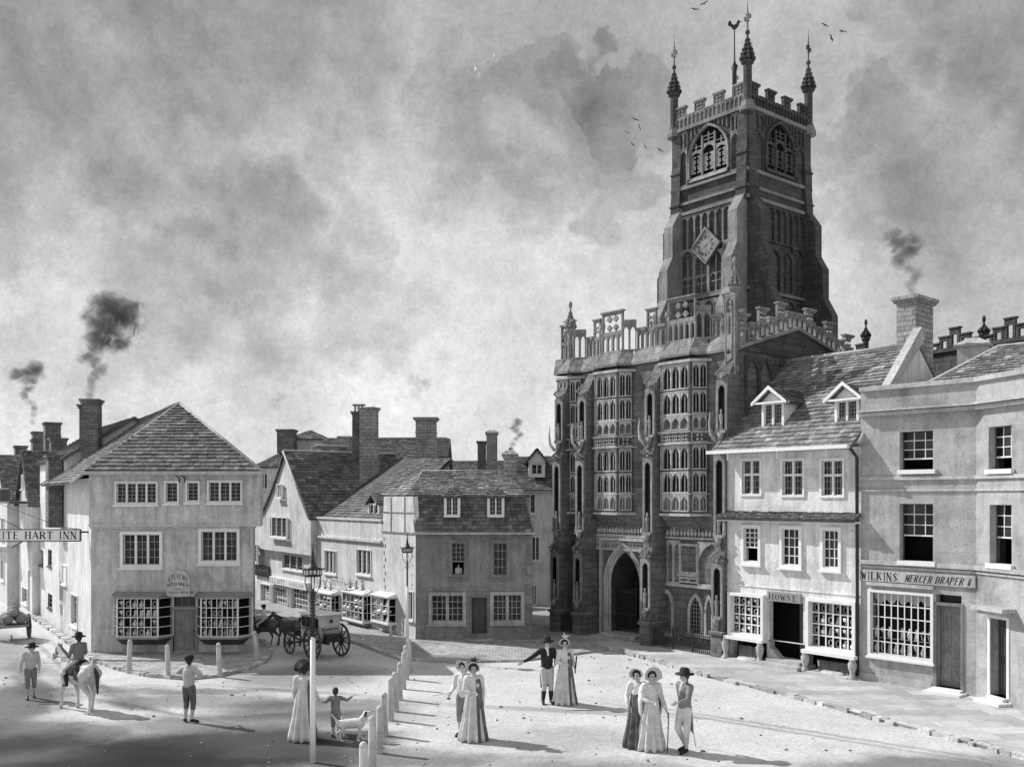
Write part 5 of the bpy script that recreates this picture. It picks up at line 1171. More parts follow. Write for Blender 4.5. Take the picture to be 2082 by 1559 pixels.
        for z0, z1 in ((1.5, 3.0), (4.2, 6.6), (7.7, 9.1)): y = yw-pr(z0); m.face([(x-.14, y-.004, z0-.05), (x+.14, y-.004, z0-.05), (x+.14, y-.004, z1), (x-.14, y-.004, z1)])
        m.build('niche_recess', BLACK, no)
        m = MB(PF)
        for z0 in (1.42, 4.12, 7.62): y = yw-pr(z0)-.06; h = .72; m.lathe(x, y, [(.05, z0), (.085, z0+.05), (.06, z0+h*.35), (.08, z0+h*.6), (.085, z0+h*.72), (.035, z0+h*.8), (.05, z0+h*.88), (.045, z0+h*.97), (.01, z0+h)], 8, fy=.7)
        m.build('statue', BUTT, no)
        for sgn in (-1,):
            m = MB(PF); m.tube([(x-.16, yw-.74, 7.25), (x-.3, yw-.86, 7.5), (x-.36, yw-.86, 7.85), (x-.34, yw-.84, 8.25)], [.07, .06, .04, .008], 6); m.build('gargoyle', CTRIM, CHURCH)
    # oriels
    pls = [oriel((xs(1143)+xs(1172))/2+.08, .26, .3, 2), oriel((xs(1226)+xs(1272))/2, .56, .34, 3), oriel((xs(1364)+xs(1419))/2, .64, .38, 3)]
    # carved cornice bands between the buttresses
    m = MB(PF)
    for i in range(3):
        a, b = B[i]+.24, B[i+1]-.24
        m.box(a, b, yw-.1, yw, 3.9, 3.98); m.box(a, b, yw-.14, yw, 3.36, 3.44) if i == 1 else None
        n = int((b-a)/.16)
        for k in range(n):
            x = a+(b-a)*(k+.5)/n; s = .055+.03*random.random(); m.lathe(x, yw-.06, [(s*.3, 4.0), (s, 4.06), (s*1.1, 4.13), (s*.3, 4.22+.06*random.random())], 6, fy=.9)
        if i == 1: foil_band(m, a, b, 3.44, 3.66, yw-.1, yw); foil_band(m, a, b, 3.66, 3.9, yw-.1, yw)
    for i in (0, 2):
        a, b = B[i]+.24, B[i+1]-.24
        m.box(a, b, yw-.1, yw, 2.2, 2.3)
        if i == 2: arcade(m, a+.05, xs(1385), 2.3, 3.85, 2, yw-.09, yw, m=.08); arcade(m, xs(1421), b-.02, 2.3, 3.85, 1, yw-.09, yw, m=.08)
    m.build('carved_band', CTRIM, CHURCH)
    # ground floor windows
    a, b, c, d = PF.rect(1387, 1110, 1418, 1162, yw); window(CHURCH, PF, (a, b, c, d), 2, 3, 6, y=yw, sur=.09, proud=.08, mf=CTRIM, bar=.014, sill=True, name='mullioned_window')
    m = MB(PF); arcade(m, a-.05, b+.05, 2.36, c-.18, 2, yw-.08, yw, m=.07, hh=.02); m.build('panelling', CTRIM, CHURCH)
    a, b, c, d = PF.rect(1147, 1112, 1165, 1160, yw); window(CHURCH, PF, (a+.05, b+.05, c, d), 1, 3, 7, y=yw, sur=.08, proud=.06, mf=CTRIM, bar=.014, name='mullioned_window')
    def arched_window(x0, x1, z0, zs, zt, blind=False):
        m = MB(PF); q = arch_pts(x0-.1, x1+.1, zs, zt+.12, 6); q2 = arch_pts(x0, x1, zs, zt, 6)
        for a, b, c, d in zip(q, q[1:], q2, q2[1:]): m.hexa([(c[0], yw-.1, c[1]), (d[0], yw-.1, d[1]), (d[0], yw, d[1]), (c[0], yw, c[1]), (a[0], yw-.1, a[1]), (b[0], yw-.1, b[1]), (b[0], yw, b[1]), (a[0], yw, a[1])])
        m.box(x0-.1, x0, yw-.1, yw, z0, zs); m.box(x1, x1+.1, yw-.1, yw, z0, zs); m.box(x0-.15, x1+.15, yw-.16, yw, z0-.12, z0)
        o = m.build('blind_arch' if blind else 'arched_window', CTRIM, CHURCH)
        m = MB(PF); pp = [(x0, z0), (x1, z0)]+list(reversed(q2)); m.face([(p[0], yw-.01, p[1]) for p in pp])
        m.build('panel' if blind else 'pane', STONE if blind else DGLASS, o)
        if not blind:
            m = MB(PF)
            for i in range(1, 4): x = x0+(x1-x0)*i/4; m.box(x-.008, x+.008, yw-.03, yw-.012, z0, zs+(zt-zs)*(.9 if i == 2 else .6))
            for k in range(1, 9): z = z0+(zt-z0)*k/9; f = 0 if z < zs else (x1-x0)*.5*((z-zs)/(zt-zs))**2; m.box(x0+f, x1-f, yw-.031, yw-.013, z-.008, z+.008)
            m.build('glazing_bars', LEAD, o)
    arched_window(xs(1349), xs(1368), .5, 1.45, 1.95, True); arched_window(xs(1406), xs(1428), .62, 1.35, 1.9); arched_window(xs(1439), xs(1450), .62, 1.35, 1.9); arched_window(xs(1149), xs(1168), .6, 1.4, 1.9)
    # weathered cornice and the pierced stepped parapet following the oriels
    path = [(0, yw)]
    for pl in pls: path += [(pl[0][0], yw), pl[1], pl[2], (pl[3][0], yw)]
    path += [(PW, yw)]
    m = MB(PF)
    for a, b in zip(path, path[1:]):
        s = PF.sub(*a, *b); m.fr = s; L_ = s.len
        if L_ < .03: continue
        m.hexa([(-.03, -.14, 10.35), (L_+.03, -.14, 10.35), (L_+.03, .3, 10.35), (-.03, .3, 10.35), (-.03, -.14, 10.42), (L_+.03, -.14, 10.42), (L_, .2, 10.98), (0, .2, 10.98)])
    m.build('cornice', BUTT, CHURCH)
    def parapet(fr, p0, p1, z0, hlo, hhi, first=1, tie=0, mat=CTRIM, name='pierced_parapet', lean=None, merl=.8):
        mat = TTRIM
        s = fr.sub(*p0, *p1); L_ = s.len; n = max(1, round(L_/merl)); m = MB(s); w = L_/n
        for i in range(n):
            hi = (i+first) % 2 == 0; zt = z0+(hhi if hi else hlo); a, b = w*i+.01, w*(i+1)-.01; zz = z0
            if lean: zz = z0+lean*(i+.5)*w; zt += lean*(i+.5)*w
            arcade(m, a, b, zz, zz+hlo*.86, max(2, round(w/.28)), .02, .12, m=.075, rail=.07)
            if hi: foil_band(m, a, b, zz+hlo*.84, zt-.06, .03, .11); m.box(a, a+.06, .02, .12, zz+hlo*.8, zt-.06); m.box(b-.06, b, .02, .12, zz+hlo*.8, zt-.06); m.box(a-.04, b+.04, -.03, .17, zt-.06, zt)
            else: m.box(a, b, -.02, .16, zz+hlo*.86, zz+hlo)
        return m.build(name, mat, CHURCH)
    k = 0
    for a, b in zip(path, path[1:]):
        L_ = (V(b)-V(a)).length
        if L_ < .15: continue
        isf = abs(a[1]-b[1]) < .01 and a[1] < yw; a2 = (a[0], a[1]+.2); b2 = (b[0], b[1]+.2)
        if isf: parapet(PF, (a2[0]+.0, a2[1]), (b2[0], b2[1]), 10.92, .85, 1.6, first=0, merl=9)
        elif abs(a[1]-b[1]) > .01: parapet(PF, a2, b2, 10.92, 1.18, 1.5, first=1, merl=9)
        else: parapet(PF, a2, b2, 10.92, .85, 1.5, first=(0 if L_ < .7 else 1), merl=9 if L_ < .7 else .42)
        k += 1
    # east return: low pitched gable end with panelled wall
    E = Fr(PF.w((PW, yw-.02, 0)), PF.w((PW, yw+D, 0))); m = MB(E)
    Lx = D; zg = 11.35; m.prism([(0, 10.35), (Lx, 10.3), (Lx*.46, zg)], -.06, .1); eo = m.build('east_gable', STONED, CHURCH)
    m = MB(E)
    for i in range(2):
        xa, xb, z0, z1 = ((0, Lx*.46, 10.4, zg), (Lx*.46, Lx, zg, 10.35))[i]
        m.hexa([(xa, -.16, z0), (xb, -.16, z1), (xb, .2, z1), (xa, .2, z0), (xa, -.16, z0+.12), (xb, -.16, z1+.12), (xb, .2, z1+.12), (xa, .2, z0+.12)])
        n = 6
        for k in range(n):
            u0, u1 = k/n, (k+1)/n; a, b = xa+(xb-xa)*u0, xa+(xb-xa)*u1; zb = z0+(z1-z0)*(u0+u1)/2+.12; hi = (k+i) % 2 == 0
            arcade(m, a+.01, b-.01, zb, zb+.55, 2, -.02, .1, m=.05, rail=.05)
            if hi: foil_band(m, a+.01, b-.01, zb+.5, zb+.95, -.01, .09); m.box(a-.03, b+.03, -.05, .14, zb+.95, zb+1.02)
            else: m.box(a, b, -.04, .12, zb+.52, zb+.6)
    m.build('raking_parapet', TTRIM, CHURCH)
    m = MB(E); arcade(m, .25, Lx*.9, 7.6, 10.2, 8, -.1, -.01, m=.12, rail=.1); arcade(m, .25, Lx*.9, 3.5, 7.4, 8, -.1, -.01, m=.12, rail=.1); m.build('panelling', STONED, CHURCH)
    # corner pinnacles of the porch
    crocket_spire('pinnacle', PF, PW-.15, yw-.1, 9.6, 12.4, 13.5, .13, CHURCH, TTRIM, cross=False)
    m = MB(PF); arcade(m, PW-.36, PW+.06, 9.5, 12.2, 1, yw-.36, yw-.3, m=.08); m.build('pinnacle_panel', TTRIM, CHURCH)
    crocket_spire('pinnacle', PF, .22, yw, 9.6, 12.1, 13.3, .14, CHURCH, TTRIM, cross=False)
    return E
PE = porch()
# nave behind: battlements and pinnacles seen over the roofs on the right
def nave():
    NF = Fr(P(1690, HY, 41.5), P(2300, HY, 30.5)); L_ = NF.len; zt = zat(735, 40)
    m = MB(NF); m.box(0, L_, 0, 6, 0, zt); m.box(-.05, L_, -.12, 0, zt-.15, zt); m.build('nave_wall', STONED, CHURCH)
    m = MB(NF); x = 0; i = 0
    while x < L_-.6:
        h = (.2, .2, .42, .7, .42)[i % 5]; m.box(x, x+.1, 0, .12, zt, zt+h); m.box(x+.32, x+.42, 0, .12, zt, zt+h); m.box(x+.1, x+.32, .0, .12, zt+h-.3*h, zt+h); m.box(x-.02, x+.46, -.04, .16, zt+h, zt+h+.06); x += .45; i += 1
    m.build('battlements', STONED, CHURCH)
    for px, py in ((1757, 648), (1997, 640)):
        x = NF.hit(px, 700)[0]; d = NF.w((x, 0, 0)).y; crocket_spire('pinnacle', NF, x, .1, zt+.2, zat(py+42, d), zat(py, d), .12, CHURCH, STONED, cross=False)
nave()
TPROF = [(0, 2.3), (12.8, 2.3), (13.8, 1.85), (15.2, 1.85), (16.2, 1.3), (17.8, 1.3), (18.6, .85), (20.3, .85), (21.4, .1)]
def tower():
    C = V((12.28, 50, 0)); Wl, Wr = 5.0, 5.5
    L = Fr(C-PF.u*Wl, C); R = Fr(C, C+PF.i*Wr)       # the two faces towards the market
    m = MB(L); m.box(0, Wl, 0, Wr, 0, 25.8); m.build('tower_wall', STONED, CHURCH)
    for z, h, p in ((16.2, .16, .18), (20.95, .18, .2), (21.55, .14, .14), (22.4, .16, .16), (25.65, .2, .2), (13.4, .16, .2)):
        m = MB(L); m.slab([(-p, -p), (Wl+p, -p), (Wl+p, Wr+p), (-p, Wr+p)], z, z+h); m.build('string_course', TRIMD, CHURCH)
    for fr, W, nm in ((L, Wl, 'left'), (R, Wr, 'right')):
        mt = TTRIM if fr is L else STONED  # right face painted darker to deepen the shade on that side
        # tall panelled stage with the clock
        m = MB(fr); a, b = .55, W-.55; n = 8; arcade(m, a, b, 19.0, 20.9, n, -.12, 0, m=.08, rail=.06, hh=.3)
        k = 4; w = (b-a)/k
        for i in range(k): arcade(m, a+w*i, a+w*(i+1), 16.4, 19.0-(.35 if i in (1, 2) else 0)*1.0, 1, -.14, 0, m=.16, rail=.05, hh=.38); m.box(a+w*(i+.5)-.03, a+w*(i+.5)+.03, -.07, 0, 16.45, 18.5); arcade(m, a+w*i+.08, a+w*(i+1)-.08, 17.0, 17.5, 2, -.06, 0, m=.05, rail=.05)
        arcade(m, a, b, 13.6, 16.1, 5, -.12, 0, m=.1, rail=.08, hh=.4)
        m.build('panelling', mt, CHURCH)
        # belfry stage: great window between panelled sides
        xm = W/2; hw = 1.28; z0, zs, zt = 22.85, 23.75, 25.45
        m = MB(fr); q = arch_pts(xm-hw-.12, xm+hw+.12, zs, zt+.14, 8); q2 = arch_pts(xm-hw, xm+hw, zs, zt, 8)
        for A_, B_, C_, D_ in zip(q, q[1:], q2, q2[1:]): m.hexa([(C_[0], -.16, C_[1]), (D_[0], -.16, D_[1]), (D_[0], 0, D_[1]), (C_[0], 0, C_[1]), (A_[0], -.2, A_[1]), (B_[0], -.2, B_[1]), (B_[0], 0, B_[1]), (A_[0], 0, A_[1])])
        m.box(xm-hw-.12, xm-hw, -.18, 0, z0, zs); m.box(xm+hw, xm+hw+.12, -.18, 0, z0, zs)
        m.hexa([(xm-hw, -.22, z0-.2), (xm+hw, -.22, z0-.2), (xm+hw, 0, z0-.2), (xm-hw, 0, z0-.2), (xm-hw, -.12, z0), (xm+hw, -.12, z0), (xm+hw, 0, z0+.1), (xm-hw, 0, z0+.1)])
        o = m.build('belfry_window', mt, CHURCH)
        m = MB(fr); w3 = hw*2/3
        for i in range(3):
            xa = xm-hw+w3*i; top = 24.2+(.25 if i == 1 else 0)
            if i: m.box(xa-.05, xa+.05, -.13, -.02, z0, 25.05+(.0)); 
            arch_head(m, xa+.05, xa+w3-.05, top-.3, top, top+.12, -.1, -.03)
            for z in (23.1, 23.42, 23.74):   # cross-shaped sound holes in stone slabs
                c = xa+w3/2; m.box(xa+.05, c-.16, -.06, -.03, z, z+.3); m.box(c+.16, xa+w3-.05, -.06, -.03, z, z+.3); m.box(c-.16, c-.06, -.06, -.03, z, z+.09); m.box(c+.06, c+.16, -.06, -.03, z, z+.09); m.box(c-.16, c-.06, -.06, -.03, z+.21, z+.3); m.box(c+.06, c+.16, -.06, -.03, z+.21, z+.3)
            for k in range(4):
                z = top+.1+k*.2; hx = w3/2-.08
                if z < 25.0-(.35 if i != 1 else 0): m.box(xa+w3/2-.03, xa+w3/2+.03, -.1, -.03, z, z+.2); m.box(xa+.05, xa+w3-.05, -.09, -.04, z, z+.04)
        m.build('tracery', mt, o)
        m = MB(fr); pp = [(xm-hw, z0), (xm+hw, z0)]+list(reversed(q2)); m.face([(p[0], -.012, p[1]) for p in pp]); m.build('louvre', BLACK, o)
        for x0, x1 in ((.45, xm-hw-.2), (xm+hw+.2, W-.45)):
            m = MB(fr)
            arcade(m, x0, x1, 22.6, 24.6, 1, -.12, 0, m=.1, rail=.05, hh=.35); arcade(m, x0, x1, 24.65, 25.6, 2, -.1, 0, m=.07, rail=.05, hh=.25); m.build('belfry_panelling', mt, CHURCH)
        m = MB(fr)
        for sgn in (-1, 1):
            for k in range(3): x = xm+sgn*(hw*.95-.28*k); zz = 25.0+.16*k; m.box(x-.03, x+.03, -.1, 0, zz+.05, 25.6)
        m.build('belfry_panelling', mt, CHURCH)
        # parapet: arcaded band, then merlons
        m = MB(fr); arcade(m, .2, W-.2, 25.85, 26.45, int(W/.3), -.1, .1, m=.06, rail=.05, hh=.18); m.box(.2, W-.2, -.0, .05, 25.85, 26.45)
        n = 4; w = (W-.4)/7
        for i in range(7):
            x0 = .2+w*i; x1 = x0+w
            if i % 2: m.box(x0, x1, -.12, .12, 26.45, 26.52)
            else: foil_band(m, x0, x1, 26.45, 27.0, -.08, .1); m.box(x0, x1, .0, .05, 26.45, 27.0); m.box(x0-.04, x1+.04, -.13, .14, 27.0, 27.1)
        m.build('parapet', mt, CHURCH)
        # angle buttresses stepping back towards the top
        prof = TPROF
        for x in (.32, W-.32): buttress(fr, x, .6, prof, CHURCH, TTRIM if fr is L else STONED, y=0)  # shaded right face gets the darker stone here too
        for x in (.26, W-.26):
            buttress(fr, x, .62, [(20.9, .26), (21.6, .26), (22.2, .2), (23.4, .2), (23.8, .12), (25.7, .12)], CHURCH, STONED, y=0, name='pilaster')
    # buttresses on the hidden sides that show against the sky
    Lh = Fr(L.w((0, Wr, 0)), L.w((0, 0, 0))); prof = TPROF
    buttress(Lh, Wr-.32, .6, prof, CHURCH, STONED); 
    Rh = Fr(R.w((Wr, 0, 0)), R.w((Wr, Wl, 0))); buttress(Rh, .32, .6, prof, CHURCH, STONED)
    # the lozenge clock
    xc = L.hit(1437, 510, -.2)[0]; zc = 18.95; s = 1.0
    m = MB(L)
    m.prism([(xc-s, zc), (xc, zc-s*1.02), (xc+s, zc), (xc, zc+s*1.02)], -.3, -.15); o = m.build('clock', STONE, CHURCH)
    m = MB(L)
    for a, b in (((-1, 0), (0, -1)), ((0, -1), (1, 0)), ((1, 0), (0, 1)), ((0, 1), (-1, 0))):
        p, q = V((xc+a[0]*s, zc+a[1]*s*1.02)), V((xc+b[0]*s, zc+b[1]*s*1.02)); k = .86; p2, q2 = V((xc, zc))+(p-V((xc, zc)))*k, V((xc, zc))+(q-V((xc, zc)))*k
        m.hexa([(p.x, -.37, p.y), (q.x, -.37, q.y), (q.x, -.29, q.y), (p.x, -.29, p.y), (p2.x, -.37, p2.y), (q2.x, -.37, q2.y), (q2.x, -.29, q2.y), (p2.x, -.29, p2.y)])
    m.build('clock_frame', TTRIM, o)
    m = MB(L); k = .84; m.face([(xc-s*k, -.31, zc), (xc, -.31, zc-s*k), (xc+s*k, -.31, zc), (xc, -.31, zc+s*k)]); m.build('clock_face', TTRIM, o)
    m = MB(L)
    num = ['XII', 'I', 'II', 'III', 'IV', 'V', 'VI', 'VII', 'VIII', 'IX', 'X', 'XI']
    for h in range(12):
        a = PI/2-h*PI/6; r = .47; cx, cz = xc+r*math.cos(a), zc+r*math.sin(a); t = num[h]; n = len(t)
        for i, ch in enumerate(t):
            ox = (i-(n-1)/2)*.07; rt = a-PI/2; co, si = math.cos(rt), math.sin(rt)
            def seg(x0, z0, x1, z1, w=.016):
                d = V((x1-x0, z1-z0)); d.normalize(); nn = V((-d.y, d.x))*w; pts = [(x0-nn.x, z0-nn.y), (x1-nn.x, z1-nn.y), (x1+nn.x, z1+nn.y), (x0+nn.x, z0+nn.y)]
                m.face([(cx+co*(p[0])-si*p[1], -.318, cz+si*p[0]+co*p[1]) for p in pts])
            if ch == 'I': seg(ox, -.09, ox, .09)
            elif ch == 'V': seg(ox-.03, .09, ox, -.09); seg(ox+.03, .09, ox, -.09, .01)
            else: seg(ox-.03, .09, ox+.03, -.09); seg(ox+.03, .09, ox-.03, -.09, .01)
    m.build('numerals', INK, o)
    m = MB(L)
    for a, l, w in ((math.radians(30), .42, .02), (math.radians(215), .26, .028)):
        d = V((math.cos(a), math.sin(a))); nn = V((-d.y, d.x))*w; m.face([(xc-nn.x-d.x*.08, -.33, zc-nn.y-d.y*.08), (xc+d.x*l, -.33, zc+d.y*l), (xc+nn.x-d.x*.08, -.33, zc+nn.y-d.y*.08)])
    m.build('clock_hands', INK, o)
    # four corner pinnacles and the weathercock
    for fr, x, y, dz in ((L, .0, .0, -.1), (L, Wl, 0, 0), (R, Wr, 0, 0), (L, 0, Wr, .0)):
        m = MB(fr); m.lathe(x, y, [(.42, 25.5), (.42, 25.7), (.34, 25.9), (.34, 26.0)], 8, False, ph=PI/8); m.build('pinnacle_base', TRIMD, CHURCH)
        crocket_spire('pinnacle', fr, x, y, 25.9, 28.0+dz, 29.75+dz, .23, CHURCH, STONED, ch=1.0)
    x, y = Wl*.62, Wr*.25; m = MB(L); m.lathe(x, y, [(.14, 25), (.12, 28.6), (.2, 28.9), (.1, 29.0), (.05, 29.2), (.03, 30.9)], 8); o = m.build('weathervane', IRON, CHURCH)
    W0 = L.w((x, y, 30.9)); m = MB(Fr((W0.x, W0.y), (W0.x+1, W0.y)))
    cock = [(-.42, .5), (-.38, .62), (-.25, .62), (-.2, .45), (-.05, .34), (.12, .42), (.2, .62), (.3, .7), (.36, .6), (.46, .56), (.34, .5), (.28, .25), (.1, .08), (.03, .02), (-.03, .02), (-.14, .1), (-.22, .22), (-.36, .28), (-.46, .4)]
    m.prism([(a*.8, 30.85+b*.8) for a, b in reversed(cock)], -.03, .03); m.build('cockerel', IRON, o)
tower()
# ================================================================ figures
SKIN = M('skin', .50, .08, 6, rough=.6, bump=0, tone=False); HAIR = M('dark_hair', .04, .3, 20, rough=.7, bump=.3, tone=False)
CLW = M('white_muslin', .64, .2, 4, rough=.85, bump=.15, bscale=40, tone=False, fine=.08); CLG = M('grey_wool_cloth', .22, .2, 5, rough=.9, bump=.3, bscale=60, tone=False)
CLD = M('black_wool_cloth', .025, .2, 5, rough=.8, bump=.2, bscale=60, tone=False); CLM = M('buff_breeches_cloth', .5, .12, 5, rough=.9, bump=.2, tone=False)
CLS = M('striped_dark_silk', .13, .5, 2.5, rough=.7, bump=.2, tone=False); LEATH = M('black_leather', .02, .3, 8, rough=.35, bump=.05, tone=False)
STRAW = M('straw_bonnet', .55, .2, 20, rough=.8, bump=.3, bscale=80, tone=False)
HORSEW = M('grey_horse_coat', .55, .3, 2.2, rough=.6, bump=.1, tone=False); HORSED = M('bay_horse_coat', .10, .35, 3, rough=.5, bump=.1, tone=False)
DOGW = M('white_dog_coat', .7, .15, 5, rough=.8, bump=.3, tone=False)
def capsule(mb, p, q, r1, r2, sc=(1, 1, 1), n=12, k=4):
    p, q = V(p), V(q); ax = (q-p); L_ = ax.length; t = ax/L_ if L_ > 1e-6 else V((0, 0, 1))
    ref = V((0, 0, 1)) if abs(t.z) < .9 else V((0, 1, 0)); a = t.cross(ref).normalized(); b = t.cross(a).normalized(); rows = []
    prof = [(math.sin(PI/2*i/k)*r1, -math.cos(PI/2*i/k)*r1, p) for i in range(k+1)]+[(math.cos(PI/2*i/k)*r2, math.sin(PI/2*i/k)*r2, q) for i in range(k+1)]
    for r, o, c in prof:
        r = max(r, .0005); rows.append([c+V(((a*math.cos(2*PI*j/n)+b*math.sin(2*PI*j/n))*r+t*o)[i]*sc[i] for i in range(3)) for j in range(n)])
    s, n = mb.grid(rows, True, True)
    mb.f.append(tuple(range(s+n-1, s-1, -1))); e = s+(len(rows)-1)*n; mb.f.append(tuple(range(e, e+n))); mb.t += [1, 1]; mb.sm += [True, True]
def blob(name, caps, mat, par, xf, voxel=.014, smooth=2):
    """capsules grown together into one continuous skin; xf places the figure's own space in the world"""
    mb = MB()
    for c in caps: capsule(mb, *c)
    me = bpy.data.meshes.new(name); me.from_pydata(mb.v, [], mb.f)
    o = link(bpy.data.objects.new(name, me))
    r = o.modifiers.new('r', 'REMESH'); r.mode = 'VOXEL'; r.voxel_size = voxel; r.use_smooth_shade = True
    if smooth: s = o.modifiers.new('s', 'SMOOTH'); s.factor = .5; s.iterations = smooth
    dg = bpy.context.evaluated_depsgraph_get(); m2 = bpy.data.meshes.new_from_object(o.evaluated_get(dg)); o.modifiers.clear(); o.data = m2; bpy.data.meshes.remove(me)
    m2.name = name; m2.transform(xf); m2.materials.clear(); m2.materials.append(mat)
    for p in m2.polygons: p.use_smooth = True
    off = root_of(par).location if par else V((0, 0, 0)); m2.transform(Matrix.Translation(-off))
    if par: o.parent = par
    return o
def place(mb, xf):
    mb.v = [xf @ p for p in mb.v]; return mb
def hand(caps, w, d, up, side, curl=.35, s=1.0, point=False):
    """palm and five fingers at wrist w, along d; side = towards the thumb"""
    d = V(d).normalized(); side = V(side); side = (side-d*side.dot(d)).normalized(); nn = d.cross(side).normalized()
    w = V(w); pe = w+d*.075*s
    for k in (-1, 0, 1): caps.append((w+side*.008*k, pe+side*.022*k*s, .016*s, .014*s))
    for k, L_ in enumerate((.075, .085, .078, .062)):
        b = pe+side*(.03-.02*k)*s; c = curl if not (point and k > 0) else 1.3
        c1 = (d*math.cos(c)+nn*math.sin(c)); c2 = (d*math.cos(c*2.1)+nn*math.sin(c*2.1)); m_ = b+c1*L_*.5*s; caps.append((b, m_, .0105*s, .0095*s)); caps.append((m_, m_+c2*L_*.5*s, .0095*s, .008*s))
    b = w+d*.02*s+side*.022*s; m_ = b+(side*.7+d*.7).normalized()*.04*s; caps.append((b, m_, .013*s, .011*s)); caps.append((m_, m_+(d*.9+side*.25+nn*.3).normalized()*.035*s, .0105*s, .009*s))
def hull_ring(mb, secs, n=28, fold=.06, nf=11, ph=0, off=None):
    """a skirt or coat made of oval rings with folds: secs = (z, rx, ry, cx, cy, foldscale)"""
    rows = []
    for (z, rx, ry, cx, cy, f) in secs:
        rows.append([V((cx+rx*math.cos(2*PI*j/n)*(1+fold*f*math.sin(nf*2*PI*j/n+ph)), cy+ry*math.sin(2*PI*j/n)*(1+fold*f*math.sin(nf*2*PI*j/n+ph)), z)) for j in range(n)])
    k, n = mb.grid(rows, True, True)
    e = k+(len(rows)-1)*n; mb.f.append(tuple(range(k+n-1, k-1, -1))); mb.f.append(tuple(range(e, e+n))); mb.t += [1, 1]; mb.sm += [False, False]
DEF = dict(pel=(0, 0, .93), chest=(0, 0, 1.30), neck=(0, 0, 1.46), head=(0, -.01, 1.60), shl=(-.175, 0, 1.39), shr=(.175, 0, 1.39), ell=(-.24, .03, 1.12), elr=(.24, .03, 1.12),
           wrl=(-.24, -.05, .88), wrr=(.24, -.05, .88), hil=(-.09, 0, .9), hir=(.09, 0, .9), knl=(-.1, -.03, .49), knr=(.1, -.03, .49), anl=(-.1, .02, .09), anr=(.1, .02, .09), tol=(-.13, -.15, .035), tor=(.13, -.15, .035), look=0)
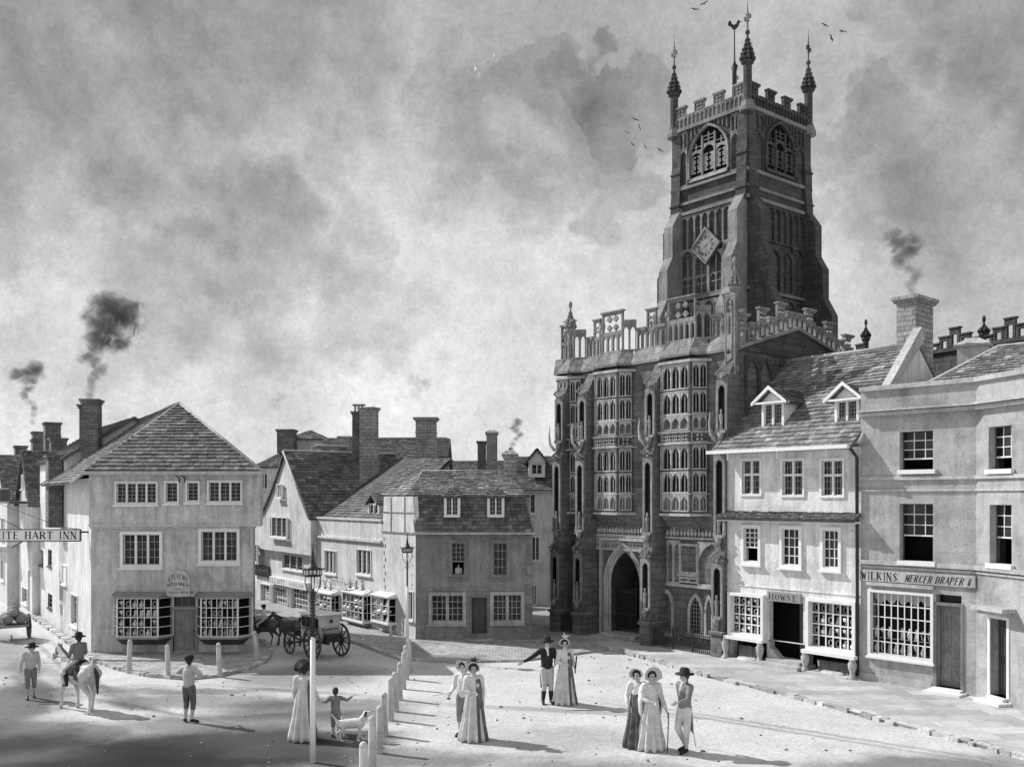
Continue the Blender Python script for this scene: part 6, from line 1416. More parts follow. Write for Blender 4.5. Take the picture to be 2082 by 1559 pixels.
def person(label, px, py, H, rot, kind, group=None, loc=None, hs=1.0, hair=True, mats=None, **J):
    D = dict(DEF); D.update({k: v for k, v in J.items() if k in DEF}); g = loc if loc is not None else G(px, py)
    if loc is None and J.get('z'): g.z = J['z']
    t = thing('person', label, 'person', g, group); s = H/1.75
    xf = Matrix.Translation(g) @ Matrix.Rotation(math.radians(rot), 4, 'Z') @ Matrix.Scale(s, 4)
    D = {k: (V(v) if isinstance(v, tuple) else v) for k, v in D.items()}; mt = dict(top=CLD, leg=CLM, gown=CLW, hat=CLD, shawl=CLW); mt.update(mats or {})
    fem = kind == 'woman'; w = .88 if fem else 1.0
    for k in ('shl', 'shr'): D[k] = V((D[k].x*w, D[k].y, D[k].z))
    lk = math.radians(D['look']); hd = D['head']; fw = V((math.sin(lk), -math.cos(lk), 0)); sd_ = V((math.cos(lk), math.sin(lk), 0))
    c = [(D['pel'], D['chest'], .125, .13, (1.05, .75, 1)), (D['shl'], D['shr'], .06, .06), (D['chest'], D['neck'], .11, .05), (D['neck'], hd-V((0, 0, .04)), .052, .05)]
    c += [(hd+V((0, 0, .03)), hd-V((0, 0, .012)), .092*hs, .083*hs, (.88, .95, 1.0)), (hd+fw*.035-V((0, 0, .03)), hd+fw*.045-V((0, 0, .075)), .06*hs, .036*hs), (hd+fw*.085+V((0, 0, .005)), hd+fw*.108-V((0, 0, .03)), .011, .017), (hd+fw*.085-V((0, 0, .065)), hd+fw*.09-V((0, 0, .066)), .016, .014)]
    for q in (-1, 1): c.append((hd+sd_*.082*q-V((0, 0, .0)), hd+sd_*.086*q-V((0, 0, .035)), .018, .012))
    for a, b, e in (('shl', 'ell', 'wrl'), ('shr', 'elr', 'wrr')):
        c += [(D[a], D[b], .05, .04), (D[b], D[e], .04, .027)]
        dd = (D[e]-D[b]).normalized(); sg = 1 if a == 'shl' else -1; up = V((0, -1, .3)) if abs(dd.z) > .5 else V((0, 0, 1)); hand(c, D[e], dd, None, up, J.get('curl', .35), point=J.get('point') == a)
    for a, b, e, f in (('hil', 'knl', 'anl', 'tol'), ('hir', 'knr', 'anr', 'tor')): c += [(D[a], D[b], .085, .055), (D[b], D[b]*.6+D[e]*.4, .055, .056), (D[b]*.6+D[e]*.4, D[e], .056, .034), (D[e]-V((0, 0, .03)), D[f], .04, .03)]
    body = blob('body', c, SKIN, t, xf, .0095, 1)
    m = MB()
    for q in (-1, 1): e = hd+fw*.083+sd_*.032*q+V((0, 0, .012)); m.lathe(e.x, e.y, [(.002, e.z-.009), (.011, e.z-.005), (.012, e.z), (.011, e.z+.005), (.002, e.z+.009)], 8)
    place(m, xf).build('eyes', INK, t)
    if hair: blob('hair', [(hd+V((0, 0, .045))-fw*.012, hd+V((0, 0, .0))-fw*.035, .095*hs, .088*hs, (.95, 1, 1)), (hd-fw*.06-V((0, 0, .02)), hd-fw*.05-V((0, 0, .08)), .06, .045)]+([(hd+sd_*.075*q+fw*.02+V((0, 0, .03)), hd+sd_*.083*q-V((0, 0, .03)), .028, .018) for q in (-1, 1)] if hair else []), J.get('hairm', HAIR), t, xf, .016, 1)
    if fem:
        p = D['pel']; ch = D['chest']; lean = ch.y
        m = MB(); hull_ring(m, [(.015, .30, .30, 0, .06, 1.7), (.12, .29, .28, 0, .05, 1.5), (.45, .235, .23, p.x*.5, .04, 1), (.8, .19, .175, p.x, .03, .9), (1.0, .165, .145, p.x, p.y+.01, .7), (1.16, .145, .12, ch.x, ch.y, .4), (1.2, .14, .115, ch.x, ch.y, .2)], 66, .13, 11)
        place(m, xf).build('gown', mt['gown'], t)
        bc = [(V((ch.x, ch.y, 1.16)), V((ch.x, ch.y, 1.33)), .135, .13, (1.05, .85, 1)), (D['shl'], D['shr'], .072, .072)]+[(V((ch.x+.055*q, ch.y-.07, 1.26)), V((ch.x+.055*q, ch.y-.08, 1.24)), .062, .055) for q in (-1, 1)]
        for a, b, e in (('shl', 'ell', 'wrl'), ('shr', 'elr', 'wrr')): bc += [(D[a], D[a]*.6+D[b]*.4, .085, .07), (D[a]*.6+D[b]*.4, D[b], .062, .055), (D[b], D[b]*.3+D[e]*.7, .055, .045)]
        blob('bodice', bc, mt['gown'] if 'bod' not in mt else mt['bod'], t, xf, .018)
        if J.get('over'):
            m = MB(); n = 22; rows = []; a0, a1 = J['over']
            for (z, r, ry, cy) in ((1.38, .16, .12, .02), (1.2, .165, .14, .02), (1.0, .19, .17, .03), (.7, .235, .22, .05), (.35, .28, .28, .07), (.03, .335, .34, .09)):
                rows.append([V((r*(1+.09*math.sin(7*a)*(1.4-z))*math.cos(a), cy+ry*(1+.09*math.sin(7*a)*(1.4-z))*math.sin(a), z)) for a in [math.radians(a0+(a1-a0)*i/(n-1)) for i in range(n)]])
            m.grid(rows, False); o = place(m, xf).build('over_gown', mt.get('over', CLS), t); k = o.modifiers.new('thick', 'SOLIDIFY'); k.thickness = .015
        if J.get('shawl'):
            m = MB(); n = 16; rows = []
            for (z, r, dy) in ((1.42, .12, .03), (1.38, .22, .03), (1.28, .245, .03), (1.05, .26, .05), (.80, .24, .09), (.62, .14, .12)):
                rows.append([V((ch.x+r*math.cos(a), ch.y+dy+r*.8*math.sin(a), z+(.16*(1-abs(math.cos(a)))*(-1) if z < 1 else 0)+.01*math.sin(9*a))) for a in [math.radians(-35+250*i/(n-1)) for i in range(n)]])
            m.grid(rows, False); m2 = place(m, xf); o = m2.build('shawl', mt['shawl'], t); sm = o.modifiers.new('thick', 'SOLIDIFY'); sm.thickness = .02
    else:
        tc_ = mt['top']
        cc = [(D['pel']+V((0, 0, .06)), D['chest'], .145, .16, (1.08, .82, 1)), (D['shl'], D['shr'], .078, .078)]
        for a, b, e in (('shl', 'ell', 'wrl'), ('shr', 'elr', 'wrr')): cc += [(D[a], D[b], .075, .058), (D[b], D[b]*.12+D[e]*.88, .058, .04)]
        cc += [(D['neck']+V((0, .03, -.03)), D['neck']+V((0, .035, .0)), .062, .06)]
        blob('coat', cc, tc_, t, xf, .016)
        lc = [(D['hil'], D['hir'], .105, .105)]
        for a, b, e in (('hil', 'knl', 'anl'), ('hir', 'knr', 'anr')): lc += [(D[a], D[b], .105, .075), (D[b], D[b]*.72+D[e]*.28, .072, .068)]
        blob('breeches', lc, mt['leg'], t, xf, .016)
        bt = []
        for b, e, f in (('knl', 'anl', 'tol'), ('knr', 'anr', 'tor')):
            if J.get('boots'): bt += [(D[b]*.62+D[e]*.38, D[b]*.4+D[e]*.6, .068, .064), (D[b]*.4+D[e]*.6, D[e], .064, .046)]
            bt += [(D[e]-V((0, 0, .02)), D[f], .05, .037)]
        blob('boots' if J.get('boots') else 'shoes', bt, LEATH, t, xf, .014)
        # white shirt front and neckcloth
        ch = D['chest']; nk = D['neck']; m = MB(); 
        blob('neckcloth', [(nk+V((0, -.02, .0)), nk+V((0, -.025, .03)), .062, .058), (nk+V((0, -.075, -.04)), ch+V((0, -.118, .0)), .035, .03)], CLW, t, xf, .014)
        if J.get('tails'):
            m = MB(); p = D['pel']
            for q in (-1, 1):
                x0, x1 = p.x+.01*q, p.x+.175*q; a = [(x0, p.y+.10, .99), (x1, p.y+.0, .99), (x1, p.y+.04, .99), (x0, p.y+.14, .99)]; b = [(x0, p.y+.15, .44), (x0+.13*q, p.y+.10, .40), (x0+.13*q, p.y+.13, .40), (x0, p.y+.18, .44)]
                c_ = [(x0, p.y+.15, .72), (x1*.98, p.y+.04, .72), (x1*.98, p.y+.08, .72), (x0, p.y+.19, .72)]
                m.hexa(c_+a); m.hexa(b+c_)
            place(m, xf).build('coat_tails', tc_, t)
    hat = J.get('hat'); 
    if hat:
        m = MB(); z = hd.z+.045; x, y = hd.x-fw.x*.01, hd.y-fw.y*.01
        if hat == 'top': m.lathe(x, y, [(.10, z), (.17, z+.0), (.175, z+.02), (.105, z+.025), (.1, z+.12), (.115, z+.2), (.11, z+.205)], 18, fy=1.1)
        elif hat == 'round': m.lathe(x, y, [(.10, z), (.2, z-.01), (.205, z+.01), (.11, z+.03), (.11, z+.09), (.08, z+.13), (.02, z+.14)], 18)
        elif hat == 'cap': m.lathe(x, y, [(.1, z-.02), (.115, z-.01), (.13, z+.05), (.1, z+.1), (.02, z+.12)], 14); m.hexa([V((x, y, z))+fw*.06+sd_*k1+V((0, 0, k3))+fw*k2 for k3 in (0, .015) for k1, k2 in ((-.07, 0), (.07, 0), (.05, .12), (-.05, .12))])
        elif hat in ('bonnet', 'plumed', 'wide'):
            rows = []; br = {'bonnet': .15, 'plumed': .13, 'wide': .2}[hat]; c0 = V((hd.x, hd.y, hd.z+.025))
            for (o_, r) in ((-.12, .03), (-.11, .075), (-.06, .108), (.0, .118), (.04, .12), (.1, br), (.115, br+.005), (.1, br-.012), (.04, .108)):
                rows.append([c0+fw*o_+(sd_*math.cos(2*PI*j/20)+V((0, 0, 1))*math.sin(2*PI*j/20))*r*(1 if math.sin(2*PI*j/20) > -.35 else .72) for j in range(20)])
            m.grid(rows, True)
        place(m, xf).build('hat' if hat in ('top', 'round', 'cap') else 'bonnet', mt['hat'], t)
        if J.get('plume'):
            m = MB(); n = J['plume']
            for i in range(n):
                a = -1.0+2.0*i/max(1, n-1) if n > 1 else .6; b = V((hd.x, hd.y, hd.z+.12))-fw*.02; dirv = (sd_*a*.8+V((0, 0, 1))-fw*.2).normalized(); L_ = .14+.03*(i % 2)
                m.tube([b, b+dirv*L_*.5, b+dirv*L_+sd_*a*.03], [.012, .03, .004], 6, flat=.4)
            place(m, xf).build('plume', J.get('plmat', HAIR), t)
    return t, xf, D
def stick(name, label, cat, xf, a, b, r=.012, mat=None, handle=False, par=None):
    m = MB(); pts = [V(a), V(b)]
    if handle: pts = [V(a)+V((0, -.05, .0)), V(a)+V((0, -.03, .03)), V(a), V(b)]
    m.tube(pts, r, 6); place(m, xf); o = m.build(name, mat or WOOD, None, xf @ V(b)); tag(o, label, cat); return o
# a pair by the church: gentleman pointing, lady on his arm
person('gentleman in black tailcoat and round hat stretching one arm towards the cottages', 1112, 1430, 1.74, 12, 'man', mats=dict(top=CLD, leg=CLM), boots=True, tails=True, hat='round', look=10,
       ell=(-.42, -.04, 1.24), wrl=(-.66, -.08, 1.13), curl=.15, elr=(.27, .04, 1.14), wrr=(.19, -.14, 1.06), knl=(-.08, -.06, .5), anr=(.11, .0, .09))
_, xf, D = person('lady in patterned pale gown with plumed bonnet beside the gentleman who points', 1149, 1431, 1.72, 20, 'woman', mats=dict(gown=CLW, shawl=CLS, hat=STRAW), hat='plumed', plume=4, plmat=STRAW, look=-40, over=(-80, -5), elr=(.24, .04, 1.14), wrr=(.22, -.12, .98), wrl=(-.1, -.18, 1.1), ell=(-.25, -.02, 1.14))
stick('parasol', 'folded dark parasol held upright by the lady with the plumed bonnet', 'parasol', xf, (.28, -.12, 1.28), (.20, -.2, .86), .022, CLD)
# the two friends in the middle
_, xf, D = person('woman in white gown with dark leafy bonnet nearest the row of posts', 963, 1505, 1.74, 18, 'woman', mats=dict(gown=CLW, hat=STRAW), hat='bonnet', plume=6, look=-25, over=(-80, 10), elr=(.22, .03, 1.12), wrr=(.20, -.08, .86), wrl=(-.08, -.2, 1.1), ell=(-.24, -.05, 1.13))
_, xf, D = person('companion in pale coat and bonnet on the arm of the woman in white', 943, 1496, 1.70, -20, 'man', mats=dict(top=CLW, leg=CLG, hat=STRAW), hat='bonnet', look=-20, elr=(.25, .04, 1.12), ell=(-.25, .0, 1.13), wrl=(-.22, -.24, 1.04), knr=(.1, -.04, .5))
stick('riding_whip', 'thin bent whip held out by the companion in the pale coat', 'whip', xf, (-.22, -.32, 1.05), (-.52, -.6, 1.02), .006)
# group on the right
_, xf, D = person('lady in long white pelisse and round bonnet leaning on a stick', 1324, 1524, 1.72, 8, 'woman', mats=dict(gown=CLW, hat=STRAW, shawl=CLW), hat='wide', look=8, shawl=True, elr=(.24, -.02, 1.1), wrr=(.30, -.16, .86), ell=(-.22, -.06, 1.13), wrl=(-.06, -.22, 1.08))
stick('walking_stick', 'walking stick planted beside the white gown of the lady in the round bonnet', 'walking stick', xf, (.32, -.24, .86), (.27, -.30, 0), .012, DPAINT)
person('lady half hidden behind the white pelisse, in striped skirt and small bonnet', 1296, 1519, 1.70, -12, 'woman', mats=dict(gown=CLS, bod=CLW, hat=STRAW), hat='bonnet', look=-20, wrl=(-.2, -.16, .94))
_, xf, D = person('gentleman in grey coat, black hat and white breeches talking to the two ladies', 1392, 1528, 1.76, -58, 'man', mats=dict(top=CLG, leg=CLW), hat='round', tails=True, look=0, ell=(-.26, .1, 1.14), wrl=(-.16, .16, .98), elr=(.24, -.12, 1.16), wrr=(.16, -.32, 1.1), knl=(-.1, -.1, .5), anl=(-.1, .12, .09), tol=(-.1, -.06, .035), anr=(.1, -.04, .09), tor=(.12, -.22, .035))
stick('walking_stick', 'thin cane trailing behind the gentleman in the grey coat', 'walking stick', xf, (-.12, .22, .98), (-.2, .5, 0), .008, WOOD)
# mother, child and dogs by the lamp post
_, xf, D = person('woman seen from behind in white gown and broad dark hat at the tall lamp post', 617, 1502, 1.70, 172, 'woman', mats=dict(gown=CLW, hat=CLD), hat='wide', look=30, plume=2, over=(150, 235), ell=(-.26, .0, 1.13), wrl=(-.36, -.04, .92), elr=(.22, .02, 1.12), wrr=(.22, -.06, .87))
person('small child in dark suit, one arm raised towards the posts', 682, 1498, 1.12, 178, 'man', mats=dict(top=CLG, leg=CLG), hs=1.25, look=10, ell=(-.4, -.05, 1.3), wrl=(-.58, -.08, 1.42), elr=(.34, .0, 1.24), wrr=(.48, -.05, 1.26), point='shl')
# lad with folded arms
person('lad in dark cap and striped breeches standing with folded arms in the open road', 384, 1468, 1.62, 160, 'man', mats=dict(top=CLM, leg=CLS), hat='cap', look=40, ell=(-.36, -.02, 1.26), wrl=(-.12, -.2, 1.2), elr=(.34, .0, 1.28), wrr=(.1, -.22, 1.24), knl=(-.12, -.03, .49), tor=(.2, -.12, .035), tol=(-.22, -.08, .035))
# walker at far left
person('stooping man in shabby pale coat and slouch hat walking at the left edge', 62, 1420, 1.52, 35, 'man', mats=dict(top=CLM, leg=CLG), hat='round', look=-20, head=(.02, -.1, 1.57), neck=(.0, -.05, 1.44), chest=(0, -.03, 1.3), ell=(-.28, -.1, 1.12), wrl=(-.3, -.16, .86), knl=(-.1, -.14, .5), anl=(-.1, -.06, .09), tol=(-.12, -.22, .04), anr=(.1, .16, .1), tor=(.11, .02, .03))
# woman at the open sash
g = P(932, 1160, 36.25); person('woman in pale dress leaning at the open upper window of the grey cottage', 0, 0, .95, 10, 'woman', loc=V((g.x*.997, 36.2, P(932, 1168, 36.2).z-.52)), mats=dict(gown=CLW), look=15, ell=(-.22, -.06, 1.1), wrl=(-.05, -.2, 1.04), elr=(.22, -.06, 1.1), wrr=(.08, -.2, 1.02))

def horse_caps(walk=1, headlow=0):
    c = [((-.5, 0, 1.12), (.42, 0, 1.08), .30, .29, (1, .86, 1)), ((-.62, 0, 1.18), (-.45, 0, 1.18), .25, .27, (1, .95, 1)), ((.45, 0, 1.14), (.58, 0, 1.16), .27, .24, (1, .8, 1)), ((-.2, 0, 1.0), (.2, 0, .98), .27, .26, (1, .9, 1)),
         ((.55, 0, 1.25), (.82, 0, 1.50), .2, .13, (1, .75, 1)), ((.82, 0, 1.5), (1.02, 0, 1.68), .13, .10, (1, .75, 1)), ((1.02, 0, 1.68), (1.22, 0, 1.52), .105, .08, (1, .8, 1)), ((1.22, 0, 1.52), (1.36, 0, 1.36), .078, .058, (1, .85, 1))]
    for s in (-1, 1):
        c.append(((1.0, .05*s, 1.78), (1.01, .06*s, 1.88), .028, .01)); y = .15*s; f = .16*s*walk
        c += [((.48, y, 1.02), (.46, y, .78), .13, .09), ((.46, y, .78), (.47+f, y, .48), .08, .055), ((.47+f, y, .48), (.46+f*1.1, y, .17), .042, .036), ((.46+f*1.1, y, .17), (.51+f*1.15, y, .05), .045, .06)]
        c += [((-.58, y, 1.08), (-.46, y, .82), .2, .13), ((-.46, y, .82), (-.7-f, y, .52), .11, .055), ((-.7-f, y, .52), (-.64-f*1.1, y, .18), .045, .038), ((-.64-f*1.1, y, .18), (-.59-f*1.1, y, .05), .045, .06)]
    return c
def horse(label, loc, rot, s, mat, mane=HAIR, saddle=True, group=None, walk=1):
    t = thing('horse', label, 'horse', loc, group); xf = Matrix.Translation(loc) @ Matrix.Rotation(math.radians(rot), 4, 'Z') @ Matrix.Scale(s, 4)
    blob('body', horse_caps(walk), mat, t, xf, .022, 2)
    blob('tail', [((-.84, 0, 1.28), (-.96, 0, 1.1), .04, .06), ((-.96, 0, 1.1), (-.98, 0, .6), .065, .03)], mane, t, xf, .022)
    blob('mane', [((.5, 0, 1.5), (.85, 0, 1.66), .05, .055, (1, .6, 1)), ((.85, 0, 1.66), (1.04, 0, 1.8), .05, .04, (1, .6, 1)), ((1.06, 0, 1.8), (1.14, 0, 1.7), .03, .02)], mane, t, xf, .018)
    if saddle:
        m = MB(); rows = []
        for x, r in ((-.28, .325), (-.26, .34), (0, .325), (.26, .34), (.28, .325)):
            rows.append([V((x, r*.9*math.cos(a), 1.08+r*1.03*math.sin(a)+(.05 if abs(x) > .25 and .9 < a < 2.2 else 0))) for a in [math.radians(-5+190*i/14) for i in range(15)]])
        m.grid(rows, False); place(m, xf); o = m.build('saddle', LEATH, t); k = o.modifiers.new('thick', 'SOLIDIFY'); k.thickness = .02
    m = MB(); 
    for q in (-1, 1): m.tube([(1.3, .06*q, 1.42), (.9, .14*q, 1.45), (.3, .1*q, 1.5)], .01, 5)
    m.tube([(1.26, .07*math.cos(a), 1.47+.09*math.sin(a)) for a in [2*PI*i/10 for i in range(11)]], .012, 5); m.tube([(1.08, .1*math.cos(a), 1.63+.12*math.sin(a)) for a in [2*PI*i/10 for i in range(11)]], .012, 5)
    m.tube([(-.3+.0, .3*math.cos(a), 1.1+.33*math.sin(a)) for a in [2*PI*i/16 for i in range(17)]], .014, 5); place(m, xf).build('bridle', LEATH, t)
    return t, xf
def rider(label, loc, s, rot, h_xf, hz, **k):
    """sits astride; loc is the saddle point"""
    return person(label, 0, 0, s, rot, 'man', loc=loc, pel=(0, 0, .93), knl=(-.28, -.28, .66), knr=(.28, -.28, .66), anl=(-.3, -.12, .26), anr=(.3, -.12, .26), tol=(-.31, -.3, .22), tor=(.31, -.3, .22), ell=(-.25, -.05, 1.13), elr=(.25, -.05, 1.13), wrl=(-.1, -.3, 1.08), wrr=(.1, -.3, 1.08), hil=(-.12, 0, .9), hir=(.12, 0, .9), **k)
hl = G(160, 1443); ha = 144
ht, hxf = horse('pale grey horse with black saddle walking away up the left street', hl, ha, .88, HORSEW)
sp = hxf @ V((.0, 0, 1.33)); rs = 1.5
rider('rider in dark feathered hat seen from behind on the pale grey horse', sp-V((0, 0, .83*rs/1.75)), rs, ha+90, hxf, 0, mats=dict(top=CLG, leg=CLM), hat='round', plume=1, boots=True)
m = MB(); 
for q in (-1, 1): m.hexa([(-.5, .28*q-.05, .95), (-.28, .28*q-.05, .95), (-.28, .28*q+.05, .95), (-.5, .28*q+.05, .95), (-.5, .27*q-.05, 1.22), (-.28, .27*q-.05, 1.22), (-.28, .27*q+.05, 1.22), (-.5, .27*q+.05, 1.22)])
m.tube([(-.4, .3*math.cos(a), 1.1+.32*math.sin(a)) for a in [math.radians(20+140*i/8) for i in range(9)]], .03, 6)
place(m, hxf); tag(m.build('saddle_bags', LEATH, None, hxf @ V((-.4, 0, 1.2))), 'pair of dark saddle bags slung behind the rider with the feathered hat', 'saddle bags')
def dog(label, px, py, rot, s, up=0):
    l = G(px, py); t = thing('dog', label, 'dog', l, 'dogs beside the child'); xf = Matrix.Translation(l) @ Matrix.Rotation(math.radians(rot), 4, 'Z') @ Matrix.Scale(s, 4)
    c = [((-.2, 0, .36), (.2, 0, .38), .095, .115, (1, .85, 1)), ((.2, 0, .40), (.33, 0, .55+up), .085, .06), ((.33, 0, .57+up), (.39, 0, .57+up), .072, .06), ((.39, 0, .56+up), (.5, 0, .53+up), .04, .026), ((-.26, 0, .42), (-.4, 0, .58), .025, .014)]
    for q in (-1, 1):
        y = .07*q; f = .04*q; c += [((.2, y, .36), (.2, y, .2), .055, .03), ((.2, y, .2), (.2+f, y, .03), .026, .022), ((.2+f, y, .03), (.24+f, y, .02), .025, .02), ((-.2, y, .36), (-.14, y, .24), .065, .04), ((-.14, y, .24), (-.25-f, y, .15), .035, .022), ((-.25-f, y, .15), (-.22-f, y, .03), .022, .02), ((-.22-f, y, .03), (-.18-f, y, .02), .024, .02)]
    blob('body', c, DOGW, t, xf, .012, 1)
    blob('ears', [((.33, .055*q, .61+up), (.32, .09*q, .53+up), .028, .02) for q in (-1, 1)], HAIR, t, xf, .01, 1)
    m = MB(); m.lathe(.515, 0, [(.004, .52+up), (.014, .525+up), (.014, .535+up), (.004, .545+up)], 6)
    for q in (-1, 1): m.lathe(.42, .04*q, [(.003, .575+up), (.01, .58+up), (.01, .59+up), (.003, .595+up)], 6)
    place(m, xf).build('nose_and_eyes', INK, t)
dog('white dog with dark ears facing the row of posts beside the child', 712, 1506, 5, 1.05)
dog('smaller white dog between the child and the dark eared dog, head turned up', 690, 1494, 115, .92, up=.06)

# ================================================================ coach and horses, and the loaded cart
def wheel(par, fr_xf, c, r, n=10, name='wheel', w=.05):
    """in the coach's own space: wheel in the x-z plane at centre c"""
    m = MB(); x, y, z = c; N = 28; rows = []
    for (rr, yy) in ((r, -w/2), (r, w/2), (r*.88, w/2), (r*.88, -w/2), (r, -w/2)): rows.append([V((x+rr*math.cos(2*PI*j/N), y+yy, z+rr*math.sin(2*PI*j/N))) for j in range(N)])
    m.grid(rows, True, False); o = place(m, fr_xf).build(name, DPAINT, par)
    m = MB()
    for i in range(n): a = 2*PI*i/n+.2; m.tube([(x+.08*r*math.cos(a), y, z+.08*r*math.sin(a)), (x+r*.9*math.cos(a), y, z+r*.9*math.sin(a))], [.026*r/.5, .02*r/.5], 6)
    place(m, fr_xf).build('spokes', DPAINT, o)
    m = MB(); m.tube([(x, y-.09, z), (x, y+.09, z)], [.085*r/.5, .07*r/.5], 10); place(m, fr_xf).build('hub', DPAINT, o); return o
COACHP = M('pale_coach_paint', .5, .15, 3, rough=.5, bump=.1, streak=.2)
def coach():
    l = G(664, 1337); t = thing('coach', 'small closed coach with tall spoked rear wheels seen from behind', 'coach', l); ang = math.degrees(math.atan2(.74, -.68))
    xf = Matrix.Translation(l) @ Matrix.Rotation(math.radians(ang), 4, 'Z')      # x forward, y to its left
    for y in (-.56, .56): wheel(t, xf, (0, y, .56), .56, 12)
    for y in (-.48, .48): wheel(t, xf, (1.62, y, .38), .38, 10)
    m = MB(); m.tube([(0, -.56, .56), (0, .56, .56)], .04, 8); m.tube([(1.62, -.48, .38), (1.62, .48, .38)], .035, 8); m.tube([(-.15, 0, .5), (1.7, 0, .42)], .05, 8)
    for y in (-.34, .34): m.tube([(-.25, y, .58), (.2, y, .52), (.8, y, .5), (1.4, y, .54), (1.7, y, .6)], .03, 6); m.tube([(-.3, y, .62), (-.42, y, .9), (-.3, y, 1.05)], .022, 6)
    m.tube([(1.7, 0, .42), (3.2, 0, .62)], .03, 6)
    place(m, xf).build('undercarriage', DPAINT, t)
    m = MB(); sec = [(-.12, .64), (.0, .62), (.9, .62), (1.02, .7), (1.05, 1.44), (-.2, 1.48), (-.24, 1.1)]
    m.prism(sec, -.38, .38); o = place(m, xf).build('coach_body', COACHP, t)
    m = MB(); m.hexa([(-.32, -.43, 1.47), (1.12, -.43, 1.43), (1.12, .43, 1.43), (-.32, .43, 1.47), (-.3, -.4, 1.53), (1.1, -.4, 1.49), (1.1, .4, 1.49), (-.3, .4, 1.53)]); place(m, xf).build('coach_roof', WPAINT, t)
    m = MB()
    for q in (-1, 1): y = .385*q; m.box(.25, .62, y-.008, y+.008, 1.02, 1.36); m.box(.72, .95, y-.008, y+.008, 1.02, 1.36); m.box(-.1, .15, y-.008, y+.008, 1.02, 1.36)
    place(m, xf).build('coach_window', GLASS, o)
    m = MB()
    for q in (-1, 1):
        y = .39*q
        for a, b, c, d in ((.2, .23, .68, 1.4), (.64, .67, .68, 1.4), (-.12, 1.0, .95, .98)): m.box(a, b, y-.012, y+.012, c, d)
    m.box(-.26, -.2, -.3, .3, .98, 1.01); place(m, xf).build('door_moulding', DPAINT, o)
    m = MB(); m.lathe(-.3, .0, [(.02, 1.2), (.05, 1.22), (.05, 1.3), (.02, 1.32)], 8)
    for y in (-.4, .4): m.box(1.0, 1.08, y-.04, y+.04, 1.15, 1.3)
    place(m, xf).build('coach_lamp', IRON, o)
    m = MB(); m.box(1.12, 1.5, -.36, .36, .85, .95); m.box(1.1, 1.18, -.36, .36, .95, 1.2); m.box(1.5, 1.56, -.36, .36, .6, .8); place(m, xf).build('box_seat', DPAINT, t)
    m = MB(); m.box(-.5, -.24, -.3, .3, .6, .68); m.hexa([(-.46, -.26, .68), (-.24, -.26, .68), (-.24, .26, .68), (-.46, .26, .68), (-.42, -.24, .84), (-.26, -.24, .84), (-.26, .24, .84), (-.42, .24, .84)]); place(m, xf).build('boot_trunk', LEATH, t)
    hs = .66; g1 = G(572, 1312); g2 = G(541, 1309)
    t1, x1 = horse('near dark coach horse harnessed just before the small front wheels', V((g1.x+.3, g1.y+.05, 0)), 165, hs, HORSED, group='pair of coach horses', saddle=False, walk=.6)
    t2, x2 = horse('leading dark coach horse carrying the postilion at the head of the coach', V((g2.x-.02, g2.y-.25, 0)), 172, hs, HORSED, group='pair of coach horses', walk=-.8)
    sp = x2 @ V((0, 0, 1.33)); rs = 1.16
    rider('postilion in pale jacket riding the leading coach horse', sp-V((0, 0, .83*rs/1.75)), rs, 172+90, x2, 0, mats=dict(top=CLW, leg=CLM), hat='cap', boots=True)
coach()
SACK = M('sackcloth', .2, .25, 6, rough=.9, bump=.4, bscale=60, tone=False)
def cart():
    l = G(26, 1300); t = thing('loaded_cart', 'heaped two wheeled cart leaving by the left edge of the street', 'cart', l); xf = Matrix.Translation(l) @ Matrix.Rotation(math.radians(125), 4, 'Z')
    for y in (-.55, .55): wheel(t, xf, (0, y, .48), .48, 12)
    m = MB(); m.box(-.75, .8, -.45, .45, .55, .62)
    for x in (-.75, -.25, .25, .75): 
        for y in (-.45, .42): m.box(x, x+.05, y, y+.03, .62, .95)
    for y in (-.45, .42): m.box(-.75, .8, y, y+.03, .72, .78); m.box(-.75, .8, y, y+.03, .88, .94)
    m.tube([(0, -.6, .48), (0, .6, .48)], .04, 6)
    for y in (-.35, .35): m.tube([(.7, y, .58), (2.2, y*.8, .72)], .03, 6)
    place(m, xf).build('cart_bed', WOOD, t)
    for i, (x, y, z, r, lab) in enumerate(((-.45, -.2, .84, .2, 'lowest rear'), (-.4, .22, .84, .19, 'plump rear'), (.1, -.2, .86, .21, 'middle'), (.15, .2, .85, .2, 'middle far'), (-.15, 0, 1.12, .21, 'topmost'), (-.5, .05, 1.08, .16, 'small high'))):
        s = blob('sack', [((x-.1, y, z), (x+.12, y+.03, z+.02), r, r*.85), ((x+.15, y, z+.05), (x+.27, y, z+.12), .07, .04)], (SACK, CLG)[i % 2], None, xf, .025, 2); tag(s, lab+' sack heaped on the cart at the left edge', 'sack', 'sacks heaped on the cart')
        s.location = xf @ V((x, y, z)); s.data.transform(Matrix.Translation(-s.location))
cart()

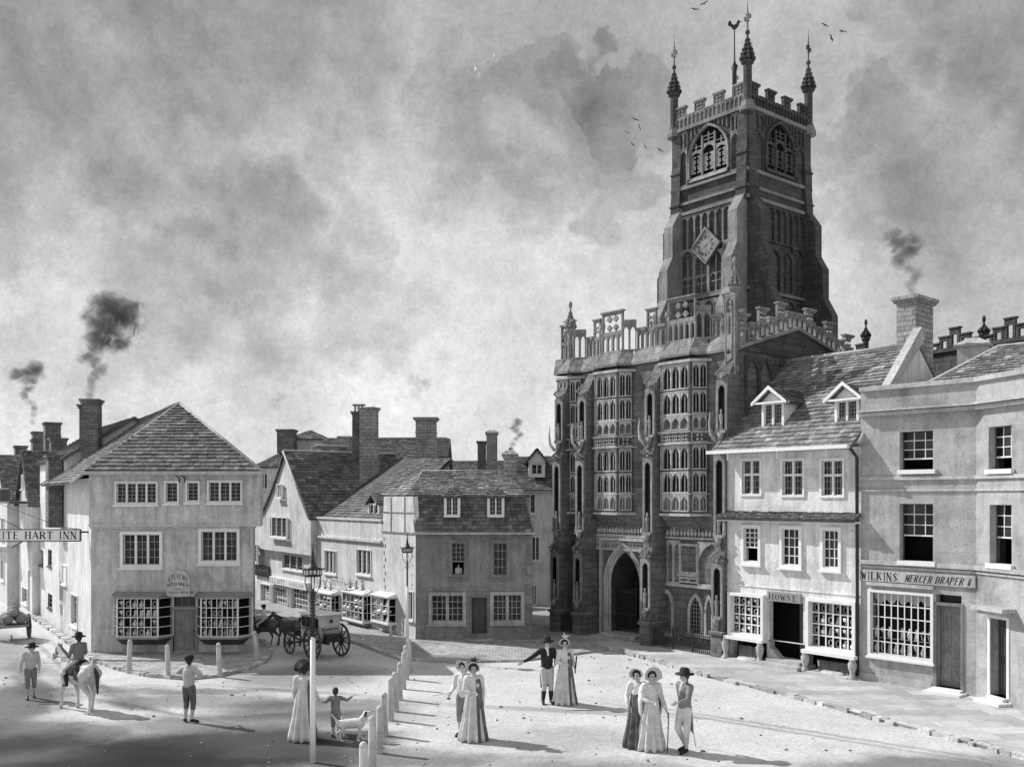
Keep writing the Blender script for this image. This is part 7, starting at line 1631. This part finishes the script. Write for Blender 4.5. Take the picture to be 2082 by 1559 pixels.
# ================================================================ posts, lamps, railings
def post(px, top, lab, lean=0, r=.078, h=1.0, d=None, grp='row of rounded posts down the middle of the market place', base=None):
    if base: g = G(px, base)
    else: d = FP*(CH-h)/(top-HY); g = V(((px-HX)*d/FP, d, 0))
    m = MB(); g.z = 0; x, y = g.x, g.y; j = random.uniform(-.05, .05); lean += random.uniform(-.03, .03); r *= random.uniform(.92, 1.1); h += random.uniform(-.03, .03)
    m.tube([(x, y, -.05), (x, y, .1), (x+lean*.5+j*.3, y, h*.55), (x+lean, y+j, h-.07)], [r*1.12, r*1.08, r, r*.94], 12, caps=False)
    x+= lean; y += j; m.lathe(x, y, [(r*.94, h-.07), (r*.95, h-.05), (r*.8, h-.015), (r*.5, h+.012), (r*.1, h+.025)], 12)
    o = m.build('post', WOODL, None, g); tag(o, lab, 'post', grp); return o
names = ['nearest post cut by the bottom edge', 'second post from the bottom edge', 'third post from the bottom edge', 'fourth post from the bottom edge', 'fifth post of the row, level with the child', 'sixth post of the row from the bottom edge', 'seventh post of the row, beside the bend of the kerb', 'eighth post of the row, just before the kerb corner', 'ninth post of the row, near the iron lamp post', 'last and farthest post of the row under the iron lamp']
for (px, top), nm in zip(((741, 1505), (756, 1460), (771, 1434), (782, 1405), (794, 1380), (804, 1365), (813, 1346), (820, 1328), (826, 1312), (832, 1300)), names): post(px, top, nm)
post(795, 0, 'lone post on the paving against the white side wall', base=1313, h=.72, r=.06, grp='posts beside the house walls')
for px, b, h, ln, nm in ((262, 1368, 1.02, 0, 'post at the left end of the left bay window'), (342, 1378, 1.0, 0, 'post between the left bay and the shop door'), (447, 1376, 1.0, -.02, 'post before the right bay window'), (524, 1346, .98, -.10, 'leaning post at the right end of the island pavement')):
    post(px, 0, nm, lean=ln, base=b, h=h, r=.075, grp='posts round the watchmaker corner pavement')
def lamp_post(label, g, zw, zl, zt, hw, r, twig=True):
    t = thing('lamp_post', label, 'lamp post', g, None); x, y = g.x, g.y
    m = MB(); m.tube([(x, y, -.1), (x, y, zw)], [r, r*.85], 12); m.tube([(x, y, zw), (x, y, zw+.06)], [r*.85, r*.3], 12); m.build('timber_post', WPAINT, t)
    m = MB(); m.tube([(x, y, zw), (x, y, zl-.25)], .026, 6)
    if twig:
        n = 14
        for i in range(n):
            z = zw+.06+(zl-.35-zw)*i/n; s = 1 if i % 2 else -1
            for q in (1, -1): m.tube([(x, y, z), (x+.045*q, y, z+.05), (x+.055*q, y, z+.085)], [.014, .018, .004], 5)
    m.build('iron_stem', IRON, t)
    m = MB()
    # lyre-shaped arms carrying the lantern
    for q in (-1, 1): m.tube([(x, y, zl-.55), (x+.07*q, y, zl-.48), (x+.02*q, y, zl-.38), (x+hw*.55*q, y, zl-.28), (x+hw*.85*q, y, zl-.12), (x+hw*.8*q, y, zl)], .010, 6)
    for q in (-1, 1): m.tube([(x, y, zl-.55), (x, y+.07*q, zl-.48), (x, y+.02*q, zl-.38), (x, y+hw*.55*q, zl-.28), (x, y+hw*.85*q, zl-.12), (x, y+hw*.8*q, zl)], .012, 6)
    m.build('lamp_arms', IRON, t)
    m = MB(); m.lathe(x, y, [(hw*.9, zl), (hw*.95, zl+.015), (hw*.95, zl+.03)], 16); m.lathe(x, y, [(hw*1.15, zl+.14), (hw*1.2, zl+.15), (hw*.5, zl+.2), (hw*.2, zl+.32), (.02, zl+.5), (.008, zt)], 16)
    for i in range(14): a = 2*PI*i/14; m.tube([(x+hw*.93*math.cos(a), y+hw*.93*math.sin(a), zl+.02), (x+hw*.97*math.cos(a), y+hw*.97*math.sin(a), zl+.15)], .009, 4)
    for i in range(6): a = 2*PI*i/6; m.tube([(x+hw*1.15*math.cos(a), y+hw*1.15*math.sin(a), zl+.15), (x+hw*1.35*math.cos(a), y+hw*1.35*math.sin(a), zl+.19)], [.02, .005], 5)
    lo = m.build('lantern', IRON, t)
    m = MB(); m.lathe(x, y, [(hw*.5, zl+.03), (hw*.75, zl+.08), (hw*.6, zl+.14)], 12); m.build('lamp_bowl', SHOPG, lo)
lamp_post('tall white timber lamp post with leafy iron stem in the near foreground', G(636, 1549), 2.5, 3.78, 4.5, .19, .062)
lamp_post('farther iron lamp post before the white side of the grey cottage', G(828, 1340), 2.4, 3.55, 4.25, .19, .055, twig=False)
def railing(label, xa, xb, y, gates=()):
    t = thing('iron_railing', label, 'railing', PF.w((xa, y, 0)), 'railings between the porch buttresses'); m = MB(PF); n = int((xb-xa)/.085)
    for i in range(n+1):
        x = xa+(xb-xa)*i/n; m.box(x-.009, x+.009, y-.009, y+.009, .08, .74+.03*(i % 2)); m.lathe(x, y, [(.016, .76), (.004, .82)], 5)
    m.build('bars', IRON, t)
    m = MB(PF)
    for z in (.16, .66): m.box(xa, xb, y-.012, y+.012, z, z+.03)
    for gx in gates: m.box(gx-.02, gx+.02, y-.025, y+.025, .05, .86); m.tube([(gx, y-.015, .2), (gx+.5, y-.015, .64)], .012, 5)
    m.build('rails', IRON, t)
bx = [.25, PF.hit(1174, 1285, 0)[0], PF.hit(1312, 1285, 0)[0], PW-.25]
railing('short iron railing between the two left porch buttresses', bx[0]+.3, bx[1]-.3, .1); railing('long iron railing with wicket gates right of the church door', bx[2]+.3, bx[3]-.3, .1, gates=(bx[2]+1.2, bx[2]+2.1))

# ================================================================ birds and smoke
def bird(px, py, d, span, roll, head, lab, grp, white=False):
    c = P(px, py, d); m = MB(); R = Matrix.Translation(c) @ Matrix.Rotation(math.radians(head), 4, 'Z') @ Matrix.Rotation(math.radians(roll), 4, 'Y') @ Matrix.Scale(span/.9, 4)
    m.tube([(0, -.17, 0), (0, -.1, .01), (0, .05, 0), (0, .2, .0)], [.012, .04, .045, .012], 8)
    for q in (-1, 1):
        pts = [(0, 0), (.2, .09), (.42, .0)]
        for (xa, za, wa), (xb, zb, wb) in (((.02, .01, .1), (.2, .1, .09)), ((.2, .1, .09), (.45, .02, .02))):
            m.hexa([(q*xa, -wa, za-.012), (q*xb, -wb, zb-.008), (q*xb, wb, zb-.008), (q*xa, wa, za-.012), (q*xa, -wa, za+.012), (q*xb, -wb, zb+.008), (q*xb, wb, zb+.008), (q*xa, wa, za+.012)])
    o = place(m, R).build('bird', BIRDW if white else BIRD, None, c); tag(o, lab, 'bird', grp); return o
for i, (x, y, r, h, s) in enumerate(((1413, 20, 5, 10, .5), (1432, 8, -20, -20, .5))): bird(x, y, 52, s, r, h, ('lower', 'upper')[i]+' of the two dark birds left of the tall tower pinnacle top', 'dark birds round the tower')
for i, (x, y, r, h, s) in enumerate(((1677, 52, 20, 10, .45), (1690, 78, 60, 30, .45), (1713, 65, 0, 15, .5))): bird(x, y, 52, s, r, h, ('leftmost', 'lowest', 'rightmost')[i]+' of the three dark birds right of the tower', 'dark birds round the tower')
for i, (x, y, r, h, s) in enumerate(((1292, 244, 15, 20, .42), (1300, 259, 70, 20, .35), (1275, 270, 20, 0, .3), (1286, 294, 40, 20, .32), (1311, 298, 65, 10, .34), (1342, 306, 20, 30, .4))):
    bird(x, y, 48, s, r, h, ('topmost dark bird', 'second highest dark bird', 'leftmost small dark bird', 'lower left dark bird', 'dark bird in the lower middle', 'dark bird nearest the masonry')[i]+' of the flock left of the tower belfry', 'dark birds round the tower')
for i, (x, y, r, h, s) in enumerate(((967, 142, 50, 30, .7), (986, 126, 20, 20, .8), (1005, 116, 55, 10, .65))): bird(x, y, 48, s, r, h, ('lowest', 'middle', 'highest')[i]+' of the three pale birds in the open sky', 'pale birds in the open sky', True)
def smoke_mat(name, col, dens, sc, puffs):
    m = bpy.data.materials.new(name); m.use_nodes = True; nt = m.node_tree; N = nt.nodes; L = nt.links; N.clear()
    out = N.new('ShaderNodeOutputMaterial'); pv = N.new('ShaderNodeVolumePrincipled'); L.new(pv.outputs[0], out.inputs['Volume'])
    pv.inputs['Color'].default_value = (col, col, col, 1); pv.inputs['Anisotropy'].default_value = .2
    tc = N.new('ShaderNodeTexCoord'); nz = N.new('ShaderNodeTexNoise'); nz.inputs['Scale'].default_value = sc; nz.inputs['Detail'].default_value = 8; nz.inputs['Roughness'].default_value = .62; nz.inputs['Distortion'].default_value = 1.0; L.new(tc.outputs['Object'], nz.inputs['Vector'])
    fall = None
    for c, r in puffs:      # soft round puffs, thinning to nothing at their rims
        d = N.new('ShaderNodeVectorMath'); d.operation = 'DISTANCE'; L.new(tc.outputs['Object'], d.inputs[0]); d.inputs[1].default_value = c
        q = N.new('ShaderNodeMapRange'); L.new(d.outputs['Value'], q.inputs[0])
        for k, x in enumerate((0, r*1.2, 1, 0)): q.inputs[1+k].default_value = x
        if fall is None: fall = q.outputs[0]
        else: mx = N.new('ShaderNodeMath'); mx.operation = 'MAXIMUM'; L.new(fall, mx.inputs[0]); L.new(q.outputs[0], mx.inputs[1]); fall = mx.outputs[0]
    a = N.new('ShaderNodeMath'); a.operation = 'MULTIPLY_ADD'; L.new(nz.outputs[0], a.inputs[0]); a.inputs[1].default_value = 2.6; a.inputs[2].default_value = -1.45
    b = N.new('ShaderNodeMath'); b.operation = 'ADD'; L.new(a.outputs[0], b.inputs[0]); L.new(fall, b.inputs[1])
    e = N.new('ShaderNodeMapRange'); L.new(b.outputs[0], e.inputs[0])
    for k, x in enumerate((.15, 1.1, 0, dens)): e.inputs[1+k].default_value = x
    g = N.new('ShaderNodeMapRange'); L.new(fall, g.inputs[0])
    for k, x in enumerate((.0, .3, 0, 1)): g.inputs[1+k].default_value = x
    h = N.new('ShaderNodeMath'); h.operation = 'MULTIPLY'; L.new(e.outputs[0], h.inputs[0]); L.new(g.outputs[0], h.inputs[1])
    L.new(h.outputs[0], pv.inputs['Density']); return m
SMD = ('dark_coal_smoke', .10, 5.5, 1.5); SMP = ('thin_pale_smoke', .3, 1.3, 1.2)
def smoke(label, pts, d, mat):
    """pts: (px, py, radius px) rising"""
    caps = []; k = d/FP; pts = [(P(a, b, d), r*k) for a, b, r in pts]
    more = []
    for (p, r), (q, r2) in zip(pts, pts[1:]): caps.append((p, q, r*1.25, r2*1.25)); more.append(((p+q)/2, (r+r2)*.45))
    org = pts[0][0].copy(); mat = smoke_mat(*mat, [(c-org, r) for c, r in pts+more])
    o = blob('smoke', caps, mat, None, Matrix.Identity(4), max(.05, .05*d/40), 3); c = pts[0][0]; o.location = c; o.data.transform(Matrix.Translation(-c)); tag(o, label, 'smoke', 'smoke from the chimneys', 'stuff')
smoke('dark smoke rising from the tall stack of the corner house', [(182, 800, 14), (186, 775, 20), (206, 752, 24), (180, 725, 26), (200, 690, 34), (240, 690, 34), (205, 650, 44), (250, 645, 52), (215, 625, 42)], 38, SMD)
smoke('dark smoke from the stacks at the far left', [(66, 856, 9), (70, 830, 14), (52, 805, 14), (62, 775, 22), (40, 762, 22), (70, 752, 26)], 44, SMD)
smoke('dark smoke curling from the big stack over the stone shop', [(1856, 600, 14), (1848, 578, 18), (1866, 560, 18), (1834, 530, 24), (1850, 505, 28), (1822, 490, 30), (1855, 492, 28)], 31.5, SMD)
smoke('small puff of smoke over the slender paired stacks', [(1036, 922, 7), (1044, 902, 10), (1056, 884, 13), (1044, 868, 12), (1052, 858, 12)], 57, SMD)
smoke('thin pale smoke over the square middle stack', [(866, 846, 6), (858, 820, 14), (846, 800, 18), (862, 780, 22), (836, 768, 20)], 51, SMP)
smoke('thin pale smoke above the hip roofed house', [(580, 868, 5), (572, 845, 10), (560, 825, 16), (572, 805, 18)], 57, SMP)
